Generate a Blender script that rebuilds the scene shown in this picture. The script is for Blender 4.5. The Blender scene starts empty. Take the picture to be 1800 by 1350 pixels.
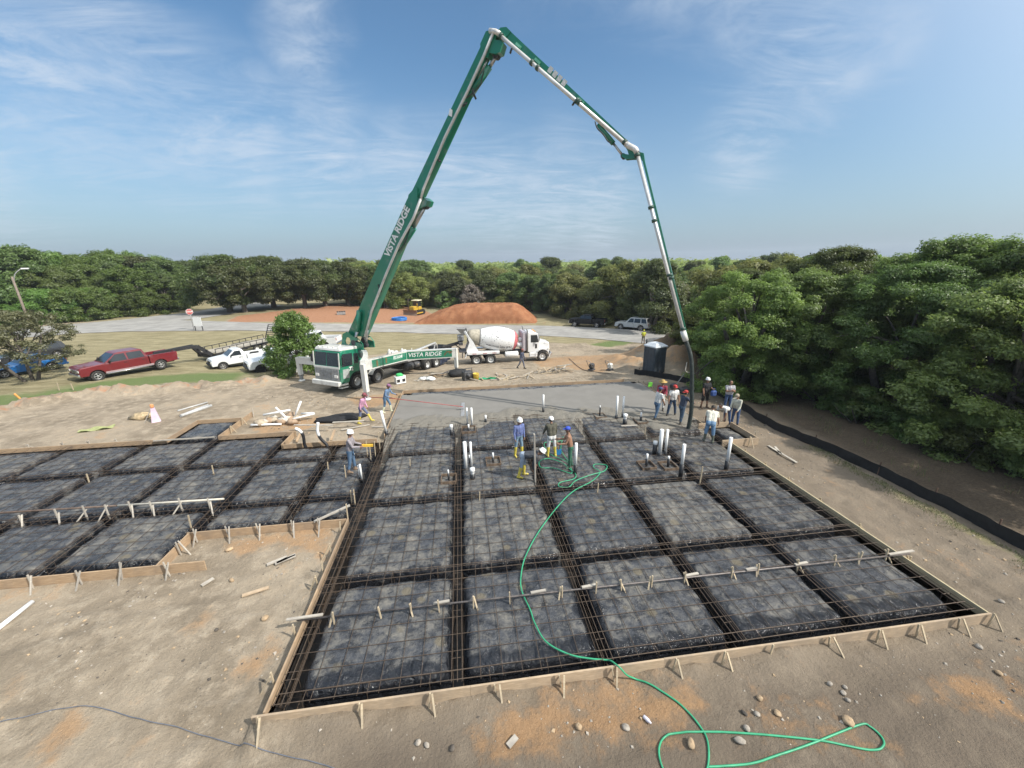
import bpy, bmesh, math, random
import numpy as np
from mathutils import Vector, Matrix, noise, geometry
R = math.radians
scn = bpy.context.scene
COL = scn.collection
rnd = random.Random(7)

# ------------------------------------------------------------------ camera, sky, sun
CAM_H, FPX, PITCH, ROLL, YAW = 7.95, 693.0, R(17.3), R(-0.8), R(7.1)
F0 = Vector((math.sin(YAW), math.cos(YAW), 0)); R0 = Vector((math.cos(YAW), -math.sin(YAW), 0)); UP = Vector((0, 0, 1))
VF = F0 * math.cos(PITCH) - UP * math.sin(PITCH); VU = F0 * math.sin(PITCH) + UP * math.cos(PITCH)
CR = R0 * math.cos(ROLL) + VU * math.sin(ROLL); CU = VU * math.cos(ROLL) - R0 * math.sin(ROLL)
cam_data = bpy.data.cameras.new('camera'); cam = bpy.data.objects.new('camera', cam_data); COL.objects.link(cam)
cam_data.sensor_width = 36.0; cam_data.lens = 36.0 * FPX / 1800.0; cam_data.clip_end = 3000; cam_data.clip_start = 0.05
M = Matrix.Identity(4)
for i in range(3):
    M[i][0], M[i][1], M[i][2] = CR[i], CU[i], -VF[i]
M[2][3] = CAM_H
cam.matrix_world = M
scn.camera = cam

SUN_EL, SUN_AZ = R(43), R(121)          # azimuth clockwise from +Y
world = bpy.data.worlds.new('World'); scn.world = world; world.use_nodes = True
def N(nt, t, **kw):
    n = nt.nodes.new(t)
    for k, v in kw.items(): setattr(n, k, v)
    return n
def math_(nt, op, a, b=None, clamp=False):
    n = N(nt, 'ShaderNodeMath', operation=op, use_clamp=clamp)
    for i, x in enumerate((a, b)):
        if x is None: continue
        if isinstance(x, (int, float)): n.inputs[i].default_value = x
        else: nt.links.new(x, n.inputs[i])
    return n.outputs[0]
def mapr(nt, v, a, b, c=0.0, d=1.0):
    n = N(nt, 'ShaderNodeMapRange', interpolation_type='SMOOTHSTEP')
    nt.links.new(v, n.inputs[0])
    for i, x in zip((1, 2, 3, 4), (a, b, c, d)): n.inputs[i].default_value = x
    return n.outputs[0]
def mixc(nt, f, a, b, mode='MIX'):
    n = N(nt, 'ShaderNodeMix', data_type='RGBA', blend_type=mode)
    for s, x in zip((0, 6, 7), (f, a, b)):
        if isinstance(x, (int, float)): n.inputs[s].default_value = x
        elif isinstance(x, (tuple, list)): n.inputs[s].default_value = (*x[:3], 1)
        else: nt.links.new(x, n.inputs[s])
    return n.outputs[2]
def noise_(nt, vec, scale, detail=4, rough=.55, dist=0.0):
    n = N(nt, 'ShaderNodeTexNoise'); n.inputs['Scale'].default_value = scale; n.inputs['Detail'].default_value = detail
    n.inputs['Roughness'].default_value = rough; n.inputs['Distortion'].default_value = dist
    if vec is not None: nt.links.new(vec, n.inputs['Vector'])
    return n.outputs[0]
def mapping(nt, vec, scale=(1, 1, 1), rot=(0, 0, 0), loc=(0, 0, 0)):
    n = N(nt, 'ShaderNodeMapping'); nt.links.new(vec, n.inputs[0])
    n.inputs['Location'].default_value = loc; n.inputs['Rotation'].default_value = rot; n.inputs['Scale'].default_value = scale
    return n.outputs[0]
nt = world.node_tree; nt.nodes.clear()
sky = N(nt, 'ShaderNodeTexSky', sky_type='NISHITA', sun_disc=False, sun_elevation=SUN_EL, sun_rotation=SUN_AZ, air_density=1.1, dust_density=2.2, ozone_density=1.3)
tc = N(nt, 'ShaderNodeTexCoord'); sep = N(nt, 'ShaderNodeSeparateXYZ'); nt.links.new(tc.outputs['Generated'], sep.inputs[0])
den = math_(nt, 'ADD', math_(nt, 'MAXIMUM', sep.outputs[2], 0.0), 0.12)
cmb = N(nt, 'ShaderNodeCombineXYZ')
nt.links.new(math_(nt, 'DIVIDE', sep.outputs[0], den), cmb.inputs[0]); nt.links.new(math_(nt, 'DIVIDE', sep.outputs[1], den), cmb.inputs[1])
v = cmb.outputs[0]
CLOFF = (3.1, 1.7, 0)
# thin high cirrus: stretched streaks broken up by a large coverage noise
streak = noise_(nt, mapping(nt, v, (1.0, 2.3, 1), (0, 0, R(52))), 1.1, 11, .68, 1.1)
# banks of thin cloud: (azimuth right of the camera heading, elevation, size) in degrees
BANKS = [(-50, 16, 10), (-44, 15, 10), (-37, 14, 9), (-30, 13, 8), (-22, 12.5, 8), (-14, 11, 7), (-8, 10, 8), (-2, 9, 9), (5, 8, 9), (11, 7, 8), (9, 33, 9), (16, 31, 9), (22, 29, 9), (27, 25, 8), (32, 20, 7), (36, 17, 6), (-24, 21, 4), (-23, 25, 4), (-50, 22, 8), (-40, 18.5, 7), (28, 12, 6), (-52, 9, 9)]
vn = N(nt, 'ShaderNodeVectorMath', operation='NORMALIZE'); nt.links.new(tc.outputs['Generated'], vn.inputs[0])
wob = N(nt, 'ShaderNodeTexNoise'); wob.inputs['Scale'].default_value = 5.0; wob.inputs['Detail'].default_value = 5; nt.links.new(vn.outputs[0], wob.inputs['Vector'])
wv_ = N(nt, 'ShaderNodeVectorMath', operation='MULTIPLY_ADD'); nt.links.new(wob.outputs['Color'], wv_.inputs[0]); wv_.inputs[1].default_value = (.16, .16, .10); nt.links.new(vn.outputs[0], wv_.inputs[2])
cover = None
for az, el, sz in BANKS:
    a_ = YAW + R(az); c3 = (math.sin(a_) * math.cos(R(el)) + .08, math.cos(a_) * math.cos(R(el)) + .08, math.sin(R(el)) + .05)
    dn_ = N(nt, 'ShaderNodeVectorMath', operation='DISTANCE'); nt.links.new(wv_.outputs[0], dn_.inputs[0]); dn_.inputs[1].default_value = c3
    k_ = mapr(nt, dn_.outputs['Value'], math.radians(sz) * 1.25, 0.0, 0.0, 1.0); cover = k_ if cover is None else math_(nt, 'MAXIMUM', cover, k_)
cl = math_(nt, 'MULTIPLY', mapr(nt, streak, .36, .70), cover)
puff = noise_(nt, mapping(nt, v, (1, 1, 1), (0, 0, 0), (7.3, 2.2, 0)), 2.6, 10, .66, .2)
cl2 = math_(nt, 'MULTIPLY', mapr(nt, puff, .34, .76), mapr(nt, cover, .1, .9, 0, .75))
low = mapr(nt, sep.outputs[2], 0.42, 0.02, 0.0, .55)
cl = math_(nt, 'MULTIPLY', math_(nt, 'MULTIPLY', math_(nt, 'MAXIMUM', cl, cl2), .72), 1.0, True)
hz = mapr(nt, sep.outputs[2], 0.40, -0.02, 0.0, .55)
skyc = mixc(nt, 1.0, sky.outputs[0], (.53, .72, .82), 'MULTIPLY'); # glow added overhead and round the sun, out of view, to lift shadow fill
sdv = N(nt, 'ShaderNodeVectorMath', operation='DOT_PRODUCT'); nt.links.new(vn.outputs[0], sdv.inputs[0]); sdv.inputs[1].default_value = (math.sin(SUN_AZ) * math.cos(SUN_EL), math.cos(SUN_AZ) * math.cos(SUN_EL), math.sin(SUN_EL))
fill_glow = math_(nt, 'MAXIMUM', mapr(nt, sep.outputs[2], .50, .85), mapr(nt, sdv.outputs['Value'], .25, .95))
skyc = mixc(nt, fill_glow, skyc, (6.2, 6.6, 7.0))
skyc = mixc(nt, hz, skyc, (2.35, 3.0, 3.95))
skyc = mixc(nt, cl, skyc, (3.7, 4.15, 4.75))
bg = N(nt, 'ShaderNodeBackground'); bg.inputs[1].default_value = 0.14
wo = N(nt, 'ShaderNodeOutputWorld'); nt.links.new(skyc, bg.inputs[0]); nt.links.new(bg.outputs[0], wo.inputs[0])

sd = bpy.data.lights.new('sun', 'SUN'); sd.energy = 4.2; sd.angle = R(0.6); sd.color = (1.0, .955, .88)
sun = bpy.data.objects.new('sun', sd); COL.objects.link(sun)
sdir = Vector((math.sin(SUN_AZ) * math.cos(SUN_EL), math.cos(SUN_AZ) * math.cos(SUN_EL), math.sin(SUN_EL)))
sun.rotation_euler = (-sdir).to_track_quat('-Z', 'Y').to_euler(); sun.location = (20, -20, 40)
scn.view_settings.view_transform = 'Standard'; scn.view_settings.look = 'None'; scn.view_settings.exposure = 0.42; scn.view_settings.gamma = 1.0
scn.cycles.max_bounces = 6; scn.cycles.diffuse_bounces = 3; scn.cycles.transparent_max_bounces = 8; scn.cycles.use_denoising = True

# ------------------------------------------------------------------ terrain and pixel -> ground helpers
def sst(a, b, x):
    t = min(1.0, max(0.0, (x - a) / (b - a))); return t * t * (3 - 2 * t)
def T0(x, y):
    return -0.28 - 2.1 * sst(22, 50, y) * (0.25 + 0.75 * sst(-32, -6, x))
def ray(u, v):
    d = VF + CR * ((u - 900) / FPX) - CU * ((v - 675) / FPX); return d
def G(u, v, z=None, dz=0.0):
    """ground point seen at photo pixel (u, v); z fixed or None for the terrain"""
    d = ray(u, v); zz = -0.3 if z is None else z
    for k in range(30):
        t = (CAM_H - zz) / max(1e-4, -d.z); x, y = d.x * t, d.y * t
        if z is not None: break
        zz += (T0(x, y) - zz) * .7
    return Vector((x, y, zz + dz))
def onplane(u, v, p, nrm):
    d = ray(u, v); o = Vector((0, 0, CAM_H)); t = (p - o).dot(nrm) / d.dot(nrm); return o + d * t
def zat(u, v, x, y):
    """height at which the vertical through (x,y) passes photo row v"""
    lo, hi = -4.0, 40.0
    for k in range(50):
        m = (lo + hi) / 2; q = Vector((x, y, m - CAM_H)); vv = 675 - FPX * q.dot(CU) / q.dot(VF)
        if vv > v: lo = m
        else: hi = m
    return lo

# ------------------------------------------------------------------ materials
MATS = {}
def pm(name, base, rough=.75, var=.18, scale=6.0, bump=0.0, bscale=40.0, metal=0.0, coat=0.0, spec=.5, dirt=None, dirt_amt=0.0):
    if name in MATS: return MATS[name]
    m = bpy.data.materials.new(name); m.use_nodes = True; t = m.node_tree; b = t.nodes['Principled BSDF']
    tcn = N(t, 'ShaderNodeTexCoord'); o = tcn.outputs['Object']
    n1 = noise_(t, o, scale, 6, .6)
    lo = tuple(c * (1 - var) for c in base); hi = tuple(min(1, c * (1 + var)) for c in base)
    c = mixc(t, mapr(t, n1, .3, .7), lo, hi)
    if dirt is not None:
        n2 = noise_(t, o, scale * .7, 8, .65)
        c = mixc(t, mapr(t, n2, .62 - .3 * dirt_amt, .78 - .2 * dirt_amt), c, dirt)
    t.links.new(c, b.inputs['Base Color'])
    b.inputs['Roughness'].default_value = rough; b.inputs['Metallic'].default_value = metal
    b.inputs['Coat Weight'].default_value = coat; b.inputs['Specular IOR Level'].default_value = spec
    if bump:
        bn = N(t, 'ShaderNodeBump'); bn.inputs['Strength'].default_value = bump; bn.inputs['Distance'].default_value = .02
        t.links.new(noise_(t, o, bscale, 5, .6), bn.inputs['Height']); t.links.new(bn.outputs[0], b.inputs['Normal'])
    MATS[name] = m; return m
def glass_mat(name, base=(.02, .025, .03)):
    if name in MATS: return MATS[name]
    m = bpy.data.materials.new(name); m.use_nodes = True; b = m.node_tree.nodes['Principled BSDF']
    t = m.node_tree; tcn = N(t, 'ShaderNodeTexCoord')
    t.links.new(mixc(t, noise_(t, tcn.outputs['Object'], 2.0), tuple(c * .6 for c in base), tuple(c * 1.5 for c in base)), b.inputs['Base Color'])
    b.inputs['Roughness'].default_value = .06; b.inputs['Specular IOR Level'].default_value = .8
    MATS[name] = m; return m

# ------------------------------------------------------------------ mesh helpers
class MB:
    def __init__(s): s.v = []; s.f = []; s.m = []; s.sm = []
    def add(s, vs, fs, mi=0, sm=False):
        o = len(s.v); s.v += [tuple(p) for p in vs]
        for f in fs: s.f.append([i + o for i in f]); s.m.append(mi); s.sm.append(sm)
    def box(s, c, size, rot=None, mi=0, top=1.0, bev=0.0):
        x, y, z = size[0] / 2, size[1] / 2, size[2] / 2
        if bev > 0:
            b = min(bev, x * .9, y * .9, z * .9); vs = []
            rings = [(-z, -b), (-z + b, 0), (z - b, 0), (z, -b)]
            for zz, d in rings:
                X, Y = x + d, y + d
                for sx, sy in ((-1, -1), (1, -1), (1, 1), (-1, 1)):
                    if sx * sy > 0: vs += [(sx * X, sy * (Y - b), zz), (sx * (X - b), sy * Y, zz)][::1 if sx * sy > 0 else -1]
                    else: vs += [(sx * (X - b), sy * Y, zz), (sx * X, sy * (Y - b), zz)]
            n = 8; fs = [list(range(n))[::-1], list(range(3 * n, 4 * n))]
            for r in range(3):
                for i in range(n): fs.append([r * n + i, r * n + (i + 1) % n, (r + 1) * n + (i + 1) % n, (r + 1) * n + i])
            # order ring corners consistently by angle
            out = []
            for r in range(4):
                ring = vs[r * n:(r + 1) * n]; ring = sorted(ring, key=lambda p: math.atan2(p[1] / (y + 1e-9), p[0] / (x + 1e-9))); out += ring
            vs = out
        else:
            vs = [(-x, -y, -z), (x, -y, -z), (x, y, -z), (-x, y, -z), (-x * top, -y * top, z), (x * top, -y * top, z), (x * top, y * top, z), (-x * top, y * top, z)]
            fs = [(3, 2, 1, 0), (4, 5, 6, 7), (0, 1, 5, 4), (1, 2, 6, 5), (2, 3, 7, 6), (3, 0, 4, 7)]
        c = Vector(c); vs = [c + (rot @ Vector(p) if rot is not None else Vector(p)) for p in vs]
        s.add(vs, fs, mi); return s
    def bar(s, p0, p1, w, h, mi=0, w1=None, h1=None, up=(0, 0, 1), bev=0):
        """rectangular bar from p0 to p1; w sideways, h along up"""
        p0, p1 = Vector(p0), Vector(p1); d = (p1 - p0).normalized(); u = Vector(up)
        if abs(d.dot(u)) > .98: u = Vector((1, 0, 0))
        sd_ = d.cross(u).normalized(); u = sd_.cross(d)
        w1 = w if w1 is None else w1; h1 = h if h1 is None else h1
        vs = []
        for p, a, b in ((p0, w, h), (p1, w1, h1)):
            for i, j in ((-1, -1), (1, -1), (1, 1), (-1, 1)): vs.append(p + sd_ * (i * a / 2) + u * (j * b / 2))
        s.add(vs, [(3, 2, 1, 0), (4, 5, 6, 7), (0, 1, 5, 4), (1, 2, 6, 5), (2, 3, 7, 6), (3, 0, 4, 7)], mi); return s
    def tube(s, pts, r, n=8, mi=0, sm=True, cap=True):
        pts = [Vector(p) for p in pts]; m = len(pts); rs = r if isinstance(r, (list, tuple)) else [r] * m
        vs = []; prev = None
        for i, p in enumerate(pts):
            d = (pts[min(i + 1, m - 1)] - pts[max(i - 1, 0)]).normalized()
            if prev is None:
                a = Vector((0, 0, 1)) if abs(d.z) < .9 else Vector((1, 0, 0)); a = (a - d * a.dot(d)).normalized()
            else:
                a = prev - d * prev.dot(d); a = a.normalized() if a.length > 1e-6 else d.orthogonal().normalized()
            prev = a; b = d.cross(a)
            for k in range(n):
                t = 2 * math.pi * k / n; vs.append(p + (a * math.cos(t) + b * math.sin(t)) * rs[i])
        fs = [(i * n + k, i * n + (k + 1) % n, (i + 1) * n + (k + 1) % n, (i + 1) * n + k) for i in range(m - 1) for k in range(n)]
        s.add(vs, fs, mi, sm)
        if cap: s.add(vs[:n], [list(range(n))[::-1]], mi); s.add(vs[-n:], [list(range(n))], mi)
        return s
    def lathe(s, prof, n=20, mi=0, M=None, sm=True, mis=None):
        """prof: list of (r, z) turned round local Z, then M"""
        vs = []; m = len(prof)
        for r, z in prof:
            for k in range(n):
                t = 2 * math.pi * k / n; p = Vector((r * math.cos(t), r * math.sin(t), z)); vs.append(M @ p if M is not None else p)
        for i in range(m - 1):
            pass
        o = len(s.v); s.v += [tuple(p) for p in vs]
        for i in range(m - 1):
            for k in range(n):
                s.f.append([o + i * n + k, o + i * n + (k + 1) % n, o + (i + 1) * n + (k + 1) % n, o + (i + 1) * n + k]); s.m.append(mis[i] if mis else mi); s.sm.append(sm)
        return s
    def prism(s, poly, y0, y1, mi=0, axis='y', f=None):
        """poly in (a, b) extruded between y0 and y1; axis y: a->x, b->z"""
        n = len(poly); mk = {'y': lambda a, b, y: (a, y, b), 'x': lambda a, b, y: (y, a, b), 'z': lambda a, b, y: (a, b, y)}[axis]
        vs = [mk(a, b, y0) for a, b in poly] + [mk(a, b, y1) for a, b in poly]
        if f: vs = [f(*p) for p in vs]
        fs = [list(range(n)), list(range(n, 2 * n))[::-1]] + [(i, n + i, n + (i + 1) % n, (i + 1) % n) for i in range(n)]
        s.add(vs, fs, mi); return s
    def ball(s, c, r, n=10, mi=0, sc=(1, 1, 1), jit=0.0, rg=None):
        m = max(4, n // 2 + 1); vs = []; fs = []; c = Vector(c)
        for i in range(m + 1):
            ph = math.pi * i / m
            for k in range(n):
                t = 2 * math.pi * k / n; j = 1 + (rg.uniform(-jit, jit) if rg else 0)
                vs.append(c + Vector((math.sin(ph) * math.cos(t) * sc[0], math.sin(ph) * math.sin(t) * sc[1], math.cos(ph) * sc[2])) * r * j)
        for i in range(m):
            for k in range(n): fs.append((i * n + k, (i + 1) * n + k, (i + 1) * n + (k + 1) % n, i * n + (k + 1) % n))
        s.add(vs, fs, mi, True); return s

def mesh_from(name, mb, mats, fix=True):
    me = bpy.data.meshes.new(name); me.from_pydata(mb.v, [], mb.f)
    for m in mats: me.materials.append(m)
    me.polygons.foreach_set('material_index', mb.m); me.polygons.foreach_set('use_smooth', mb.sm)
    if fix:
        bm = bmesh.new(); bm.from_mesh(me); bmesh.ops.remove_doubles(bm, verts=bm.verts, dist=1e-5)
        bmesh.ops.recalc_face_normals(bm, faces=bm.faces); bm.to_mesh(me); bm.free()
    me.update(); return me
def tag(o, label=None, cat=None, group=None, kind=None):
    if label: o['label'] = label
    if cat: o['category'] = cat
    if group: o['group'] = group
    if kind: o['kind'] = kind
    return o
def link(name, mb, mats, parent=None, world=False, loc=None, rz=0.0, fix=True):
    if not isinstance(mats, (list, tuple)): mats = [mats]
    if world and parent is not None:
        par = parent
        mw = par.matrix_basis if par.parent is None else par.parent.matrix_basis @ par.matrix_basis
        inv = mw.inverted(); mb.v = [tuple(inv @ Vector(p)) for p in mb.v]
    me = mesh_from(name, mb, mats, fix); o = bpy.data.objects.new(name, me); COL.objects.link(o)
    if parent is not None: o.parent = parent
    if loc is not None: o.location = loc
    if rz: o.rotation_euler = (0, 0, rz)
    return o
def thing(name, label, cat, loc=(0, 0, 0), rz=0.0, group=None):
    o = bpy.data.objects.new(name, None); COL.objects.link(o); o.empty_display_size = .3
    o.location = loc; o.rotation_euler = (0, 0, rz)
    o.matrix_basis = Matrix.Translation(loc) @ Matrix.Rotation(rz, 4, 'Z')
    return tag(o, label, cat, group)
def copy_tree(o, loc=None, rz=None, label=None, group=None, scale=None):
    c = o.copy(); COL.objects.link(c)
    for ch in list(o.children):
        d = ch.copy(); COL.objects.link(d); d.parent = c
        for g in list(ch.children):
            e = g.copy(); COL.objects.link(e); e.parent = d
    if loc is not None: c.location = loc
    if rz is not None: c.rotation_euler = (0, 0, rz)
    if scale is not None: c.scale = scale
    if label: c['label'] = label
    if group: c['group'] = group
    return c
def text_mb(txt, size, xf, mi=0, depth=.004, shear=0.0, bold=0.0):
    """letters as real thin solid geometry; xf maps the (x, y, z) of a text point into place"""
    cu = bpy.data.curves.new('lettering', 'FONT'); cu.body = txt; cu.size = size; cu.align_x = 'CENTER'; cu.align_y = 'CENTER'
    cu.extrude = depth; cu.shear = shear; cu.offset = bold; cu.resolution_u = 4
    ob = bpy.data.objects.new('lettering_tmp', cu); COL.objects.link(ob)
    dg = bpy.context.evaluated_depsgraph_get(); me = bpy.data.meshes.new_from_object(ob.evaluated_get(dg))
    mb = MB(); mb.add([xf(v.co) for v in me.vertices], [list(p.vertices) for p in me.polygons], mi)
    bpy.data.objects.remove(ob); bpy.data.meshes.remove(me); bpy.data.curves.remove(cu)
    return mb
def smooth_path(pts, n=6):
    pts = [Vector(p) for p in pts]; out = []
    for i in range(len(pts) - 1):
        p0 = pts[max(i - 1, 0)]; p1 = pts[i]; p2 = pts[i + 1]; p3 = pts[min(i + 2, len(pts) - 1)]
        for k in range(n):
            t = k / n
            out.append(.5 * ((2 * p1) + (p2 - p0) * t + (2 * p0 - 5 * p1 + 4 * p2 - p3) * t * t + (3 * p1 - p0 - 3 * p2 + p3) * t ** 3))
    return out + [pts[-1]]
ORD = ['first', 'second', 'third', 'fourth', 'fifth', 'sixth', 'seventh', 'eighth', 'ninth', 'tenth', 'eleventh', 'twelfth', 'thirteenth', 'fourteenth', 'fifteenth', 'sixteenth', 'seventeenth', 'eighteenth', 'nineteenth', 'twentieth']
ORD += ['twenty-' + o for o in ORD[:9]] + ['thirtieth'] + ['thirty-' + o for o in ORD[:9]]
# ------------------------------------------------------------------ ground
XL = [-4.0, -0.46, 2.67, 5.72, 8.71, 11.8]; YR = [5.77, 8.93, 12.5, 16.2, 19.6, 22.5, 25.1]
PIT = [(-4, 5.77), (11.8, 5.77), (11.8, 15.0), (13.2, 15.0), (13.2, 16.9), (11.8, 16.9), (11.8, 25.1), (-4, 25.1), (-4, 17.8), (-8.6, 17.8), (-8.6, 19.3), (-12.1, 19.3),
       (-12.1, 21.7), (-14.4, 21.7), (-14.4, 19.3), (-29, 19.3), (-29, 10.2), (-8.8, 10.2), (-8.8, 11.6), (-4, 11.6)]
def sdist(P, poly):
    """signed distance (positive inside) of points P (n,2) to polygon"""
    P = np.asarray(P, float); poly = np.asarray(poly, float); n = len(poly)
    d = np.full(len(P), 1e9); ins = np.zeros(len(P), bool)
    for i in range(n):
        a, b = poly[i], poly[(i + 1) % n]; e = b - a; w = P - a
        t = np.clip((w @ e) / (e @ e + 1e-12), 0, 1); q = w - t[:, None] * e
        d = np.minimum(d, (q ** 2).sum(1))
        c = ((a[1] > P[:, 1]) != (b[1] > P[:, 1]))
        with np.errstate(divide='ignore', invalid='ignore'):
            xx = (b[0] - a[0]) * (P[:, 1] - a[1]) / (b[1] - a[1] + 1e-12) + a[0]
        ins ^= c & (P[:, 0] < xx)
    d = np.sqrt(d); return np.where(ins, d, -d)
def px(*pts): return [tuple(G(u, v)[:2]) for u, v in pts]
BERM = px((-60, 740), (40, 716), (150, 694), (250, 688), (340, 682), (420, 676), (470, 672))
SAND = [(px((1112, 645))[0], 2.0, .9), (px((1192, 645))[0], 2.6, 1.9), (px((1170, 632))[0], 2.6, 1.6), (px((1085, 636))[0], 2.2, .7), (px((1130, 628))[0], 3.0, 1.1), (px((1205, 632))[0], 2.2, 1.5)]
def segd(x, y, pl):
    best = 1e9
    for (ax, ay), (bx_, by_) in zip(pl[:-1], pl[1:]):
        ex, ey = bx_ - ax, by_ - ay; t = max(0, min(1, ((x - ax) * ex + (y - ay) * ey) / (ex * ex + ey * ey)))
        best = min(best, math.hypot(x - ax - t * ex, y - ay - t * ey))
    return best
RUTS = [(12.9, 5, .02, 1.0), (14.5, 5, .03, 1.0), (-9, 8.6, .97, .25), (-9, 6.7, .97, .25), (2, 4.4, .985, .17), (2, 3.1, .985, .17), (-8, 4, .5, .86), (-6.6, 3.6, .5, .86)]
def nz(x, y, s, z=0.0): return noise.noise(Vector((x * s, y * s, z)))
def T(x, y):
    """terrain with its small relief"""
    z = T0(x, y)
    r = math.hypot(x, y - 8)
    if r < 24:
        if -4.3 < x < 11.9 and 4.9 < y < 5.8: z += .17 * sst(5.0, 5.62, y) * max(0, .35 + nz(x, 1, .8, 31) + .4 * nz(x, y, 3, 8)) * (1 - .6 * sst(7, 9, x))
        if -5 < x < -3.95 and 5.6 < y < 11.6: z += .10 * sst(-4.7, -4.1, x) * max(0, .3 + nz(1, y, .9, 33))
        for rx, ry, dx_, dy_ in RUTS:
            q = abs((x - rx) * dy_ - (y - ry) * dx_ + .25 * nz(x, y, .15, 12)); al = (x - rx) * dx_ + (y - ry) * dy_
            if q < .6: z += (-.045 * math.exp(-(q / .16) ** 2) * (.8 + .3 * math.sin(al * 22)) + .02 * math.exp(-((q - .32) / .12) ** 2)) * max(0, min(1, .6 + nz(x, y, .25, 17)))
    if r < 70:
        a = 1.0 - sst(45, 70, r)
        z += a * (.045 * nz(x, y, .55) + .03 * nz(x, y, 1.7, 3) + .024 * nz(x, y, 3.4, 5) * (.6 + nz(x, y, .4, 41)))
        if y > 15 and x < -5:
            d = segd(x, y, BERM)
            if d < 3: z += .55 * math.exp(-(d / .95) ** 2) * (.6 + .9 * nz(x, y, .9, 9) + .5 * nz(x, y, 2.4, 2)) + .12 * nz(x, y, 4.2, 3) * math.exp(-(d / 1.6) ** 2)
        if y > 22 and x > 6:
            for (sx, sy), rr, hh in SAND:
                q = math.hypot(x - sx, y - sy) / rr
                if q < 1.6: z = max(z, z + hh * math.exp(-q * q * 2.2) * (1 + .25 * nz(x, y, 1.6, 11)))
        if 12 < x < 15.6 and y < 24: z += .05 * nz(x, y, 2.2, 51)
        if x > 12 and y < 24: z += .1 * sst(16.3, 18, x) + .12 * max(0, nz(x, y, .8, 21)) * sst(13.2, 14.5, x)
    return z
def build_ground():
    pts = []; rg = random.Random(3)
    def gridpts(x0, x1, y0, y1, st, hole=None):
        nx, ny = int((x1 - x0) / st), int((y1 - y0) / st)
        for i in range(nx + 1):
            for j in range(ny + 1):
                x, y = x0 + i * st, y0 + j * st
                if hole and hole[0] - st * .3 < x < hole[1] + st * .3 and hole[2] - st * .3 < y < hole[3] + st * .3: continue
                pts.append((x + rg.uniform(-.22, .22) * st, y + rg.uniform(-.22, .22) * st))
    gridpts(-14, 18, -2, 12, .11)
    gridpts(-32, -8, 22, 34, .19)
    gridpts(-32, 26, -6, 22, .3, (-14, 18, -2, 12)); gridpts(-8, 26, 22, 36, .3); gridpts(-32, -8, 34, 36, .3)
    gridpts(-90, 90, -30, 100, 1.5, (-32, 26, -6, 36))
    gridpts(-900, 900, -300, 1500, 60, (-90, 90, -30, 100))
    P = np.array(pts); keep = sdist(P, PIT) < -.06; P = P[keep]
    co = [Vector(p) for p in P] + [Vector(p) for p in PIT]; n0 = len(P); npit = len(PIT)
    vo, eo, fo, _, _, _ = geometry.delaunay_2d_cdt(co, [(n0 + i, n0 + (i + 1) % npit) for i in range(npit)], [], 0, 1e-5)
    V = np.array([(v.x, v.y) for v in vo]); F = np.array([f for f in fo if len(f) == 3])
    cen = V[F].mean(1); near = (np.abs(cen[:, 0]) < 40) & (cen[:, 1] < 40)
    ins = np.zeros(len(F), bool); ins[near] = sdist(cen[near], PIT) > 0
    F = F[~ins]
    mb = MB(); mb.v = [(x, y, T(x, y)) for x, y in V]; mb.f = [list(map(int, f)) for f in F]; mb.m = [0] * len(F); mb.sm = [True] * len(F)
    return V, mb
V2, gmb = build_ground()
ROAD_NEAR = px((-700, 668), (-300, 626), (-60, 604), (40, 594), (125, 587), (220, 583), (333, 582), (480, 583), (600, 583), (700, 584), (780, 587), (900, 588.5), (964, 591), (1048, 596), (1135, 604), (1205, 610), (1300, 620), (1500, 650))
ROAD_FAR = px((-700, 618), (-300, 588), (-60, 580), (40, 577), (127, 570), (210, 563), (300, 562.5), (480, 569), (600, 569.5), (700, 570), (780, 571), (900, 572), (964, 573), (1045, 576.5), (1138, 581), (1205, 587.5), (1300, 594), (1500, 615))
SIDE_L = px((210, 563), (280, 555), (330, 550), (390, 540), (450, 532)); SIDE_R = px((318, 563), (345, 561), (380, 556), (430, 548), (500, 538))
lawn = px((-900, 1000), (-300, 790), (-60, 735), (40, 712), (150, 688), (250, 680), (340, 674), (430, 672), (470, 662), (520, 650), (575, 640), (640, 625), (790, 606), (905, 600), (1000, 604), (1060, 600), (1160, 606), (1260, 622)) + list(reversed(ROAD_NEAR))
greenp = px((-100, 730), (40, 710), (150, 687), (250, 680), (340, 674), (420, 670), (440, 655), (330, 655), (240, 662), (150, 674), (60, 690), (-100, 705))
greenq = px((1030, 604), (1090, 596), (1125, 600), (1075, 612))
greenr = px((1170, 612), (1210, 614), (1220, 628), (1185, 622))
strip = list(ROAD_FAR[4:]) + px((1500, 560), (1150, 556), (1000, 560), (920, 556), (750, 545), (560, 534), (400, 551))
clayp = px((388, 567), (420, 555), (480, 548), (560, 536), (640, 533), (720, 533), (752, 548), (800, 560), (930, 562), (925, 566), (800, 568), (740, 567), (640, 567.5), (520, 567))
fgrass = [(14.9, 4.0), (15.8, 4.0), (15.7, 13.0), (15.2, 13.0), (15.0, 9.5)]
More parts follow.
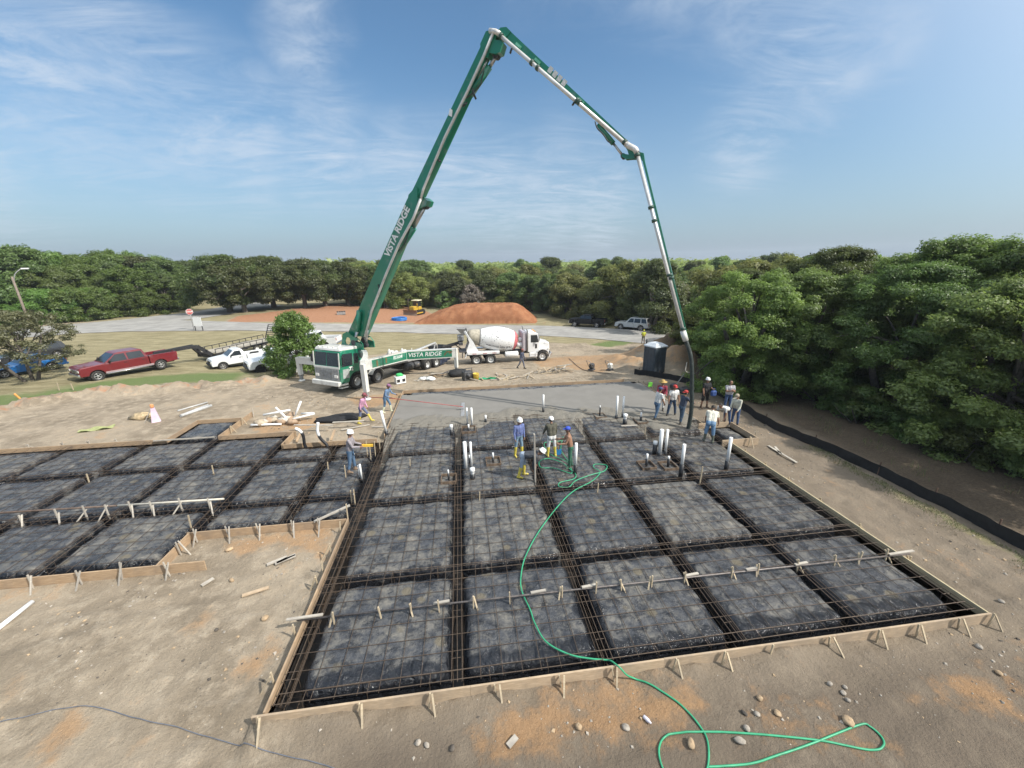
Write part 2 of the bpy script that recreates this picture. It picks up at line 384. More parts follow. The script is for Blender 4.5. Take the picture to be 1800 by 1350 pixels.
orange = [px((985, 1205), (1090, 1185), (1215, 1200), (1270, 1245), (1190, 1300), (1000, 1330), (820, 1345), (830, 1260)), px((1600, 1230), (1700, 1165), (1800, 1200), (1800, 1260), (1720, 1250), (1660, 1240)),
          px((380, 955), (600, 915), (580, 985), (480, 960), (420, 985)), px((0, 815), (180, 795), (200, 812), (40, 830)), px((430, 755), (560, 728), (580, 745), (470, 770)), px((930, 632), (1050, 622), (1120, 632), (1060, 655), (950, 645)),
          px((395, 1190), (480, 1120), (500, 1140), (440, 1200)), px((40, 1330), (130, 1230), (160, 1270), (90, 1350)), px((210, 1330), (250, 1290), (262, 1300), (225, 1340)), px((0, 1215), (25, 1180), (45, 1190), (20, 1225)), px((800, 690), (640, 720), (600, 700), (700, 690)), px((320, 1110), (360, 1070), (380, 1080), (340, 1115))]
woodfl = [(16.2, -5), (60, -5), (60, 45), (19, 40), (16.4, 25)]
def soft(poly, w): return np.clip(.5 + sdist(V2, poly) / w, 0, 1)
grass = np.maximum(soft(lawn, 1.4), soft(strip, 1.0)); r2 = np.hypot(V2[:, 0], V2[:, 1])
far = np.clip((V2[:, 1] - 60 - .15 * np.abs(V2[:, 0])) / 10, 0, 1); grass = np.maximum(grass, far)
green = np.maximum.reduce([soft(greenp, 2.2), soft(greenq, .8), soft(greenr, .8), soft(fgrass, .9) * .72])
grass = np.maximum(grass, green * .95)
clay = soft(clayp, 1.2); bd = np.array([segd(x, y, BERM) if (x < -4 and 14 < y < 34) else 9 for x, y in V2])
clay = np.maximum(clay, np.clip(1.0 - np.abs(bd - .1) / 1.4, 0, 1) * .52)
org = np.maximum.reduce([soft(o, .9 if i in (0, 1) else .6) for i, o in enumerate(orange)])
for (sx, sy), rr, hh in SAND: org = np.maximum(org, np.clip(1.3 - np.hypot(V2[:, 0] - sx, V2[:, 1] - sy) / rr, 0, 1))
wood = soft(woodfl, 1.2)
gme = bpy.data.meshes.new('ground'); gme.from_pydata(gmb.v, [], gmb.f); gme.polygons.foreach_set('use_smooth', gmb.sm)
at = gme.attributes.new('mask', 'FLOAT_COLOR', 'POINT')
at.data.foreach_set('color', np.stack([grass * (1 - clay), green, clay, org], 1).astype('f4').ravel())
damp = np.maximum(soft([(-1.5, -2), (16, -2), (16, 4.6), (11.0, 5.75), (-3.2, 5.75), (-3.0, 4.2)], 1.8), .72 * soft([(11.8, 4), (16, 4), (16, 25), (11.8, 25)], 1.2), .95 * np.clip(1.3 - bd / 1.6, 0, 1))
at3 = gme.attributes.new('damp', 'FLOAT', 'POINT'); at3.data.foreach_set('value', damp.astype('f4'))
at2 = gme.attributes.new('wood', 'FLOAT', 'POINT'); at2.data.foreach_set('value', wood.astype('f4'))
def ground_mat():
    m = bpy.data.materials.new('ground_soil'); m.use_nodes = True; t = m.node_tree; b = t.nodes['Principled BSDF']
    g = N(t, 'ShaderNodeNewGeometry'); p = g.outputs['Position']
    a = N(t, 'ShaderNodeAttribute', attribute_name='mask'); s = N(t, 'ShaderNodeSeparateColor'); t.links.new(a.outputs['Color'], s.inputs[0])
    aw = N(t, 'ShaderNodeAttribute', attribute_name='wood')
    nb = noise_(t, p, .35, 8, .62); nm = noise_(t, p, 2.2, 8, .68); nf = noise_(t, p, 14, 6, .7); ns = noise_(t, p, 60, 3, .7)
    soil = mixc(t, mapr(t, nb, .35, .66), (.222, .180, .130), (.352, .290, .214))
    soil = mixc(t, mapr(t, nm, .42, .72), soil, (.42, .35, .262))
    soil = mixc(t, math_(t, 'MULTIPLY', mapr(t, nf, .55, .75), .6), soil, (.125, .098, .073))
    # pale chips of stone and clods
    vo = N(t, 'ShaderNodeTexVoronoi'); vo.inputs['Scale'].default_value = 9; t.links.new(p, vo.inputs['Vector'])
    chips = math_(t, 'MULTIPLY', math_(t, 'LESS_THAN', vo.outputs['Distance'], .16), mapr(t, nm, .5, .62))
    soil = mixc(t, math_(t, 'MULTIPLY', chips, .7), soil, (.42, .37, .30))
    # drag and tyre streaks running with the site traffic
    tr = noise_(t, mapping(t, p, (.35, 3.0, 1), (0, 0, R(-6))), 1.3, 6, .65)
    soil = mixc(t, math_(t, 'MULTIPLY', mapr(t, tr, .54, .72), .35), soil, (.30, .255, .20))
    ad = N(t, 'ShaderNodeAttribute', attribute_name='damp'); soil = mixc(t, math_(t, 'MULTIPLY', ad.outputs['Fac'], mapr(t, nm, .25, .6, .55, .95)), soil, (.145, .116, .088))
    # orange sandy subsoil: placed patches plus a thin scatter everywhere
    om = math_(t, 'MAXIMUM', mapr(t, math_(t, 'ADD', a.outputs['Alpha'], math_(t, 'MULTIPLY', math_(t, 'SUBTRACT', nm, .5), 2.6)), .35, 1.15), math_(t, 'MULTIPLY', mapr(t, math_(t, 'MULTIPLY', nb, nm), .30, .42), .7))
    soil = mixc(t, math_(t, 'MULTIPLY', om, .72), soil, mixc(t, nf, (.30, .165, .075), (.44, .275, .145)))
    cm = mapr(t, math_(t, 'ADD', s.outputs[2], math_(t, 'MULTIPLY', math_(t, 'SUBTRACT', nm, .5), 1.3)), .38, .72)
    soil = mixc(t, cm, soil, mixc(t, nm, (.235, .118, .068), (.42, .225, .13)))
    gm = mapr(t, math_(t, 'ADD', s.outputs[0], math_(t, 'MULTIPLY', math_(t, 'SUBTRACT', nm, .5), 1.1)), .4, .7)
    dry = mixc(t, mapr(t, noise_(t, mapping(t, p, (.5, 2.2, 1), (0, 0, R(20))), .9, 8, .7), .35, .68), (.20, .172, .095), (.34, .295, .18))
    dry = mixc(t, math_(t, 'MULTIPLY', mapr(t, nf, .5, .8), .5), dry, (.13, .125, .06))
    grn = mixc(t, nf, (.09, .13, .045), (.175, .21, .085))
    gcol = mixc(t, mapr(t, math_(t, 'ADD', s.outputs[1], math_(t, 'MULTIPLY', math_(t, 'SUBTRACT', nb, .5), 1.6)), .3, .9), dry, grn)
    col = mixc(t, gm, soil, gcol)
    shaded_litter = mixc(t, mapr(t, nf, .4, .7), (.055, .04, .028), (.115, .085, .058))  # leaf litter, its brown darkened to carry the shade of the woods
    col = mixc(t, math_(t, 'MULTIPLY', aw.outputs['Fac'], .85), col, shaded_litter)
    col = mixc(t, .22, col, mixc(t, ns, (.0, .0, .0), (1, 1, 1)), 'OVERLAY')
    t.links.new(col, b.inputs['Base Color']); b.inputs['Roughness'].default_value = .95; b.inputs['Specular IOR Level'].default_value = .15
    h = math_(t, 'ADD', math_(t, 'MULTIPLY', nf, 1.0), math_(t, 'ADD', math_(t, 'MULTIPLY', nm, 1.6), math_(t, 'MULTIPLY', ns, .35)))
    bn = N(t, 'ShaderNodeBump'); bn.inputs['Strength'].default_value = .75; bn.inputs['Distance'].default_value = .07
    t.links.new(h, bn.inputs['Height']); t.links.new(bn.outputs[0], b.inputs['Normal'])
    return m
gme.materials.append(ground_mat()); go = bpy.data.objects.new('ground', gme); COL.objects.link(go); tag(go, 'bare grey-tan graded soil with orange patches, dry lawn and red clay', 'ground', kind='structure')

def ribbon(name, A, B, mat, dz, nx=8, step=1.2, lab=None):
    """strip between two ground polylines, laid dz above the terrain"""
    def res(pl, n):
        pl = [Vector(p) for p in pl]; L = [0]
        for a, b in zip(pl[:-1], pl[1:]): L.append(L[-1] + (b - a).length)
        out = []
        for i in range(n):
            s = L[-1] * i / (n - 1); k = max(j for j in range(len(pl) - 1) if L[j] <= s + 1e-9); t = (s - L[k]) / max(1e-9, L[k + 1] - L[k]); out.append(pl[k].lerp(pl[k + 1], min(1, t)))
        return out
    A = [(Vector(a)) for a in A]; B = [(Vector(b)) for b in B]
    pts = []
    for i in range(len(A) - 1):
        n = max(2, int((A[i + 1] - A[i]).length / step))
        for k in range(n): pts.append((A[i].lerp(A[i + 1], k / n), B[i].lerp(B[i + 1], k / n)))
    pts.append((A[-1], B[-1]))
    mb = MB(); vs = []
    for a, b in pts:
        for j in range(nx + 1):
            q = a.lerp(b, j / nx); vs.append((q.x, q.y, T0(q.x, q.y) + dz + (.03 * (1 - (2 * j / nx - 1) ** 2))))
    mb.add(vs, [(i * (nx + 1) + j, i * (nx + 1) + j + 1, (i + 1) * (nx + 1) + j + 1, (i + 1) * (nx + 1) + j) for i in range(len(pts) - 1) for j in range(nx)], 0, True)
    o = link(name, mb, mat); tag(o, lab, 'road', kind='structure'); return o
def road_mat():
    m = bpy.data.materials.new('worn_asphalt'); m.use_nodes = True; t = m.node_tree; b = t.nodes['Principled BSDF']
    p = N(t, 'ShaderNodeNewGeometry').outputs['Position']
    n1 = noise_(t, p, .5, 8, .65); n2 = noise_(t, mapping(t, p, (.12, 1.6, 1), (0, 0, R(-4))), 1.0, 6, .6); n3 = noise_(t, p, 25, 4, .7)
    c = mixc(t, mapr(t, n1, .35, .65), (.26, .25, .232), (.345, .332, .305)); c = mixc(t, mapr(t, n2, .45, .7, 0, .5), c, (.17, .165, .158)); c = mixc(t, .3, c, mixc(t, n3, (.1, .1, .1), (.9, .9, .9)), 'OVERLAY')
    t.links.new(c, b.inputs['Base Color']); b.inputs['Roughness'].default_value = .9; b.inputs['Specular IOR Level'].default_value = .2
    return m
RM = road_mat()
ribbon('road', ROAD_NEAR, ROAD_FAR, RM, .05, 10, 1.5, 'pale worn asphalt road crossing behind the trucks')
ribbon('side_road', SIDE_L, SIDE_R, RM, .044, 6, 1.5, 'side road leaving towards the oak trees')

# red dirt stockpile beyond the road
def mound(name, cx, cy, pts_h, mat, lab, n=90, x0=-1, x1=1, y0=-1, y1=1):
    mb = MB(); vs = []
    for i in range(n + 1):
        for j in range(n + 1):
            x = x0 + (x1 - x0) * i / n; y = y0 + (y1 - y0) * j / n; h = pts_h(x, y)
            vs.append((cx + x, cy + y, T0(cx + x, cy + y) + h - .06))
    mb.add(vs, [(i * (n + 1) + j, (i + 1) * (n + 1) + j, (i + 1) * (n + 1) + j + 1, i * (n + 1) + j + 1) for i in range(n) for j in range(n)], 0, True)
    o = link(name, mb, mat); return tag(o, lab, 'dirt mound', kind='structure')
def clay_mat():
    m = bpy.data.materials.new('red_clay'); m.use_nodes = True; t = m.node_tree; b = t.nodes['Principled BSDF']
    p = N(t, 'ShaderNodeNewGeometry').outputs['Position']; n1 = noise_(t, p, .8, 8, .65); n2 = noise_(t, p, 9, 6, .7)
    c = mixc(t, mapr(t, n1, .35, .7), (.27, .115, .058), (.37, .175, .09)); c = mixc(t, mapr(t, n2, .5, .8, 0, .55), c, (.17, .075, .04))
    t.links.new(c, b.inputs['Base Color']); b.inputs['Roughness'].default_value = .95; b.inputs['Specular IOR Level'].default_value = .1
    bn = N(t, 'ShaderNodeBump'); bn.inputs['Strength'].default_value = .9; bn.inputs['Distance'].default_value = .15; t.links.new(n2, bn.inputs['Height']); t.links.new(bn.outputs[0], b.inputs['Normal'])
    return m
mc = G(835, 567); ml = G(728, 567); mr = G(940, 566); mw = (mr - ml).length / 2
md = (mr - ml).normalized()
def redh(x, y):
    a = (x * md.x + y * md.y) / mw; bb = (-x * md.y + y * md.x - 3.2) / 4.6
    q = max(abs(a) ** 1.6, 0) ; prof = min(1, max(0, (1.02 - abs(a + .0)) * (1.08 if a < 0 else 2.3)))
    d = math.sqrt(max(0, 1 - min(1, bb * bb)))
    return 3.15 * math.sin(math.pi / 2 * max(0, min(1, prof))) * d * (1 + .05 * nz(x, y, .5)) + .10 * nz(x, y, 1.3, 4) + .06 * nz(x, y, 3.1, 8)
mound('red_dirt_mound', mc.x, mc.y, redh, clay_mat(), 'long red clay stockpile beyond the road behind the mixer truck', 110, -mw * 1.15, mw * 1.15, -6, 10)

# ------------------------------------------------------------------ excavation under the slab
def pit_floor():
    co = [Vector(p) for p in PIT]; rr = random.Random(5)
    extra = [Vector((rr.uniform(-29, 13), rr.uniform(5.8, 25))) for _ in range(1500)]
    extra = [p for p, d in zip(extra, sdist([tuple(e) for e in extra], PIT)) if d > .1]
    n = len(PIT); vo, eo, fo, *_ = geometry.delaunay_2d_cdt(co + extra, [(i, (i + 1) % n) for i in range(n)], [], 1, 1e-5)
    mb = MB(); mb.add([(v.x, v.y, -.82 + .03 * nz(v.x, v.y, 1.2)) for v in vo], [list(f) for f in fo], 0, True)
    # earth sides below the form boards
    for i in range(n):
        a, b = PIT[i], PIT[(i + 1) % n]; L = math.hypot(b[0] - a[0], b[1] - a[1]); k = max(1, int(L / .4)); vs = []
        for q in range(k + 1):
            x, y = a[0] + (b[0] - a[0]) * q / k, a[1] + (b[1] - a[1]) * q / k; vs += [(x, y, -.86), (x, y, max(-.22, T(x, y) - .01))]
        mb.add(vs, [(2 * q, 2 * q + 2, 2 * q + 3, 2 * q + 1) for q in range(k)], 0)
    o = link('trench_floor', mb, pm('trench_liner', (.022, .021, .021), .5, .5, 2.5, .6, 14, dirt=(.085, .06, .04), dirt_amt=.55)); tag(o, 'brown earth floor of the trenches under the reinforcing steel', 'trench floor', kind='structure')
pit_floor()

# plastic covered pads
def plastic_mat():
    m = bpy.data.materials.new('muddy_black_plastic'); m.use_nodes = True; t = m.node_tree; b = t.nodes['Principled BSDF']
    ge = N(t, 'ShaderNodeNewGeometry'); p = ge.outputs['Position']; sp = N(t, 'ShaderNodeSeparateXYZ'); t.links.new(ge.outputs['Normal'], sp.inputs[0])
    pz = N(t, 'ShaderNodeSeparateXYZ'); t.links.new(p, pz.inputs[0])
    n1 = noise_(t, p, 1.6, 8, .66, .4); n2 = noise_(t, p, 5.5, 8, .7, .6); n3 = noise_(t, p, 26, 5, .7); ob = N(t, 'ShaderNodeObjectInfo')
    rim = N(t, 'ShaderNodeAttribute', attribute_name='rim')
    top = mapr(t, math_(t, 'ADD', rim.outputs['Fac'], math_(t, 'MULTIPLY', math_(t, 'SUBTRACT', n1, .5), .8)), .04, .28)
    # dried mud lies in puddled blotches between the bars
    d = math_(t, 'ADD', math_(t, 'MULTIPLY', n1, .75), math_(t, 'ADD', math_(t, 'MULTIPLY', n2, .7), math_(t, 'MULTIPLY', ob.outputs['Random'], .10)))
    mask = math_(t, 'MULTIPLY', mapr(t, d, .67, .98), top)
    thick = math_(t, 'MULTIPLY', mapr(t, d, .90, 1.04), top)
    sheen_film = math_(t, 'MULTIPLY', math_(t, 'MULTIPLY', mapr(t, noise_(t, mapping(t, p, (1, 1.8, 1), (0, 0, R(25))), 2.6, 7, .7), .28, .62), top), .85)
    black = mixc(t, n3, (.008, .009, .012), (.020, .022, .027))
    c = mixc(t, sheen_film, black, (.078, .082, .090)); c = mixc(t, mask, c, mixc(t, n3, (.135, .127, .112), (.225, .21, .178))); c = mixc(t, math_(t, 'MULTIPLY', thick, .8), c, (.27, .24, .195))  # blue-grey film tone also paints in the soft sheen of the plastic
    vo = N(t, 'ShaderNodeTexVoronoi'); vo.inputs['Scale'].default_value = 1.15; vo.inputs['Randomness'].default_value = 1; t.links.new(p, vo.inputs['Vector'])
    pud = math_(t, 'MULTIPLY', mapr(t, math_(t, 'ADD', vo.outputs['Distance'], math_(t, 'MULTIPLY', n2, .18)), .285, .205), top)
    c = mixc(t, math_(t, 'MULTIPLY', pud, .85), c, (.15, .128, .088))
    t.links.new(c, b.inputs['Base Color'])
    t.links.new(mapr(t, math_(t, 'ADD', mask, math_(t, 'MULTIPLY', sheen_film, .5)), 0, 1, .13, .56), b.inputs['Roughness'])
    cr = N(t, 'ShaderNodeTexNoise'); cr.noise_type = 'RIDGED_MULTIFRACTAL' if hasattr(cr, 'noise_type') else cr.noise_type
    cr.inputs['Scale'].default_value = 2.2; cr.inputs['Detail'].default_value = 4; t.links.new(mapping(t, p, (1.6, .8, 1), (0, 0, R(40))), cr.inputs['Vector'])
    wv = N(t, 'ShaderNodeTexVoronoi', feature='DISTANCE_TO_EDGE'); wv.inputs['Scale'].default_value = 2.4; t.links.new(mapping(t, mixc(t, .25, p, N(t, 'ShaderNodeTexNoise').outputs['Color'], 'ADD'), (1.6, .6, .8), (0, 0, .5)), wv.inputs['Vector'])
    crk = math_(t, 'MULTIPLY', mapr(t, wv.outputs['Distance'], .0, .22), mapr(t, top, 0, .8, .55, .10))
    h = math_(t, 'ADD', math_(t, 'ADD', math_(t, 'MULTIPLY', cr.outputs[0], .75), crk), math_(t, 'ADD', math_(t, 'MULTIPLY', n2, .9), math_(t, 'MULTIPLY', n3, .35)))
    bn = N(t, 'ShaderNodeBump'); bn.inputs['Strength'].default_value = .8; bn.inputs['Distance'].default_value = .06; t.links.new(h, bn.inputs['Height']); t.links.new(bn.outputs[0], b.inputs['Normal'])
    return m
PLM = plastic_mat()
def pad(x0, x1, y0, y1, label, seed, group, front=0.0):
    rg = random.Random(seed); W, D = x1 - x0, y1 - y0
    prof = [(0, -.84), (.015, -.55), (.03, -.30), (.05, -.20), (.085, -.14), (.14, -.105), (.22, -.088)]
    def axis(L):
        n = max(6, int((L - .44) / .14)); return [p[0] for p in prof] + [.22 + (L - .44) * k / n for k in range(1, n)] + [L - p[0] for p in reversed(prof)]
    ax, ay = axis(W), axis(D)
    def hz(d):
        for (a, za), (b, zb) in zip(prof[:-1], prof[1:]):
            if d <= b: return za + (zb - za) * (d - a) / (b - a)
        return prof[-1][1]
    vs = []; ed = []
    for i, a in enumerate(ax):
        for j, b in enumerate(ay):
            dx, dy = min(a, W - a), min(b, D - b)
            d = min(dx, dy)
            if dx < .25 and dy < .25: d = max(0, .25 - math.hypot(.25 - dx, .25 - dy)) if (dx < .25 and dy < .25) else d; d = min(d, min(dx, dy))
            z = hz(d); x, y = x0 + a, y0 + b
            w = .05 if d < .2 else 0
            if d < .2: x += w * nz(x, y, 2.2, seed) + .02 * nz(x, y, 7, seed + 3); y += w * nz(x, y, 2.2, seed + 1) + .02 * nz(x, y, 7, seed + 4); z += .03 * nz(x, y, 3, seed) * (1 if z > -.6 else 0)
            else: z += .024 * nz(x, y, 1.1, seed) + .012 * nz(x, y, 3.4, seed + 2)
            vs.append((x, y, z)); ed.append(min(dx, dy, (b - front) if front else 9))
    m = len(ay); mb = MB(); mb.add(vs, [(i * m + j, (i + 1) * m + j, (i + 1) * m + j + 1, i * m + j + 1) for i in range(len(ax) - 1) for j in range(m - 1)], 0, True)
    o = link('plastic_covered_pad', mb, PLM, fix=False); tag(o, label, 'foundation pad', group); o.data.attributes.new('rim', 'FLOAT', 'POINT').data.foreach_set('value', np.array(ed, 'f4'))
rown = ['front row', 'second row', 'third row', 'fourth row', 'row beside wet concrete']
coln = ['against the left form', 'second from the left form', 'in the middle column', 'second from the right form', 'against the right form']
for r in range(5):
    for c in range(5):
        x0 = XL[c] + (.40 if c == 0 else .115); x1 = XL[c + 1] - (.36 if c == 4 else .115)
        y0 = YR[r] + (.24 if r == 0 else .115); y1 = YR[r + 1] - .115
        pad(x0, x1, y0, y1, 'muddy black pad of the main slab, %s, %s' % (rown[r], coln[c]), 10 * r + c + 1, 'black plastic pads of the main slab', (.27 if r == 0 else 0) if c != 2 else (.12 if r == 0 else 0))
LX = [-24.6, -21.6, -18.45, -15.1, -11.98, -8.75, -6.1, -4.1]; LY = [10.2, 13.1, 16.3, 19.3]
lrow = ['near row', 'middle row', 'far row']
lcol = ['at the left end', 'second from the left end', 'third from the left', 'fourth from the left', 'by the diagonal form', 'two from the main slab', 'next to the main slab']
for r in range(3):
    for c in range(7):
        x0, x1 = LX[c] + .125, LX[c + 1] - .125; y0, y1 = LY[r] + .125, LY[r + 1] - .125
        if r == 0: y0 = 10.5
        if r == 2: y1 = 19.0
        if c >= 5:
            if r == 0: y0 = 11.85
            if r == 2: y1 = 17.5
        if c == 4 and r == 0: x1 -= .12
        pad(x0, x1, y0, y1, 'dusty black pad of the left wing, %s, %s' % (lrow[r], lcol[c]), 200 + 10 * r + c, 'black plastic pads of the left wing')
pad(-14.2, -12.3, 19.5, 21.5, 'small black plastic pad inside the square bump-out form', 300, None)
pad(12.0, 13.0, 15.2, 16.7, 'small black plastic pad inside the boxed form on the right', 301, None)

pad(-3.6, 11.5, 24.05, 25.0, 'long strip of crumpled black plastic between the concrete and the back form', 310, None)
# fresh concrete
def conc_mat():
    m = bpy.data.materials.new('fresh_concrete'); m.use_nodes = True; t = m.node_tree; b = t.nodes['Principled BSDF']
    p = N(t, 'ShaderNodeNewGeometry').outputs['Position']; a = N(t, 'ShaderNodeAttribute', attribute_name='rough')
    n1 = noise_(t, p, 1.1, 8, .6); n2 = noise_(t, p, 12, 6, .7)
    c = mixc(t, mapr(t, n1, .3, .7), (.182, .172, .155), (.208, .197, .178)); r = mixc(t, n2, (.135, .122, .10), (.245, .228, .195))
    c = mixc(t, a.outputs['Fac'], c, r); t.links.new(c, b.inputs['Base Color']); b.inputs['Roughness'].default_value = .8; b.inputs['Specular IOR Level'].default_value = .2
    bn = N(t, 'ShaderNodeBump'); bn.inputs['Strength'].default_value = .8; bn.inputs['Distance'].default_value = .05
    t.links.new(math_(t, 'MULTIPLY', n2, math_(t, 'ADD', a.outputs['Fac'], .06)), bn.inputs['Height']); t.links.new(bn.outputs[0], b.inputs['Normal'])
    return m
def concrete():
    x0, x1, y0, y1, st = -3.97, 11.77, 15.8, 24.36, .09; nx, ny = int((x1 - x0) / st), int((y1 - y0) / st)
    edge = [(-4, 19.0), (-2, 19.4), (-.3, 18.9), (1.5, 19.5), (3, 19.7), (4.6, 19.4), (5.7, 18.7), (6.6, 19.2), (7.6, 18.6), (8.6, 17.9), (9.6, 17.2), (10.6, 17.1), (11.8, 17.9)]
    def ey(x):
        for (a, ya), (b, yb) in zip(edge[:-1], edge[1:]):
            if x <= b: return ya + (yb - ya) * sst(a, b, x)
        return edge[-1][1]
    vs = []; ro = []
    for i in range(nx + 1):
        for j in range(ny + 1):
            x, y = x0 + (x1 - x0) * i / nx, y0 + (y1 - y0) * j / ny
            e = ey(x) + .55 * nz(x, y, .9, 2) + .3 * nz(x, y, 2.6, 5)
            ysm = e + 1.0 + .25 * nz(x, 0, .6, 7) + (.6 if x > 7.5 else 0)
            k = sst(ysm - .15, ysm + .25, y)           # 1 = struck off smooth
            d = y - e
            lump = .055 * nz(x, y, 2.4, 1) + .045 * nz(x, y, 6.0, 3) + .02 * nz(x, y, 14, 6)
            z = (.004 + lump * (1 - k) if d > .35 else .004 - .10 * (.35 - d) ** .9 + lump) if d > -.3 else .004 - .10 * .65 ** .9 - .30 * (-.3 - d) + lump * .6
            z = z * (1 - k) + (-.022 + .002 * nz(x, y, 1)) * k
            bk = 24.25 + .14 * nz(x, y, 1.3, 40) + .06 * nz(x, y, 4, 41)
            if y > bk: z -= .9 * (y - bk) + .05
            vs.append((x, y, max(z, -.85))); ro.append(1 - k)
    mb = MB(); m = ny + 1; mb.add(vs, [(i * m + j, (i + 1) * m + j, (i + 1) * m + j + 1, i * m + j + 1) for i in range(nx) for j in range(ny)], 0, True)
    o = link('wet_concrete', mb, conc_mat(), fix=False)
    a = o.data.attributes.new('rough', 'FLOAT', 'POINT'); a.data.foreach_set('value', np.array(ro, 'f4'))
    tag(o, 'freshly poured grey concrete, smooth at the back and lumpy at its front edge', 'concrete', kind='structure')
concrete()

# reinforcing steel
RB = pm('rusty_steel', (.095, .068, .048), .6, .35, 30, metal=.35)
def inpoly(x, y): return sdist([(x, y)], PIT)[0]
def mat_of_bars(name, label, xs, ys, span_x, span_y, z):
    t = thing(name, label, 'rebar mat', (xs[0], ys[0], z)); rg = random.Random(len(xs))
    for x in xs:
        y0, y1 = span_y(x); n = max(2, int((y1 - y0) / 1.1)); j = rg.uniform(-.03, .03)
        b = MB().tube([(x + j + .012 * nz(x, y0 + (y1 - y0) * k / n, .8), y0 + (y1 - y0) * k / n, z + .014 * nz(x, y0 + k, .7, 4)) for k in range(n + 1)], .0075, 5); link('bar', b, RB, t, True, fix=False)
    for y in ys:
        x0, x1 = span_x(y); n = max(2, int((x1 - x0) / 1.1)); j = rg.uniform(-.03, .03)
        b = MB().tube([(x0 + (x1 - x0) * k / n, y + j + .012 * nz(x0 + k, y, .8), z + .018 + .014 * nz(x0 + k, y, .7, 9)) for k in range(n + 1)], .0075, 5); link('bar', b, RB, t, True, fix=False)
    return t
def fr(a, b, s): return [a + s * (k + .5) for k in range(int((b - a) / s))]
mat_of_bars('rebar_mat', 'wide grid of thin rusty bars tied across the main slab pads', fr(-3.85, 11.65, .41), fr(5.9, 20.0, .41), lambda y: (-3.9, 11.7) if y < 18.2 else (-3.9, 8.0), lambda x: (5.85, 19.9 if x < 8 else 18.2), -.052)
mat_of_bars('rebar_mat', 'grid of thin rusty bars tied across the left wing pads', fr(-24.4, -4.1, .45), fr(10.3, 19.2, .45), lambda y: (-24.5, -9.0) if y < 11.6 else ((-24.5, -4.1) if y < 17.7 else (-24.5, -8.7)), lambda x: (10.3 if x < -8.9 else 11.7, 19.2 if x < -8.7 else 17.7), -.055)
def cage(label, a, b, w=.09, nbar=2):
    t = thing('rebar_cage', label, 'rebar cage', ((a[0] + b[0]) / 2, (a[1] + b[1]) / 2, -.4), 0, 'rebar cages in the beam trenches')
    A, B = Vector((*a, 0)), Vector((*b, 0)); d = (B - A).normalized(); s = Vector((-d.y, d.x, 0)); L = (B - A).length
    for z in (-.03, -.52):
        for k in range(nbar if z > -.1 else 2):
            o = s * (w * (2 * k / ((nbar if z > -.1 else 2) - 1) - 1)); n = max(2, int(L / 1.5))
            link('bar', MB().tube([A + d * (L * q / n) + o + Vector((.018 * nz(q, k, 1.3, z), .018 * nz(q, k, 1.3, 7), z + .012 * nz(q, k, .9, 5))) for q in range(n + 1)],   .0105, 5), RB, t, True, fix=False)
    for q in range(int(L / 1.2)):
        c = A + d * (.5 + 1.2 * q); w2 = w + .015
        st = MB().tube([c + s * w2 + Vector((0, 0, -.04)), c + s * w2 + Vector((0, 0, -.54)), c - s * w2 + Vector((0, 0, -.54)), c - s * w2 + Vector((0, 0, -.04)), c + s * w2 + Vector((0, 0, -.04))], .007, 4, sm=False); link('stirrup', st, RB, t, True, fix=False)
lab5 = ['first', 'second', 'third', 'fourth']
for i in range(1, 5): cage('rusty bar cage in the %s lengthwise trench from the left of the main slab' % lab5[i - 1], (XL[i], 5.85), (XL[i], 20.1 if i < 4 else 18.5), .11, 3)
cage('rusty bar cage along the left form of the main slab', (-3.78, 5.85), (-3.78, 19.8), .13, 3)
cage('rusty bar cage along the right form of the main slab', (11.55, 5.85), (11.55, 17.9), .11, 3)
cage('rusty bar cage just inside the front form board', (-3.9, 5.98), (11.7, 5.98), .1)
for i in range(1, 5): cage('rusty bar cage in the %s crosswise trench behind the front form' % lab5[i - 1], (-3.9, YR[i]), (11.7 if i < 4 else 7.5, YR[i]), .12)
for i, x in enumerate(LX[1:7]): cage('rusty bar cage in the left wing, %s trench counted from the left end' % ORD[i], (x, 10.3 if x < -8.8 else 11.75), (x, 19.2 if x < -8.7 else 17.7), .12)
cage('rusty bar cage in the left wing trench nearest the camera', (-24.5, 13.1), (-4.1, 13.1), .12); cage('rusty bar cage in the left wing trench farther from the camera', (-24.5, 16.3), (-4.1, 16.3), .12)
# ------------------------------------------------------------------ timber formwork
def wood_mat(name, c1, c2):
    m = bpy.data.materials.new(name); m.use_nodes = True; t = m.node_tree; b = t.nodes['Principled BSDF']
    p = N(t, 'ShaderNodeTexCoord').outputs['Object']; ob = N(t, 'ShaderNodeObjectInfo')
    n1 = noise_(t, mapping(t, p, (1.2, 1.2, 14)), 3, 5, .6); n2 = noise_(t, p, 1.3, 6, .7)
    c = mixc(t, mapr(t, n1, .3, .7), c1, c2); c = mixc(t, mapr(t, math_(t, 'ADD', n2, math_(t, 'MULTIPLY', ob.outputs['Random'], .25)), .5, .8, 0, .65), c, tuple(x * .55 + .06 for x in c1))
    t.links.new(c, b.inputs['Base Color']); b.inputs['Roughness'].default_value = .8; b.inputs['Specular IOR Level'].default_value = .25; return m
WD = wood_mat('form_lumber', (.39, .29, .19), (.52, .40, .275)); WS = wood_mat('stake_lumber', (.40, .32, .21), (.56, .46, .32)); WG = wood_mat('weathered_lumber', (.36, .32, .27), (.50, .46, .39))
WR = wood_mat('olive_form_lumber', (.50, .41, .24), (.60, .50, .32)); WT = wood_mat('tan_form_lumber', (.33, .225, .135), (.46, .33, .21))
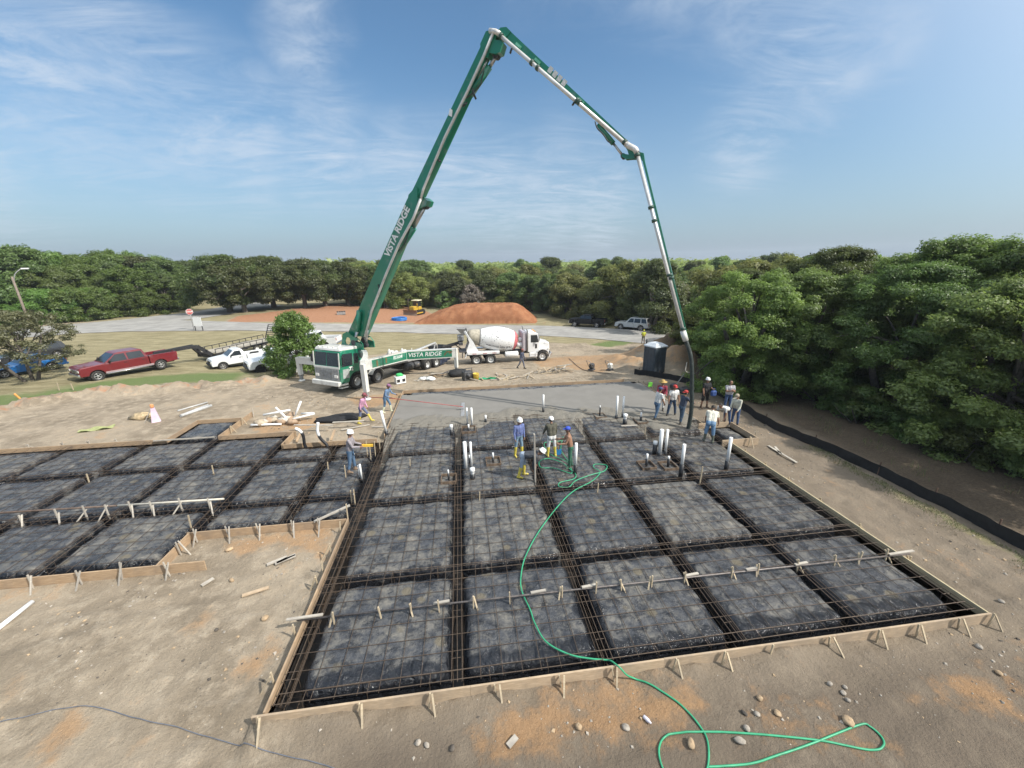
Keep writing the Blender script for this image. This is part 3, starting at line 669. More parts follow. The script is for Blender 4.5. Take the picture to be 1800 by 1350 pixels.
def form_run(p0, p1, out, n, side_label, h=.32, zt=0.0, mat=None, th=.04, group='form boards round the slab'):
    """n boards end to end; p0..p1 is the inner face line, out the outward unit vector"""
    p0, p1, out = Vector((*p0, 0)), Vector((*p1, 0)), Vector((*out, 0)); rg = random.Random(hash(side_label) % 999 if False else len(side_label) * 7 + n)
    for k in range(n):
        a, b = p0.lerp(p1, k / n), p0.lerp(p1, (k + 1) / n); d = (b - a).normalized(); off = .003 * (k % 2)
        a = a + d * .002 + out * (th / 2 + off); b = b - d * .002 + out * (th / 2 + off); c = (a + b) / 2; dz = rg.uniform(-.008, .004)
        mb = MB().bar(a - c + Vector((0, 0, 0)), b - c + Vector((0, 0, rg.uniform(-.006, .006))), th, h)
        o = link('form_board', mb, mat or WD, loc=(c.x, c.y, zt - h / 2 + dz))
        lab = ('tan lumber form board %s' % side_label) if n == 1 else 'tan lumber form board %s, %s of %s' % (side_label, ORD[k], n)
        tag(o, lab, 'form board', group)
form_run((-4.22, 5.72), (11.86, 5.72), (0, -1), 4, 'along the front edge, counted from the left corner')
form_run((-4.0, 5.74), (-4.0, 11.62), (-1, 0), 2, 'on the left front side, counted from near', mat=WT)
form_run((11.8, 5.72), (11.8, 14.96), (1, 0), 3, 'along the right side, counted from the near corner', h=.62, mat=WR)
form_run((11.8, 17.0), (11.8, 24.6), (1, 0), 2, 'on the right, counted from the boxed form')
form_run((-4.0, 25.1), (11.0, 25.1), (0, 1), 4, 'behind the concrete, counted from the left', mat=WT)
form_run((-4.0, 18.2), (-4.0, 25.08), (-1, 0), 2, 'left of the concrete, counted from near', mat=WT, th=.035)
form_run((-8.84, 11.6), (-4.06, 11.6), (0, -1), 1, 'beside the dirt corner, running left from the main slab', mat=WT)
form_run((-8.8, 10.16), (-8.8, 11.54), (1, 0), 1, 'across the step in the left wing', mat=WT)
form_run((-26.5, 10.2), (-7.55, 10.2), (0, -1), 4, 'nearest in the left wing, counted from left', mat=WT)
form_run((-28, 19.3), (-14.4, 19.3), (0, 1), 3, 'farthest in the left wing, counted from left', mat=WT)
form_run((-12.1, 19.3), (-8.5, 19.3), (0, 1), 1, 'along the far edge between the bump-out and the bent pipes', mat=WT)
form_run((-8.6, 17.85), (-8.6, 19.2), (1, 0), 1, 'closing the step beside the bent pipes', mat=WT)
form_run((-8.5, 17.8), (-4.3, 17.8), (0, 1), 1, 'behind the worker with the yellow level, under the bent pipes', mat=WT, h=.36)
form_run((-14.4, 19.36), (-14.4, 21.74), (-1, 0), 1, 'on the left of the square bump-out', mat=WT)
form_run((-12.1, 19.36), (-12.1, 22.6), (1, 0), 1, 'on the right of the square bump-out, running past its corner', mat=WT)
form_run((-14.4, 21.7), (-12.15, 21.7), (0, 1), 1, 'at the back of the square bump-out', mat=WT)
form_run((11.45, 15.0), (13.25, 15.0), (0, -1), 1, 'at the near side of the boxed form on the right', h=.36, zt=.06)
form_run((13.2, 15.05), (13.2, 16.9), (1, 0), 1, 'at the right of the boxed form, beside the bending workers', h=.36, zt=.06)
form_run((11.5, 16.9), (13.12, 16.9), (0, 1), 1, 'at the far side of the boxed form, under the bending workers', h=.36, zt=.06)
form_run((-14.9, 19.24), (-12.2, 19.24), (0, -1), 1, 'lying pale across the mouth of the square bump-out', mat=WG, h=.06, zt=.02)

def stake_mesh(mb, p0, p1, w=.045):
    w *= .8; p0, p1 = Vector(p0), Vector(p1); q = p0.lerp(p1, .86); mb.bar(p1 * 0 + p0, q, w, w * .7); mb.bar(q, p1, w, w * .7, w1=.008, h1=.008); return mb
def brace(x, y, out, label, kick=True, top=.1, group='stakes bracing the forms', jit=None, mat=WS, foot=.28):
    rg = random.Random(int(x * 100 + y * 37)); o = Vector((*out, 0)); s = Vector((-o.y, o.x, 0)); gz = T(x, y)
    t = thing('form_brace', label, 'stake', (x, y, gz), 0, group)
    tilt = rg.uniform(-.05, .05)
    mb = stake_mesh(MB(), (s * (-tilt) + Vector((0, 0, top - gz)) + o * .03), s * tilt + Vector((0, 0, -.15)) + o * rg.uniform(.02, .06)); link('stake', mb, mat, t)
    if kick:
        a = rg.uniform(-.08, .08) ; f = foot * rg.uniform(.8, 1.15)
        mb = stake_mesh(MB(), s * .07 + o * .02 + Vector((0, 0, top - gz - .03)), s * (.07 + a) + o * f + Vector((0, 0, -.1))); link('kicker', mb, mat, t)
    return t
fx = [-2.3, -1.0, .3, 1.6, 2.7, 4.0, 5.1, 6.2, 7.6, 8.8, 9.8, 10.9, 11.75]
for i, x in enumerate(fx): brace(x, 5.64, (0, -1), 'pale stake pair propping the front form board, %s from the left corner' % ORD[i], kick=i not in (7,), top=.08)
t = brace(-4.08, 5.62, (0, -1), 'pair of long stakes at the near left corner of the main slab form', top=.12, foot=.4)
for i, y in enumerate([6.4, 7.5, 9.0, 9.45, 10.2, 11.2]): brace(-4.12, y, (-1, 0), 'pale stake leaning on the left front form board, %s from the near corner' % ORD[i], kick=i % 2 == 0, top=.16, foot=.3)
for i, y in enumerate([7.5, 8.9, 10.3, 11.7, 12.9, 14.1]): brace(11.9, y, (1, 0), 'stake just showing behind the right form board, %s from the near corner' % ORD[i], top=.05, foot=.4)
for i, y in enumerate([18.4, 19.8, 21.3, 22.8, 24.1]): brace(11.9, y, (1, 0), 'stake behind the right form beside the workers, %s from the boxed form' % ORD[i], top=.12, foot=.35)
for i, (u, v_) in enumerate([(80, 1013), (158, 1009), (229, 1003), (300, 1003)]):
    q = G(u, v_, -.2); brace(q.x, 10.1, (0, -1), 'whitish stake pair on the near form of the left wing, %s from the left' % ORD[i], top=.17 if i != 2 else .3, mat=WG)
for i, x in enumerate([-8.55, -7.6, -6.7, -5.7, -4.9]): brace(x, 11.5, (0, -1), 'whitish stake pair on the form beside the dirt corner, %s from the left' % ORD[i], top=.2, mat=WG, foot=.35)
brace(-8.7, 10.9, (1, 0), 'crossed whitish stakes on the step of the left wing form', top=.2, mat=WG)
for i, (u, v_) in enumerate([(19, 772), (64, 770), (113, 768), (169, 764), (210, 762), (253, 760)]):
    q = G(u, v_); brace(q.x, 19.42, (0, 1), 'small stake behind the far form of the left wing, %s from the left' % ORD[i], top=.12, mat=WG, foot=.4)
for i, x in enumerate([-2.4, -.4, 1.7, 3.6, 5.5, 7.6, 9.6]): brace(x, 25.2, (0, 1), 'stake at the back form behind the concrete, %s from the left' % ORD[i], kick=False, top=.1)
brace(12.7, 14.9, (0, -1), 'crossed pale stakes on the near side of the boxed form', top=.22); brace(13.3, 15.3, (1, 0), 'pale stake at the near right corner of the boxed form', top=.25, kick=False)
for i, y in enumerate([19.2, 20.6, 22.2, 23.6]): brace(-4.1, y, (-1, 0), 'stake on the left form of the concrete, %s from the near end' % ORD[i], kick=False, top=.12)
brace(-12.0, 20.2, (1, 0), 'lower cross stake on the right board of the square bump-out', top=.15); brace(-12.0, 21.3, (1, 0), 'upper cross stake on the right board of the square bump-out', top=.15)
brace(-12.0, 22.5, (1, 0), 'stake at the far tip of the right bump-out board', top=.2, kick=False, mat=WG)

# grade pipes on stakes across the slabs
PIPEG = pm('dull_grey_pipe', (.16, .14, .13), .5, .3, 8, metal=.5); PIPEW = pm('white_painted_pipe', (.52, .48, .40), .5, .12, 8)
o = link('screed_pipe', MB().tube([(-4.15, 7.7, .06), (2, 7.67, .05), (7, 7.62, .06), (12.0, 7.58, .05)], .024, 8), PIPEG); tag(o, 'long grey screed pipe held on stakes across the main slab', 'screed pipe')
o = link('screed_pipe', MB().tube([(-27, 13.95, .10), (-20, 13.75, .1), (-15.8, 13.5, .10), (-12.1, 13.35, .11)], .03, 8), pm('brown_rusty_pipe', (.11, .075, .055), .6, .3)); tag(o, 'brown screed pipe on stakes across the left wing', 'screed pipe')
o = link('screed_pipe', MB().tube([(-12.05, 13.35, .11), (-8.6, 13.22, .12)], .035, 8), PIPEW); tag(o, 'white screed pipe continuing the brown one across the left wing', 'screed pipe')
scr = [(380, 220), (590, 200), (722, 200), (853, 190), (1013, 175), (1173, 160), (1410, 130), (1572, 115), (1677, 90)]
sx = [G(440 + a / 2.571, 1000 + b / 2.571, 0).x for a, b in scr] + [G(1000 + a / 2.368, 800 + b / 2.368, 0).x for a, b in [(347, 540), (487, 530), (687, 510), (790, 490), (960, 475), (1120, 460), (1228, 450), (1330, 430)]]
for i, x in enumerate(sx):
    t = thing('grade_stake', 'pale stake holding the grey screed pipe, %s from the left end' % ORD[i], 'stake', (x, 7.66, -.12), 0, 'stakes holding the grey screed pipe'); rg = random.Random(i)
    link('stake', stake_mesh(MB(), (rg.uniform(-.03, .03), -.045, .38), (rg.uniform(-.03, .03), -.05, -.06), .05), WS, t)
    if i % 2 == 0 or i > 8: link('cross_piece', stake_mesh(MB(), (rg.uniform(-.02, .02), .03, .30), (rg.uniform(.08, .16) * (1 if i % 3 else -1), -.16, -.06), .045), WS, t)
for i, (x, y) in enumerate([(-3.95, 7.7), (-.82, 7.68), (1.55, 7.67), (2.85, 7.66), (5.6, 7.65), (7.3, 7.62), (8.7, 7.6), (11.75, 7.58)]):
    L = .42 if i in (0, 7) else .2
    o = link('wood_scrap', MB().bar((-L, 0, 0), (L * .9, .02, .01), .065, .03), WG, loc=(x, y, .11)); tag(o, 'flat scrap of lumber lying on the grey screed pipe, %s from the left' % ORD[i], 'wood scrap', 'scraps on the grey screed pipe')
for i, (a, b) in enumerate([(98, 540), (265, 530), (390, 515), (490, 510), (595, 495), (690, 495), (820, 480), (950, 480)]):
    q = G(a / 2.571, 700 + b / 2.571, .1)
    t = thing('grade_stake', 'whitish stake pair holding the left wing screed pipe, %s from the left' % ORD[i], 'stake', (q.x, q.y, -.12), 0, 'stakes holding the left wing screed pipe'); rg = random.Random(40 + i)
    link('stake', stake_mesh(MB(), (0, -.05, .5 if i != 0 else .35), (.02, -.06, -.06), .055), WG, t); link('cross_piece', stake_mesh(MB(), (.02, .02, .45 if i in (3,) else .32), (rg.choice((-1, 1)) * .2, -.3, -.06), .05), WG, t)
# leaning rail at the main slab corner and isolated stakes
def two_px(name, a, b, za, zb, w, h, mat, lab, cat, group=None):
    A, B = G(*a, za), G(*b, zb); c = (A + B) / 2; o = link(name, MB().bar(A - c, B - c, w, h), mat, loc=c); return tag(o, lab, cat, group)
two_px('lumber_rail', (552, 917), (615, 888), .02, .28, .09, .04, WG, 'pale rail slanting up to the stakes at the inner corner of the slab', 'rail')
for i, (u, vb, vt, lab) in enumerate([(612, 916, 886, 'tall pale stake at the inner corner where the two slabs meet'), (618, 882, 862, 'pale stake by the main slab edge, just beyond the inner corner'), (624, 884, 861, 'leaning pale stake beside the inner corner stake'),
        (608, 840, 818, 'thin stake left of the white pipe by the worker with the level'), (646, 800, 775, 'stake on the main slab edge, in front of the leaning white pipe'), (652, 806, 782, 'second stake on the slab edge in front of the leaning white pipe'), (660, 800, 776, 'third stake on the slab edge in front of the leaning white pipe'), (668, 790, 760, 'stake nearest the leaning white pipe'),
        (843, 880, 865, 'short stake standing on the pad nearest the middle of the slab'), (1050, 866, 850, 'short stake on the pad right of the green hose'), (1230, 850, 820, 'tall stake standing beside the right end of the foil trench'), (1133, 765, 751, 'thin stake among the pads left of the bending worker'), (721, 820, 807, 'short stake on the pad behind the inner corner'),
        (157, 849, 833, 'slanted stake standing in the left wing trench'), (376, 835, 818, 'slanted stake standing on a left wing pad'), (577, 826, 812, 'short stake left of the worker with the level'), (336, 928, 906, 'stake standing by the diagonal trench of the left wing')]):
    q = G(u, vb, -.1); zt = zat(u, vt, q.x, q.y); o = link('grade_stake', stake_mesh(MB(), (.02, 0, zt + .1), (0, 0, -.08), .05), WS, loc=(q.x, q.y, -.1)); tag(o, lab, 'stake', 'single stakes in the slab')
for i, (a, b, lab) in enumerate([((25, 692), (45, 709), 'leaning orange-topped survey stake at the left edge of the lawn'), ((100, 673), (104, 686), 'survey stake standing upright on the lawn in front of the red pickup'), ((124, 674), (129, 685), 'shorter survey stake right of the upright one on the lawn')]):
    q = G(*b); zt = zat(a[0], a[1], q.x, q.y); A = G(a[0], a[1], zt); t = thing('survey_stake', lab, 'stake', q, 0, None)
    link('stake', stake_mesh(MB(), A - q, (0, 0, -.1), .07), WS, t)
    if i == 0: link('paint_band', MB().bar((A - q) * .98, (A - q) * .45, .078, .057), pm('orange_paint', (.75, .28, .06), .6), t)
# the wood post the bending worker holds
q = G(941, 855, -.3); zt = zat(936, 763, q.x, q.y); o = link('wood_post', MB().bar((0, 0, -.3), (-.05, 0, zt), .15, .05), WG, loc=(q.x, q.y, 0)); tag(o, 'tall grey plank standing upright beside the bending worker', 'plank')

# ------------------------------------------------------------------ plumbing stub-ups
PVC = pm('white_pvc', (.78, .78, .76), .4, .05, 4); ABS = pm('black_pipe_sleeve', (.018, .018, .02), .45, .3, 8); MUD = pm('muddy_board', (.13, .09, .06), .85, .4, 9)
def stub(u, vt, vb, label, r=.05, sleeve=None, box=0, lean=(0, 0), cap=False, z0=-.1):
    q = G(u, vb, z0); zt = zat(u, vt, q.x, q.y); H_ = zt - z0
    t = thing('stub_pipe', label, 'pipe', (q.x, q.y, z0), 0, 'plumbing stub-ups')
    s = sleeve if sleeve is not None else .25; r *= .82
    L = Vector((lean[0], lean[1], 0))
    link('sleeve', MB().tube([L * 0 + Vector((0, 0, -.15)), L * (s / H_) + Vector((0, 0, s))], r * 1.35, 10), ABS, t)
    link('pipe', MB().tube([L * (s / H_) + Vector((0, 0, s - .05)), L + Vector((0, 0, H_))], r, 12), PVC, t)
    if cap: link('cap', MB().lathe([(0, .01), (r * 1.3, .008), (r * 1.3, -.14), (r, -.15)], 14, 0, Matrix.Translation((L.x, L.y, H_))), PVC, t)
    if box:
        b = MB()
        for a in range(4): b.box((0, 0, 0), (box, .03, .12), Matrix.Rotation(a * math.pi / 2, 3, 'Z')); 
        bb = MB()
        for a in range(4):
            Rm = Matrix.Rotation(a * math.pi / 2, 3, 'Z'); bb.box(Rm @ Vector((0, box / 2 - .016 * (a % 2), .05)), (box - (.07 if a % 2 else 0), .03, .14), Rm)
        link('boxout', bb, MUD, t)
P = [(955, 694, 727, 'lone tall white pipe standing in the lumpy edge of the concrete', .06, .35, 0), (822, 717, 748, 'left of two white pipes rising at the far end of the first long trench', .055, .12, 0), (830, 717, 750, 'right of two white pipes rising at the far end of the first long trench', .06, .1, 0),
     (854, 730, 743, 'short white stub with black base in the concrete right of the pipe pair', .06, .22, 0), (794, 747, 765, 'capped white stub left of the pipe pair by the first long trench', .075, .3, 0), (824, 746, 757, 'very short white stub over a wooden box-out by the pipe pair', .05, .15, .7),
     (819, 777, 824, 'thicker left pipe of the nearer pair beside the first long trench', .085, .05, 0), (829, 777, 821, 'slimmer right pipe of the nearer pair beside the first long trench', .055, .05, 0), (831, 823, 842, 'wide white cap on a black sleeve in front of the nearer pipe pair', .09, .22, 0), (826, 800, 816, 'tiny stub half hidden by the nearer pipe pair', .04, .3, 0),
     (867, 796, 813, 'tiny white stub in a muddy wooden box-out left of the bending worker', .045, .25, .62), (789, 826, 844, 'short dark stub in a box-out at the left side of the first long trench', .035, .3, .6), (1011, 779, 833, 'tall white pipe beside the shirtless worker with the hose', .07, .4, 0),
     (1083, 696, 737, 'left of two tall white pipes right of the lone pipe', .07, .22, 0), (1094, 697, 737, 'right of two tall white pipes right of the lone pipe', .06, .3, 0), (1098, 728, 746, 'stout capped stub in front of the two tall pipes', .1, .28, 0), (1126, 725, 742, 'short stub in a round muddy box-out near the hose crew', .05, .3, .6),
     (1054, 713, 733, 'rusty dark stub in a box-out at the concrete edge', .035, .55, .6), (1159, 755, 801, 'thickest of three white pipes in the fourth column of pads', .095, .15, 0), (1169, 755, 800, 'slim tall pipe leaning beside the thickest pipe', .065, .22, 0), (1150, 776, 799, 'capped shorter pipe left of the thickest pipe', .085, .5, 0),
     (1136, 798, 820, 'left of two stubs standing in muddy box-outs', .05, .35, .6), (1174, 802, 821, 'right of two stubs standing in muddy box-outs', .05, .38, .6), (1196, 781, 838, 'tall pipe at the near edge of the box-out pad', .075, .55, 0), (1276, 769, 826, 'tall white pipe nearest the right form board', .075, .4, 0)]
for (u, vt, vb, lab, r, s, bx_) in P: stub(u, vt, vb, lab, r, s, bx_, cap=lab.count('cap') > 0)
q = G(680, 763, -.05); zt = zat(676, 722, q.x, q.y); t = thing('stub_pipe', 'white pipe leaning over the left form of the concrete', 'pipe', (q.x, q.y, -.05), 0, None)
link('sleeve', MB().tube([(0, 0, -.15), (-.02, 0, .16)], .085, 10), ABS, t); link('pipe', MB().tube([(-.02, 0, .12), (-.14, 0, zt + .05)], .062, 12), PVC, t)
for u, vt, vb, lab in [(636, 816, 842, 'white pipe standing right of the worker with the level'), (632, 818, 840, 'thin pale stick beside the white pipe by the worker with the level')]: stub(u, vt, vb, lab, .045 if u == 636 else .02, .05)
# bent conduits
for k, (pts, lab) in enumerate([([(519, 753), (527, 757), (533, 766), (535, 780)], 'curved conduit, white above and black below, at the left of the step form'), ([(559, 743), (558, 757), (563, 770), (574, 781)], 'taller curved conduit, white above and black below, right of the other')]):
    base = Vector((G(pts[3][0], pts[3][1], -.1).x, 17.6, -.1))
    w = [onplane(u, v_, Vector((0, 17.6, 0)), Vector((0, 1, 0))) for u, v_ in pts]; sp = smooth_path(w, 6); h = int(len(sp) * (.52 if k == 0 else .55))
    t = thing('bent_conduit', lab, 'conduit', base); link('white_end', MB().tube(sp[:h + 1], .065, 10), PVC, t, True); link('black_end', MB().tube(sp[h:] + [sp[-1] + Vector((.1, -.1, -.3))], .068, 10), ABS, t, True)

# ------------------------------------------------------------------ hoses and lines
def hose(name, pts, r, mat, lab, cat, z=-.03, n=7, zs=None, terrain=False):
    w = []
    for i, (u, v_) in enumerate(pts):
        zz = zs[i] if zs else z
        q = G(u, v_, zz)
        if terrain: q = G(u, v_); q.z = T(q.x, q.y) + r * .8
        w.append(q)
    w = smooth_path(w, n)
    if terrain:
        for q in w:
            if inpoly(q.x, q.y) < -.02: q.z = T(q.x, q.y) + r + .012
    o = link(name, MB().tube(w, r, 8), mat, fix=False); return tag(o, lab, cat)
GH = pm('green_hose', (.038, .31, .155), .45, .15, 5)
# nearer run: from the working crew over the slab, over the front board, ending in a loop on the dirt
seg1 = [(1003, 822), (1004, 832), (975, 823), (952, 822), (948, 812), (962, 806), (985, 812), (1000, 823), (1012, 834), (1008, 842), (985, 848), (983, 855), (1000, 856), (1012, 845), (1038, 835), (1062, 828), (1066, 818), (1046, 816), (1044, 822), (1055, 830), (1040, 846), (1010, 862), (985, 885), (950, 930), (925, 975), (916, 1010), (917, 1038), (932, 1072), (940, 1095), (960, 1128), (1000, 1150), (1040, 1158), (1066, 1160)]
seg2 = [(1120, 1195), (1165, 1220), (1205, 1250), (1232, 1280), (1244, 1310), (1243, 1352), (1225, 1385), (1185, 1380), (1163, 1350), (1158, 1318), (1170, 1295), (1200, 1289), (1260, 1288), (1340, 1294), (1440, 1304), (1530, 1318), (1552, 1312), (1550, 1295), (1530, 1278), (1510, 1275), (1440, 1304), (1340, 1338), (1290, 1346), (1245, 1350)]
w = [G(u, v_, -.035) for u, v_ in seg1] + [Vector((2.71, 5.79, .02)), Vector((2.77, 5.70, .036)), Vector((2.84, 5.62, .02)), Vector((2.97, 5.57, -.13))] + [G(u, v_) + Vector((0, 0, .015)) for u, v_ in seg2]
for q in w[len(seg1) + 4:]: q.z = T(q.x, q.y) + .018
w = smooth_path(w, 9)
for q in w:
    if 5.64 < q.y < 5.76: q.z = max(q.z, .03)
    elif q.y < 5.63: q.z = max(q.z, T(q.x, q.y) + .02)
o = link('garden_hose', MB().tube(w, .018, 8), GH, fix=False); tag(o, 'long green hose winding over the slab and looped on the dirt in front', 'hose')
hose('garden_hose', [(1003, 815), (985, 806), (970, 800), (960, 790), (958, 778), (985, 775), (990, 768), (986, 790), (1000, 812)], .015, GH, 'short green hose loop behind the worker with the shovel', 'hose', z=-.04)
hose('cable', [(-40, 1280), (40, 1262), (110, 1246), (165, 1242), (215, 1256), (260, 1270), (310, 1279), (380, 1299), (440, 1315), (500, 1330), (570, 1347), (640, 1372)], .008, pm('blue_grey_cable', (.13, .14, .165), .6), 'thin blue-grey line snaking over the bare dirt at lower left', 'cable', terrain=True)
hose('cable', [(1000, 630), (1012, 642), (1025, 650), (1040, 654), (1075, 658)], .02, ABS, 'dark cable on the dirt behind the back form', 'cable', terrain=True)
q0, q1 = G(-25, 1125), G(58, 1060); c = (q0 + q1) / 2
o = link('pipe', MB().tube([q0 - c, q1 - c], .055, 12), PVC, loc=(c.x, c.y, T(c.x, c.y) + .06)); tag(o, 'white pipe lying on the dirt at the left edge of the picture', 'pipe')
# bull float
t = thing('bull_float', 'bull float with long red handle lying over the fresh concrete', 'bull float', G(814, 720, -.02))
A = G(614, 696, -.2) ; mid = G(688, 703, .35); hd = G(814, 719, .02); A.z = .55; A = onplane(648, 698, mid, Vector((0, 1, 0)))
link('handle', MB().tube([A, mid + Vector((0, 0, .1)), hd + Vector((0, 0, .14))], .02, 8), pm('red_handle', (.30, .045, .04), .45), t, True)
link('blade', MB().bar(G(814, 708, -.01), G(813, 731, -.01), .2, .02).bar(hd + Vector((-.25, 0, .1)), hd + Vector((.05, 0, .03)), .06, .05), pm('magnesium', (.45, .44, .42), .45, metal=.6), t, True)
# ------------------------------------------------------------------ vehicles
TYRE = pm('tyre_rubber', (.028, .027, .026), .85, .3, 12, dirt=(.16, .13, .10), dirt_amt=.2); ALLOY = pm('wheel_alloy', (.55, .55, .55), .35, .1, 6, metal=.7); STEELW = pm('white_steel_wheel', (.62, .62, .60), .5, .15, 9, dirt=(.3, .25, .2), dirt_amt=.2)
TRIM = pm('black_trim', (.02, .02, .022), .55, .3, 9); CHROME = pm('chrome', (.62, .62, .63), .22, .05, 4, metal=.9); GLASS = glass_mat('dark_glass'); LAMP = pm('lamp_glass', (.72, .70, .64), .2, .05, 5, coat=.5); TAIL = pm('tail_lamp_red', (.32, .015, .015), .25, .1, 5, coat=.5)
def paint(name, c, rough=.32, dirt=.15): return pm(name, c, rough, .06, 1.5, coat=.5, dirt=tuple(.5 * x + .12 for x in c), dirt_amt=dirt)
def shrink(poly, d):
    n = len(poly); A = sum(poly[i][0] * poly[(i + 1) % n][1] - poly[(i + 1) % n][0] * poly[i][1] for i in range(n)); s = 1 if A > 0 else -1; out = []
    for i in range(n):
        (x0, y0), (x1, y1), (x2, y2) = poly[i - 1], poly[i], poly[(i + 1) % n]
        e1 = Vector((x1 - x0, y1 - y0)); e2 = Vector((x2 - x1, y2 - y1)); e1 = e1.normalized() if e1.length > 1e-6 else e2.normalized(); e2 = e2.normalized() if e2.length > 1e-6 else e1
        nn = Vector((-(e1.y + e2.y), e1.x + e2.x)); nn = nn.normalized() if nn.length > 1e-6 else Vector((-e1.y, e1.x))
        out.append((x1 + s * nn.x * d, y1 + s * nn.y * d))
    return out
def side_body(mb, poly, hw, bev=.05, mi=0, f=None, y0=None):
    """side outline extruded across the width with softened long edges"""
    n = len(poly); sh = shrink(poly, bev * .8); rings = [(-hw, sh), (-hw + bev * .35, shrink(poly, bev * .3)), (-hw + bev, poly), (hw - bev, poly), (hw - bev * .35, shrink(poly, bev * .3)), (hw, sh)]
    if y0 is not None: rings = [(y0 + y, p) for y, p in rings]
    vs = []
    for y, pl in rings:
        for x, z in pl:
            p = (x, y, z); vs.append(f(*p) if f else p)
    fs = [list(range(n)), list(range((len(rings) - 1) * n, len(rings) * n))[::-1]]
    for r in range(len(rings) - 1):
        for i in range(n): fs.append((r * n + i, (r + 1) * n + i, (r + 1) * n + (i + 1) % n, r * n + (i + 1) % n))
    mb.add(vs, fs, mi); return mb
def arch(a, ra, cz, zb, n=9):
    th = math.asin(max(-1, min(1, (zb - cz) / ra))); out = []
    for k in range(n + 1):
        t = math.pi - th + (2 * th - math.pi) * k / n; out.append((a + ra * math.cos(t), cz + ra * math.sin(t)))
    return out
def wheel(par, x, y, r, w, rim=ALLOY, steel=False, rr=.6, dual=False, name='wheel', spokes=5):
    """tyre with the rim as its child; y sign gives the outer side"""
    s = 1 if y > 0 else -1; M_ = Matrix.Translation((x, y, r)) @ Matrix.Rotation(-s * math.pi / 2, 4, 'X')
    ri = r * rr; h = w / 2
    prof = [(ri * .98, -h * .8), (r * .9, -h), (r * .985, -h * .8), (r, -h * .35), (r, h * .35), (r * .985, h * .8), (r * .9, h), (ri + .02, h * .92), (ri, h * .7)]
    o = link(name, MB().lathe(prof, 26, 0, M_), TYRE, par)
    m = MB(); lip = h * .78
    if steel: m.lathe([(ri, h * .55), (ri * .97, lip), (ri * .86, lip * .9), (ri * .78, -h * .1), (ri * .42, -h * .15), (ri * .36, h * .3), (ri * .22, h * .42), (0, h * .45)], 22, 0, M_)
    else:
        m.lathe([(ri, h * .5), (ri * .97, lip), (ri * .88, lip * .8), (ri * .85, h * .1)], 22, 0, M_); m.lathe([(ri * .26, h * .3), (ri * .22, h * .75), (0, h * .78)], 14, 0, M_); m.lathe([(ri * .86, h * .1), (0, h * .05)], 22, 1, M_)
        for k in range(spokes):
            t = 2 * math.pi * k / spokes; a = M_ @ Vector((ri * .2 * math.cos(t), ri * .2 * math.sin(t), h * .6)); b = M_ @ Vector((ri * .92 * math.cos(t), ri * .92 * math.sin(t), h * .6)); m.bar(a, b, ri * .24, h * .3, up=(0, s, 0))
    link('rim', m, [rim, TRIM], o); return o
def quadpanel(mb, pts, off, mi=0):
    """thin solid plate on four or more points, pushed out along off"""
    n = len(pts); o = Vector(off); vs = [Vector(p) - o * .5 for p in pts] + [Vector(p) + o for p in pts]
    mb.add(vs, [list(range(n)), list(range(n, 2 * n))[::-1]] + [(i, n + i, n + (i + 1) % n, (i + 1) % n) for i in range(n)], mi); return mb
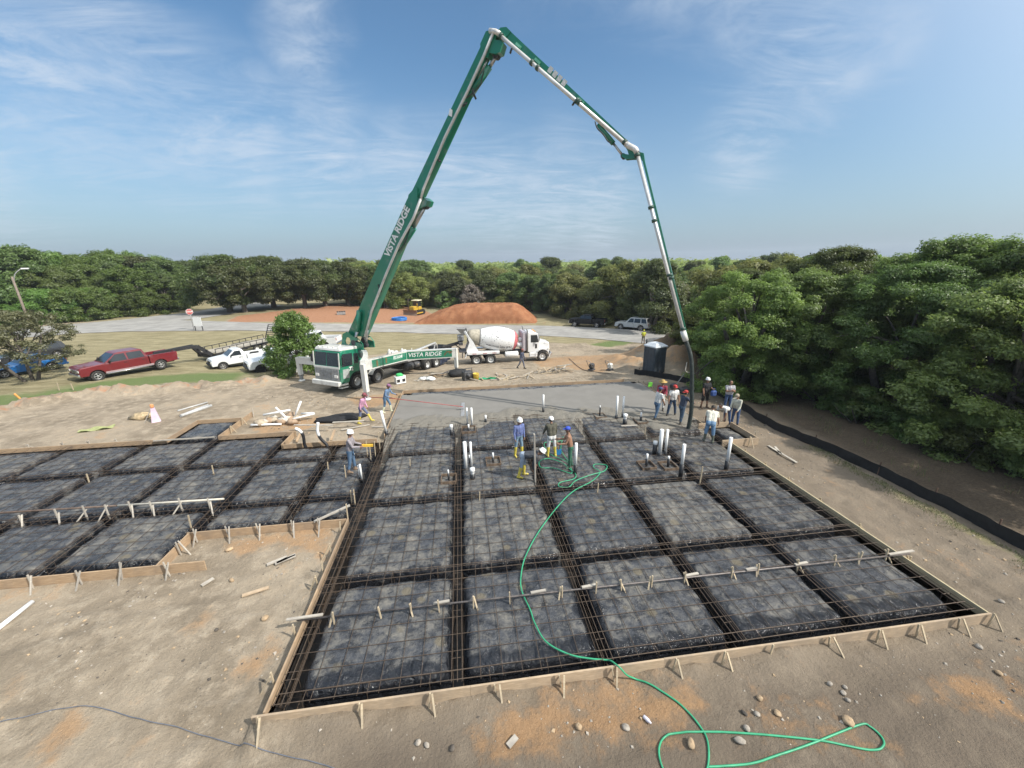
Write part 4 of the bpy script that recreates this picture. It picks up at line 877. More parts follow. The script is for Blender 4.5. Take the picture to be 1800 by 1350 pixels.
def car(name, label, cat, pmat, p_front, heading, near, wb, fo, ro, W, wr, zb, zh, zc, xc, zbelt, zroof, wind, roof0, roof1, back, bed=None, doors=(), group=None, rim=ALLOY, bumper=None, lamp=True, tyw=.26, rimr=.62, grille=CHROME, steel=False, lower=None, zrail=None, flare=.07, step=False):
    """p_front: front wheel contact on the near side; heading: unit vector; near: +1 left side towards the camera, -1 right side
       wind/roof0/roof1/back: x of windscreen foot, roof front, roof rear, rear glass foot; bed: x where the bed begins"""
    d = Vector((heading[0], heading[1], 0)).normalized(); left = Vector((-d.y, d.x, 0)); hw = W / 2; tr = hw - tyw * .5 - .02
    org = Vector(p_front) - d * wb - left * near * tr; org.z = (p_front[2] + T0(org.x, org.y)) / 2
    t = thing(name, label, cat, org, math.atan2(d.y, d.x), group)
    xr, xf = -ro, wb + fo; ra = wr + flare; zrail = zrail or zbelt
    botr = arch(0, ra, wr, zb); botf = arch(wb, ra, wr, zb)
    nose = [(xf - .05, zb), (xf, zb + .12), (xf - .02, zh - .16), (xf - .10, zh - .03), (xf - .3, zh)]
    b = MB()
    if bed is None:
        poly = [(xr + .05, zb + .05)] + botr + botf + nose + [(xc, zc), (wind, zbelt), (back, zbelt), (xr + .12, zbelt - .03), (xr, zbelt - .14), (xr, zb + .2)]
    else:
        poly = [(bed, zb)] + botf + nose + [(xc, zc), (wind, zbelt), (bed, zbelt)]
    side_body(b, poly, hw, .06); body = link('body', b, pmat, t)
    def tap(z): return 1 - .19 * max(0, (z - zbelt) / (zroof - zbelt)) ** 1.1
    f = lambda x, y, z: (x, y * tap(z), z)
    rz = zroof
    gp = [(back, zbelt - .01), (wind, zbelt - .01), (roof0, rz - .05), (roof0 - .18, rz), (roof1 + .15, rz), (roof1, rz - .04)]
    g = MB(); side_body(g, gp, hw - .02, .05, f=f); link('cab' if bed is not None else 'roof', g, pmat, t)
    def yy(z): return (hw - .02) * tap(z)
    def lin(a, b_, k): return a + (b_ - a) * k
    for s in (-1, 1):
        for (xa, xb, xat, xbt) in doors:
            gl = MB(); z0, z1 = zbelt + .03, rz - .13
            pts = [(xa, s * (yy(z0) + .004), z0), (xb, s * (yy(z0) + .004), z0), (xbt, s * (yy(z1) + .004), z1), (xat, s * (yy(z1) + .004), z1)]
            quadpanel(gl, pts, (0, s * .006, 0)); link('side_window', gl, GLASS, t)
    ws = MB(); z0, z1 = zbelt + .05, rz - .1; k0, k1 = (z0 - zbelt + .01) / (rz - .05 - zbelt + .01), (z1 - zbelt + .01) / (rz - .05 - zbelt + .01)
    nrm = Vector((rz - .05 - zbelt, 0, wind - roof0)).normalized() * .008
    quadpanel(ws, [(lin(wind, roof0, k0), -yy(z0) + .1, z0), (lin(wind, roof0, k0), yy(z0) - .1, z0), (lin(wind, roof0, k1), yy(z1) - .1, z1), (lin(wind, roof0, k1), -yy(z1) + .1, z1)], nrm); link('windscreen', ws, GLASS, t)
    rw = MB(); k0, k1 = .25, .82; za, zb_ = lin(zbelt, rz - .04, k0), lin(zbelt, rz - .04, k1); nrm = Vector((-(rz - .04 - zbelt), 0, roof1 - back)).normalized() * .008
    if nrm.x > 0: nrm = -nrm
    quadpanel(rw, [(lin(back, roof1, k0), -yy(za) + .12, za), (lin(back, roof1, k0), yy(za) - .12, za), (lin(back, roof1, k1), yy(zb_) - .12, zb_), (lin(back, roof1, k1), -yy(zb_) + .12, zb_)], nrm); link('rear_window', rw, GLASS, t)
    if bed is not None:
        bw = MB(); sp = [(xr + .03, zb + .06)] + botr + [(bed - .04, zb), (bed - .04, zrail), (xr + .02, zrail)]
        for s in (-1, 1): side_body(bw, sp, .05, .03, y0=s * (hw - .05))
        bw.box(((xr + bed) / 2, 0, zb + .3), (bed - xr - .1, W - .22, .05)); bw.box((bed - .07, 0, (zrail + zb + .3) / 2), (.05, W - .2, zrail - zb - .3)); link('truck_bed', bw, pmat, t)
        tg = MB(); tg.box((xr + .01, 0, (zrail + zb + .22) / 2), (.06, W - .13, zrail - zb - .24), bev=.02); link('tailgate', tg, pmat, t)
        li = MB(); li.box(((xr + bed) / 2 - .02, 0, zb + .345), (bed - xr - .22, W - .26, .03))
        for s in (-1, 1): li.box((0, s * (hw - .22), zb + .46), (wr * 2.2, .2, .24), bev=.05)
        link('bed_liner', li, TRIM, t)
    for x, y in ((0, tr), (0, -tr), (wb, tr), (wb, -tr)): wheel(t, x, y, wr, tyw, rim, steel, rimr)
    un = MB(); un.box(((xf + xr) / 2, 0, zb + .02), (xf - xr - .5, W - .35, .16)); un.box((wb, 0, wr), (ra * 1.9, W - .55, wr)); un.box((0, 0, wr), (ra * 1.9, W - .55, wr * .8)); link('underbody', un, TRIM, t)
    bm_ = bumper or TRIM
    link('front_bumper', MB().box((xf + .02, 0, zb + .10), (.16, W - .04, .22), bev=.05), bm_, t); link('rear_bumper', MB().box((xr - .03, 0, zb + .12), (.16, W - .06, .18), bev=.04), bm_, t)
    link('grille', MB().box((xf - .005, 0, zh - .30), (.05, W * .52, .26), bev=.02), grille, t)
    for s in (-1, 1):
        link('headlight', MB().box((xf - .03, s * (hw - .20), zh - .27), (.10, .30, .19), bev=.04), LAMP, t); link('tail_light', MB().box((xr + .005, s * (hw - .085), zrail - .2), (.05, .14, .34), bev=.02), TAIL, t)
        mm = MB(); mx = doors[0][1] - .12 if doors else wind; mm.box((mx, s * (hw + .12), zbelt + .12), (.1, .18, .2), bev=.03); mm.bar((mx, s * (hw - .02), zbelt + .06), (mx, s * (hw + .1), zbelt + .08), .05, .04); link('mirror', mm, TRIM if bed is not None else pmat, t)
    dh = MB()
    for s in (-1, 1):
        for (xa, xb, xat, xbt) in doors[:2]: dh.box((xa + .14, s * (hw + .008), zbelt - .16), (.2, .03, .05), bev=.01)
        for (xa, xb, xat, xbt) in doors[:2]: dh.box((xa - .035, s * (hw - .003), (zbelt + zb) / 2), (.012, .012, (zbelt - zb) * .8))
    link('door_handle', dh, TRIM, t)
    if lower is not None:
        lo = MB()
        for s in (-1, 1): lo.box((wb / 2, s * (hw + .004), zb + .06), (wb - 2 * ra, .04, .15), bev=.02)
        link('rocker_panel', lo, lower, t)
    if step:
        stp = MB()
        for s in (-1, 1): stp.tube([(ra + .1, s * (hw + .05), zb - .02), (wb - ra - .05, s * (hw + .05), zb - .02)], .045, 8)
        link('side_step', stp, CHROME, t)
    return t
def side_on(a, turn):
    """front wheel at photo pixel a, facing left across the view, nose turned 'turn' degrees towards the camera"""
    A = G(*a); r = Vector((A.x, A.y)).normalized(); l = Vector((-r.y, r.x)); h = l * math.cos(R(turn)) - r * math.sin(R(turn)); return A, (h.x, h.y)
def hd(a, b, z=None):
    A, B = G(*a), G(*b); d = A - B; return A, (d.x, d.y)
PRED = paint('dark_red_paint', (.15, .014, .02), dirt=.2); PWHITE = paint('white_paint', (.70, .71, .71), dirt=.05); PBLACK = pm('black_paint', (.006, .007, .010), .45, .1, 2, coat=.08, spec=.3); PSILV = paint('pale_silver_paint', (.58, .59, .58), dirt=.0); PBLUE = pm('bright_blue_paint', (.012, .13, .38), .3, .1, 2, coat=.5); PDARK = pm('dark_grey_paint', (.02, .023, .028), .3, .1, 2, coat=.5)
TWO = pm('silver_lower_paint', (.30, .22, .22), .4, .1, 3)
P0, D0 = side_on((174, 668), 15)
redt = car('pickup_truck', 'dark red crew cab pickup parked on the lawn with a trailer hitched in its bed', 'pickup truck', PRED, P0, D0, 1, 4.05, .98, 1.28, 2.02, .41, .52, 1.22, 1.30, 3.62, 1.30, 1.98, 3.52, 2.66, .98, .72, bed=.72, zrail=1.34,
    doors=((2.10, 3.30, 2.14, 2.72), (.95, 2.0, 1.08, 2.02)), bumper=CHROME, lower=TWO, tyw=.3, step=True, rimr=.58)
P1, D1 = side_on((393, 648), 10)
car('pickup_truck', 'small white regular cab pickup facing left, middle of the three trucks behind the bush', 'pickup truck', PWHITE, P1, D1, 1, 2.95, .82, 1.15, 1.78, .34, .42, 1.02, 1.10, 2.62, 1.12, 1.68, 2.52, 1.92, 1.28, 1.02, bed=1.02, zrail=1.1, doors=((1.4, 2.32, 1.45, 1.88),), bumper=TRIM, grille=TRIM, rim=ALLOY, rimr=.6)
P2, D2 = side_on((460, 654), 10)
car('pickup_truck', 'white full size pickup with black bumper, its rear hidden by the bush', 'pickup truck', PWHITE, P2, D2, 1, 3.56, .92, 1.2, 2.0, .4, .5, 1.18, 1.26, 3.12, 1.28, 1.9, 3.0, 2.3, 1.0, .75, bed=.75, zrail=1.3, doors=((1.85, 2.82, 1.9, 2.3), (.95, 1.75, 1.08, 1.78)), bumper=TRIM, grille=TRIM, rim=TRIM, rimr=.58)
P3 = G(503, 612); 
q1, q2 = G(503, 612), G(574, 616); dd = (q1 - q2).normalized()
car('pickup_truck', 'white pickup with a dark open bed standing behind the bush, tailgate towards the pump boom', 'pickup truck', PWHITE, G(574, 616) + dd * 3.95, dd, 1, 3.95, .95, 1.3, 2.02, .42, .56, 1.26, 1.34, 3.5, 1.36, 2.02, 3.4, 2.6, 1.0, .78, bed=.78, zrail=1.38, doors=((2.05, 3.2, 2.1, 2.65), (.98, 1.95, 1.1, 1.97)), bumper=CHROME)
P4, D4 = side_on((1010, 574), -16)
car('pickup_truck', 'black crew cab pickup parked across the road by the trees', 'pickup truck', PBLACK, P4, D4, 1, 3.6, .95, 1.25, 2.0, .42, .55, 1.25, 1.32, 3.2, 1.33, 1.98, 3.1, 2.4, .95, .72, bed=.72, zrail=1.36, doors=((1.85, 2.95, 1.9, 2.45), (.92, 1.75, 1.05, 1.77)), bumper=CHROME, rim=CHROME, rimr=.68)
P5, D5 = side_on((1091, 578.5), -20)
car('sport_utility_vehicle', 'pale silver sport utility vehicle parked behind the black pickup across the road', 'SUV', PSILV, P5, D5, 1, 3.1, .95, 1.1, 2.0, .41, .42, 1.08, 1.15, 2.5, 1.15, 1.9, 2.4, 1.72, -.72, -.98, doors=((1.12, 2.1, 1.16, 1.62), (.1, 1.02, .12, 1.04), (-.82, -.06, -.7, -.02)), bumper=PSILV, rim=CHROME, rimr=.7)
PB, db = side_on((10, 664), 15)
car('sedan_car', 'bright blue car at the left edge of the picture behind the leafy tree', 'car', PBLUE, PB, db, 1, 2.72, .9, 1.0, 1.82, .33, .28, .72, .88, 1.95, .93, 1.42, 1.85, 1.1, -.1, -.62, doors=((.55, 1.5, .75, 1.05), (-.35, .48, -.1, .66)), bumper=PBLUE, rim=ALLOY, rimr=.7, grille=TRIM)
PB2 = G(-40, 640); car('sedan_car', 'dark grey car mostly hidden behind the bright blue one', 'car', PDARK, *side_on((30, 641), 15), 1, 2.8, .9, 1.0, 1.85, .36, .3, .9, 1.02, 2.0, 1.05, 1.66, 1.92, 1.2, -.6, -.85, doors=((.6, 1.6, .7, 1.1), (-.4, .5, -.3, .56)), bumper=PDARK, rim=ALLOY, rimr=.68, grille=TRIM)

# gooseneck flat trailer behind the red pickup
TB = pm('black_trailer_steel', (.022, .022, .024), .5, .3, 8, dirt=(.12, .10, .08), dirt_amt=.1); PL = wood_mat('trailer_planks', (.30, .27, .22), (.42, .38, .31))
hb = redt.matrix_basis @ Vector((-.05, 0, 0)); dT = -Vector((math.cos(redt.rotation_euler.z), math.sin(redt.rotation_euler.z), 0))
A_ = G(385, 634); B_ = G(483, 600); dT2 = (G(470, 619.5) - G(385, 635)); dT2.z = 0; dT2 = dT2.normalized()
t = thing('gooseneck_trailer', 'black gooseneck flatbed trailer with low rails hitched to the red pickup', 'trailer', G(383, 636), math.atan2(dT2.y, dT2.x))
inv = t.matrix_basis.inverted(); hk = inv @ Vector((hb.x, hb.y, hb.z)); L_ = 7.6; W_ = 2.3; yo = W_ / 2
z0 = .72
fr_ = MB()
for s in (0, W_): fr_.bar((0, s, z0), (L_, s, z0), .1, .2)
for k in range(9): fr_.bar((k * L_ / 8, 0, z0 - .02), (k * L_ / 8, W_, z0 - .02), .08, .12)
fr_.bar((0, -.02, z0 - .13), (0, W_ + .02, z0 - .13), .14, .36); link('frame', fr_, TB, t)
link('deck', MB().box((L_ / 2, W_ / 2, z0 + .125), (L_ - .1, W_ - .12, .05)), PL, t)
rl = MB()
for s in (0.0, W_):
    rl.bar((0, s, z0 + .5), (L_, s, z0 + .5), .05, .06)
    for k in range(11): rl.bar((k * L_ / 10, s, z0 + .1), (k * L_ / 10, s, z0 + .5), .045, .045)
link('side_rail', rl, TB, t)
gn = MB(); neck = Vector((-1.0, W_ / 2, z0 + .98))
for s in (-.35, .35):
    gn.bar((.0, W_ / 2 + s * 2, z0 - .1), (neck.x, neck.y + s, neck.z), .14, .34); gn.bar((neck.x, neck.y + s, neck.z), (hk.x, hk.y + s * .15, 1.62), .12, .26)
gn.bar((-.45, W_ / 2 - .75, z0 + .5), (-.45, W_ / 2 + .75, z0 + .5), .1, .12); gn.tube([(hk.x, hk.y, 1.65), (hk.x, hk.y, .95)], .07, 10); link('gooseneck', gn, TB, t)
rp = MB()
for s in (.25, W_ - .25): rp.bar((L_, s, z0 + .1), (L_ + .75, s, z0 + 1.55), .07, .07)
for k in range(8): rp.bar((L_ + .75 * k / 7, .25, z0 + .1 + 1.45 * k / 7), (L_ + .75 * k / 7, W_ - .25, z0 + .1 + 1.45 * k / 7), .05, .05)
link('loading_ramp', rp, TB, t)
for x in (4.3, 5.25):
    for y in (-.16, W_ + .16): wheel(t, x, y, .38, .24, STEELW, True, .55)
for s in (-.16, W_ + .16): link('fender', MB().bar((3.8, s, .84), (5.75, s, .84), .3, .04), TB, t)

# bulldozer by the far trees
YEL = pm('machine_yellow', (.52, .33, .035), .5, .15, 4, dirt=(.25, .14, .07), dirt_amt=.3); qd = G(732, 552.5)
t = thing('bulldozer', 'yellow bulldozer parked on the red clay by the tree line', 'bulldozer', qd, R(-118))
tr_ = MB()
for s in (-1, 1):
    pr = [(-1.5, .55), (-1.2, .95), (1.1, .95), (1.6, .6), (1.5, .15), (1.1, 0), (-1.1, 0), (-1.45, .2)]; tr_.prism(pr, s * .75, s * 1.25)
    for k in range(16): tr_.box((-1.15 + 2.3 * k / 15, s * 1.0, .97), (.05, .52, .06))
link('tracks', tr_, TRIM, t); bd_ = MB(); bd_.box((.75, 0, 1.25), (1.6, 1.1, .9), bev=.06); bd_.box((-.6, 0, 1.2), (1.2, 1.3, .8), bev=.06); link('engine_body', bd_, YEL, t)
cb = MB()
for x in (-1.0, .1):
    for y in (-.6, .6): cb.bar((x, y, 1.5), (x, y, 2.75), .1, .1)
link('cab_posts', cb, TRIM, t); link('canopy', MB().box((-.45, 0, 2.82), (1.55, 1.6, .16), bev=.04), pm('cream_roof', (.72, .66, .45), .5), t); link('cab_glass', MB().box((-.45, 0, 2.1), (1.0, 1.1, 1.1), bev=.03), GLASS, t)
bl = MB(); n_ = 8
for k in range(n_):
    a0, a1 = -.5 + k / n_, -.5 + (k + 1) / n_; bl.add([(2.15 + .9 * a0 * a0, -1.6, .6 + 1.1 * a0), (2.15 + .9 * a0 * a0, 1.6, .6 + 1.1 * a0), (2.15 + .9 * a1 * a1, 1.6, .6 + 1.1 * a1), (2.15 + .9 * a1 * a1, -1.6, .6 + 1.1 * a1), (2.05 + .9 * a0 * a0, -1.6, .6 + 1.1 * a0), (2.05 + .9 * a0 * a0, 1.6, .6 + 1.1 * a0), (2.05 + .9 * a1 * a1, 1.6, .6 + 1.1 * a1), (2.05 + .9 * a1 * a1, -1.6, .6 + 1.1 * a1)], [(0, 1, 2, 3), (7, 6, 5, 4), (0, 3, 7, 4), (1, 5, 6, 2), (0, 4, 5, 1), (3, 2, 6, 7)])
link('blade', bl, pm('worn_blade_steel', (.22, .15, .10), .6, .3), t); am = MB()
for s in (-1.4, 1.4): am.bar((-.3, s, .45), (2.1, s, .45), .14, .2)
am.tube([(.6, .75, 1.65), (.6, .75, 2.3)], .06, 8); link('push_arms', am, YEL, t)
# ------------------------------------------------------------------ concrete pump truck
PGREEN = paint('pump_green_paint', (.012, .185, .105), dirt=.3); PW2 = paint('dusty_white_paint', (.66, .65, .60), .45, .35); LETTER = pm('white_lettering', (.78, .78, .76), .5, .06, 3); GREY = pm('machine_grey', (.25, .25, .245), .55, .2, 6, dirt=(.2, .17, .13), dirt_amt=.3); DGREY = pm('dark_machinery', (.05, .05, .052), .6, .4, 7, dirt=(.14, .12, .10), dirt_amt=.2)
STEELP = pm('delivery_pipe_steel', (.66, .65, .62), .38, .12, 3, metal=.35, dirt=(.42, .40, .36), dirt_amt=.2); RODM = pm('cylinder_rod', (.50, .49, .48), .3, .08, 4, metal=.8); RUB = pm('hose_rubber', (.030, .040, .036), .6, .3, 8, dirt=(.15, .15, .14), dirt_amt=.2)
pf, pr_ = G(626, 683.5), G(764.5, 645.5); dp = (pf - pr_); dp.z = 0; WB = dp.length; dp.normalize(); leftp = Vector((-dp.y, dp.x, 0))
orgp = pr_ - leftp * 1.08; orgp.z = T0(orgp.x, orgp.y)
pump = thing('concrete_pump_truck', 'green and white concrete pump truck with its long folding boom raised over the slab', 'concrete pump', orgp, math.atan2(dp.y, dp.x))
pump.matrix_basis = Matrix.Translation(orgp) @ Matrix.Rotation(math.atan2(dp.y, dp.x), 4, 'Z')
slope = (T0(pf.x, pf.y) - orgp.z) / WB            # ground rises towards the front of the truck
pump.rotation_euler = (0, -math.atan(slope), math.atan2(dp.y, dp.x)); pump.matrix_basis = Matrix.Translation(orgp) @ pump.rotation_euler.to_matrix().to_4x4()
for x in (0, 1.38, WB - 2.05, WB):
    for y in (1.08, -1.08): wheel(pump, x, y, .535, .36 if x > 3 else .5, pm('grey_wheel', (.40, .40, .39), .5, .15, 8, metal=.3), True, .55)
X0 = WB                                           # front axle
fr2 = MB()
for s in (-.42, .42): fr2.bar((-1.6, s, .92), (X0 + 1.0, s, .92), .1, .3)
for x in (0, 1.38, X0 - 2.05, X0): fr2.tube([(x, -1, .53), (x, 1, .53)], .1, 8)
fr2.box((3.4, 0, .75), (1.5, .9, .6)); link('chassis_frame', fr2, DGREY, pump)
cabp = [(X0 - .30, 1.30)] + [(X0 + .68 * math.cos(R(a)), .56 + .68 * math.sin(R(a))) for a in (100, 80, 60, 40, 22)] + [(X0 + .7, .62), (X0 + 1.42, .62), (X0 + 1.46, 1.7), (X0 + 1.36, 2.72), (X0 + 1.15, 2.84), (X0 - .22, 2.84), (X0 - .30, 2.7)]
link('cab', side_body(MB(), cabp, 1.2, .06), PGREEN, pump)
rf = MB(); side_body(rf, [(X0 - .28, 2.80), (X0 + 1.32, 2.80), (X0 + 1.28, 2.93), (X0 + 1.1, 3.02), (X0 - .2, 3.02), (X0 - .26, 2.95)], 1.17, .08)
for k in range(5): rf.ball((X0 + 1.2, -.9 + .45 * k, 3.03), .05, 8)
rf.box((X0 + .4, .2, 3.06), (.12, .12, .1)); link('cab_roof', rf, PW2, pump)
ws = MB()
for s in (-1, 1): quadpanel(ws, [(X0 + 1.445, s * .03, 1.78), (X0 + 1.445, s * 1.08, 1.78), (X0 + 1.365, s * 1.08, 2.66), (X0 + 1.365, s * .03, 2.66)], (.012, 0, .001))
link('windscreen', ws, GLASS, pump)
fp = MB(); fp.box((X0 + 1.46, 0, 1.67), (.05, 2.36, .14), bev=.02); fp.box((X0 + 1.465, 0, .72), (.05, 2.3, .1))
for s in (-1, 1): fp.box((X0 + 1.455, s * 1.15, 2.2), (.04, .07, 1.0))
link('front_trim', fp, PW2, pump)
gr = MB(); gr.box((X0 + 1.47, 0, 1.2), (.05, 2.2, .78), bev=.02)
for k in range(7): gr.box((X0 + 1.5, 0, .95 + .085 * k), (.03, 1.1, .03))
link('grille', gr, GREY, pump)
for s in (-1, 1): link('headlight', MB().box((X0 + 1.49, s * .86, 1.1), (.07, .34, .2), bev=.03), LAMP, pump)
bp = MB(); bp.box((X0 + 1.55, 0, .62), (.26, 2.5, .34), bev=.05); bp.box((X0 + 1.2, 1.14, .55), (.6, .3, .1)); bp.box((X0 + 1.2, 1.14, .35), (.6, .3, .06)); link('front_bumper', bp, PW2, pump)
for s in (-1, 1):
    sw = MB(); quadpanel(sw, [(X0 + .35, s * 1.203, 1.75), (X0 + 1.28, s * 1.203, 1.75), (X0 + 1.22, s * 1.203, 2.6), (X0 + .35, s * 1.203, 2.6)], (0, s * .01, 0)); sw.box((X0 + .02, s * 1.203, 2.2), (.4, .016, .7)); d_ = link('side_window', sw, GLASS, pump)
    link('door_panel', MB().box((X0 + .95, s * 1.203, 1.25), (.55, .02, .62), bev=.008), pm('pale_grey_panel', (.33, .36, .35), .5), pump)
    mr_ = MB(); mr_.box((X0 + 1.38, s * 1.42, 2.2), (.08, .2, .5), bev=.03); mr_.bar((X0 + 1.3, s * 1.2, 2.5), (X0 + 1.38, s * 1.42, 2.45), .03, .03); mr_.bar((X0 + 1.3, s * 1.2, 1.9), (X0 + 1.38, s * 1.42, 1.95), .03, .03); link('mirror', mr_, TRIM, pump)
link('lettering', text_mb('72', .38, lambda p: (X0 + .5 - p[0], 1.222 + p[2], 1.52 + p[1]), bold=.01), LETTER, pump)
for (xa, lab) in ((X0, 'fender'), (X0 - 2.05, 'fender')):
    for s in (-1, 1):
        fe = MB()
        for k in range(9):
            a0, a1 = R(20 + 140 * k / 9), R(20 + 140 * (k + 1) / 9); fe.bar((xa + .66 * math.cos(a0), s * 1.05, .535 + .66 * math.sin(a0)), (xa + .66 * math.cos(a1), s * 1.05, .535 + .66 * math.sin(a1)), .42, .03)
        link(lab, fe, TRIM if xa == X0 else PW2, pump)
# deck, tanks, hydraulics, hopper
dk = MB(); dk.box((2.9, 0, 1.16), (X0 * 1.05, 2.2, .14), bev=.03); dk.box((X0 - 1.0, 0, 1.5), (1.2, 2.0, .55), bev=.05); dk.box((2.6, -.75, 1.45), (3.0, .5, .45), bev=.05); dk.box((3.8, .6, 1.4), (1.2, .6, .36), bev=.04); link('deck', dk, GREY, pump)
tk = MB()
for (x0_, x1_, y_, r_) in ((2.35, 3.05, .98, .27), (3.25, 4.2, .98, .3), (2.3, 4.2, -.98, .3)): tk.lathe([(0, 0), (r_ * .8, 0), (r_, .05), (r_, x1_ - x0_ - .05), (r_ * .8, x1_ - x0_), (0, x1_ - x0_)], 18, 0, Matrix.Translation((x0_, y_, .72)) @ Matrix.Rotation(math.pi / 2, 4, 'Y'))
link('fuel_tank', tk, DGREY, pump)
link('tank_cap', MB().box((2.75, 1.27, .8), (.3, .06, .16), bev=.02), CHROME, pump)
tx = MB()
for (x, w_) in ((2.0, .5), (.7, .5), (-.9, 1.0)):
    for s in (-1, 1): tx.box((x, s * .95, .92 if w_ > .6 else 1.2), (w_, .5, .5 if w_ > .6 else .12), bev=.03)
link('tool_box', tx, DGREY, pump)
ry = MB()
for s in (-.35, .35): ry.tube([(1.2, s, 1.45), (-1.5, s, 1.2)], .17, 12)
ry.tube([(4.6, .75, 1.75), (2.4, .72, 1.86), (-.3, .6, 2.15)], .1, 10); link('pumping_cylinders', ry, GREY, pump)
dpipe = MB(); dpipe.tube([(X0 - 1.6, .95, 1.55), (4.4, 1.0, 1.7), (2.8, 1.0, 1.85), (-.6, .75, 2.25)], .08, 10); dpipe.tube([(-.6, .75, 2.25), (-1.1, .6, 1.95), (-1.35, .5, 1.45)], .06, 8); dpipe.bar((-.6, .75, 2.2), (-.2, .75, 1.25), .07, .07); link('delivery_line', dpipe, STEELP, pump)
hp = MB(); hp.add([(-3.0, -1.0, 1.75), (-1.7, -1.0, 1.75), (-1.7, 1.0, 1.75), (-3.0, 1.0, 1.75), (-2.6, -.4, .7), (-1.9, -.4, .7), (-1.9, .4, .7), (-2.6, .4, .7), (-2.92, -.92, 1.75), (-1.78, -.92, 1.75), (-1.78, .92, 1.75), (-2.92, .92, 1.75), (-2.55, -.35, .8), (-1.95, -.35, .8), (-1.95, .35, .8), (-2.55, .35, .8)],
   [(0, 1, 5, 4), (1, 2, 6, 5), (2, 3, 7, 6), (3, 0, 4, 7), (4, 5, 6, 7), (8, 12, 13, 9), (9, 13, 14, 10), (10, 14, 15, 11), (11, 15, 12, 8), (12, 15, 14, 13), (0, 8, 9, 1), (1, 9, 10, 2), (2, 10, 11, 3), (3, 11, 8, 0)]); hp.box((-3.02, .2, 1.5), (.12, 1.6, .6), bev=.03); link('hopper', hp, DGREY, pump)
rail = MB()
for s in (-1, 1):
    for x in (.6, 2.2, 3.8): rail.tube([(x, s * 1.02, 1.2), (x, s * 1.02, 1.75)], .025, 6)
for (x, y) in ((4.6, .3), (3.3, .2), (4.2, -.4)):
    rail.box((x, y, 1.75), (.5, .3, .5), bev=.04); rail.tube([(x + .3, y, 1.3), (x + .3, y + .1, 2.15)], .05, 8)
for (x, y, r_) in ((3.9, -.1, .2), (3.0, .1, .16)): rail.lathe([(0, 0), (r_, 0), (r_, .4), (r_ * .6, .52), (0, .52)], 12, 0, Matrix.Translation((x, y, 1.45)))
link('valve_gear', rail, PW2, pump)
# mud flap and tarpaulin hanging behind the rear wheels
cl_ = MB(); n_ = 14; vs = []
for i in range(n_ + 1):
    for j in range(9): x = -.7 - 1.9 * i / n_; vs.append((x, 1.18 + .07 * math.sin(i * 1.7) + .05 * math.sin(j + i), 1.15 - (1.0 - .35 * (i / n_)) * j / 8 - .04 * math.sin(i * .9)))
cl_.add(vs, [(i * 9 + j, (i + 1) * 9 + j, (i + 1) * 9 + j + 1, i * 9 + j + 1) for i in range(n_) for j in range(8)], 0, True); cl_.add([(x, y - .03, z) for x, y, z in vs], [(i * 9 + j, i * 9 + j + 1, (i + 1) * 9 + j + 1, (i + 1) * 9 + j) for i in range(n_) for j in range(8)], 0, True)
link('splash_sheet', cl_, pm('dark_blue_tarpaulin', (.022, .028, .05), .5, .4, 5), pump)

# outriggers: positions on the ground, beams swung out from the truck
def pxu(p): d = Vector(p) - Vector((0, 0, CAM_H)); return 900 + FPX * d.dot(CR) / d.dot(VF)
pM = min((pump.matrix_basis @ Vector((.3 + .1 * k, 1.36, 1.2)) for k in range(50)), key=lambda p: abs(pxu(p) - 713)); pM = Vector((pM.x, pM.y, pM.z - 1.2)); zb_ = pM.z
def rig_leg(u, v_, z1, w=.3, name='outrigger_leg', foot=True):
    q = G(u, v_); a = MB(); a.bar((q.x, q.y, q.z + .55), (q.x, q.y, z1), w, w * .85, up=tuple(dp)); o = link(name, a, PW2, pump, True)
    b = MB(); b.bar((q.x, q.y, q.z + .1), (q.x, q.y, q.z + .58), w * .72, w * .62, up=tuple(dp)); link('leg_ram', b, GREY, o, True)
    f = MB(); f.lathe([(0, .02), (.24, .02), (.24, .10), (.12, .16), (0, .16)], 14, 0, Matrix.Translation(q)); link('foot_plate', f, PW2, o, True); return q
LF = rig_leg(646, 703, zat(643, 640, *G(646, 703)[:2])); LR = rig_leg(803, 657, zat(802, 612, *G(803, 657)[:2]), .26); LO = rig_leg(531, 670, zat(528, 628, *G(531, 670)[:2]), .3)
def beam(a, b, zt0, zt1, h0, h1, w, face, panel=(.0, 1.0)):
    """outrigger beam in white with a green inset side panel facing 'face'"""
    a, b = Vector((a[0], a[1], 0)), Vector((b[0], b[1], 0)); A = a + UP * (zt0 - h0 / 2); B = b + UP * (zt1 - h1 / 2)
    o = link('outrigger_beam', MB().bar(A, B, w, h0, h1=h1), PW2, pump, True)
    d = (B - A).normalized(); n = Vector((d.y, -d.x, 0)).normalized(); n = n if n.dot(Vector(face)) > 0 else -n
    p = [A.lerp(B, panel[0]), A.lerp(B, panel[1])]; hh = [(h0 + (h1 - h0) * k) * .39 for k in panel]
    g = MB(); quadpanel(g, [p[0] + n * (w / 2 + .004) - UP * hh[0], p[1] + n * (w / 2 + .004) - UP * hh[1], p[1] + n * (w / 2 + .004) + UP * hh[1], p[0] + n * (w / 2 + .004) + UP * hh[0]], n * .006); link('green_panel', g, PGREEN, o, True); return o, A, B, n
cdir = (-Vector((pM.x, pM.y, 0))).normalized()
zMt = zat(713, 618, pM.x, pM.y); zFt = zat(652, 634, LF.x, LF.y); zRt = zat(803, 612, LR.x, LR.y)
oA, A1, A2, nA = beam((LF.x, LF.y), (pM.x, pM.y), zFt, zMt + .03, .62, .74, .34, cdir, (.12, .97))
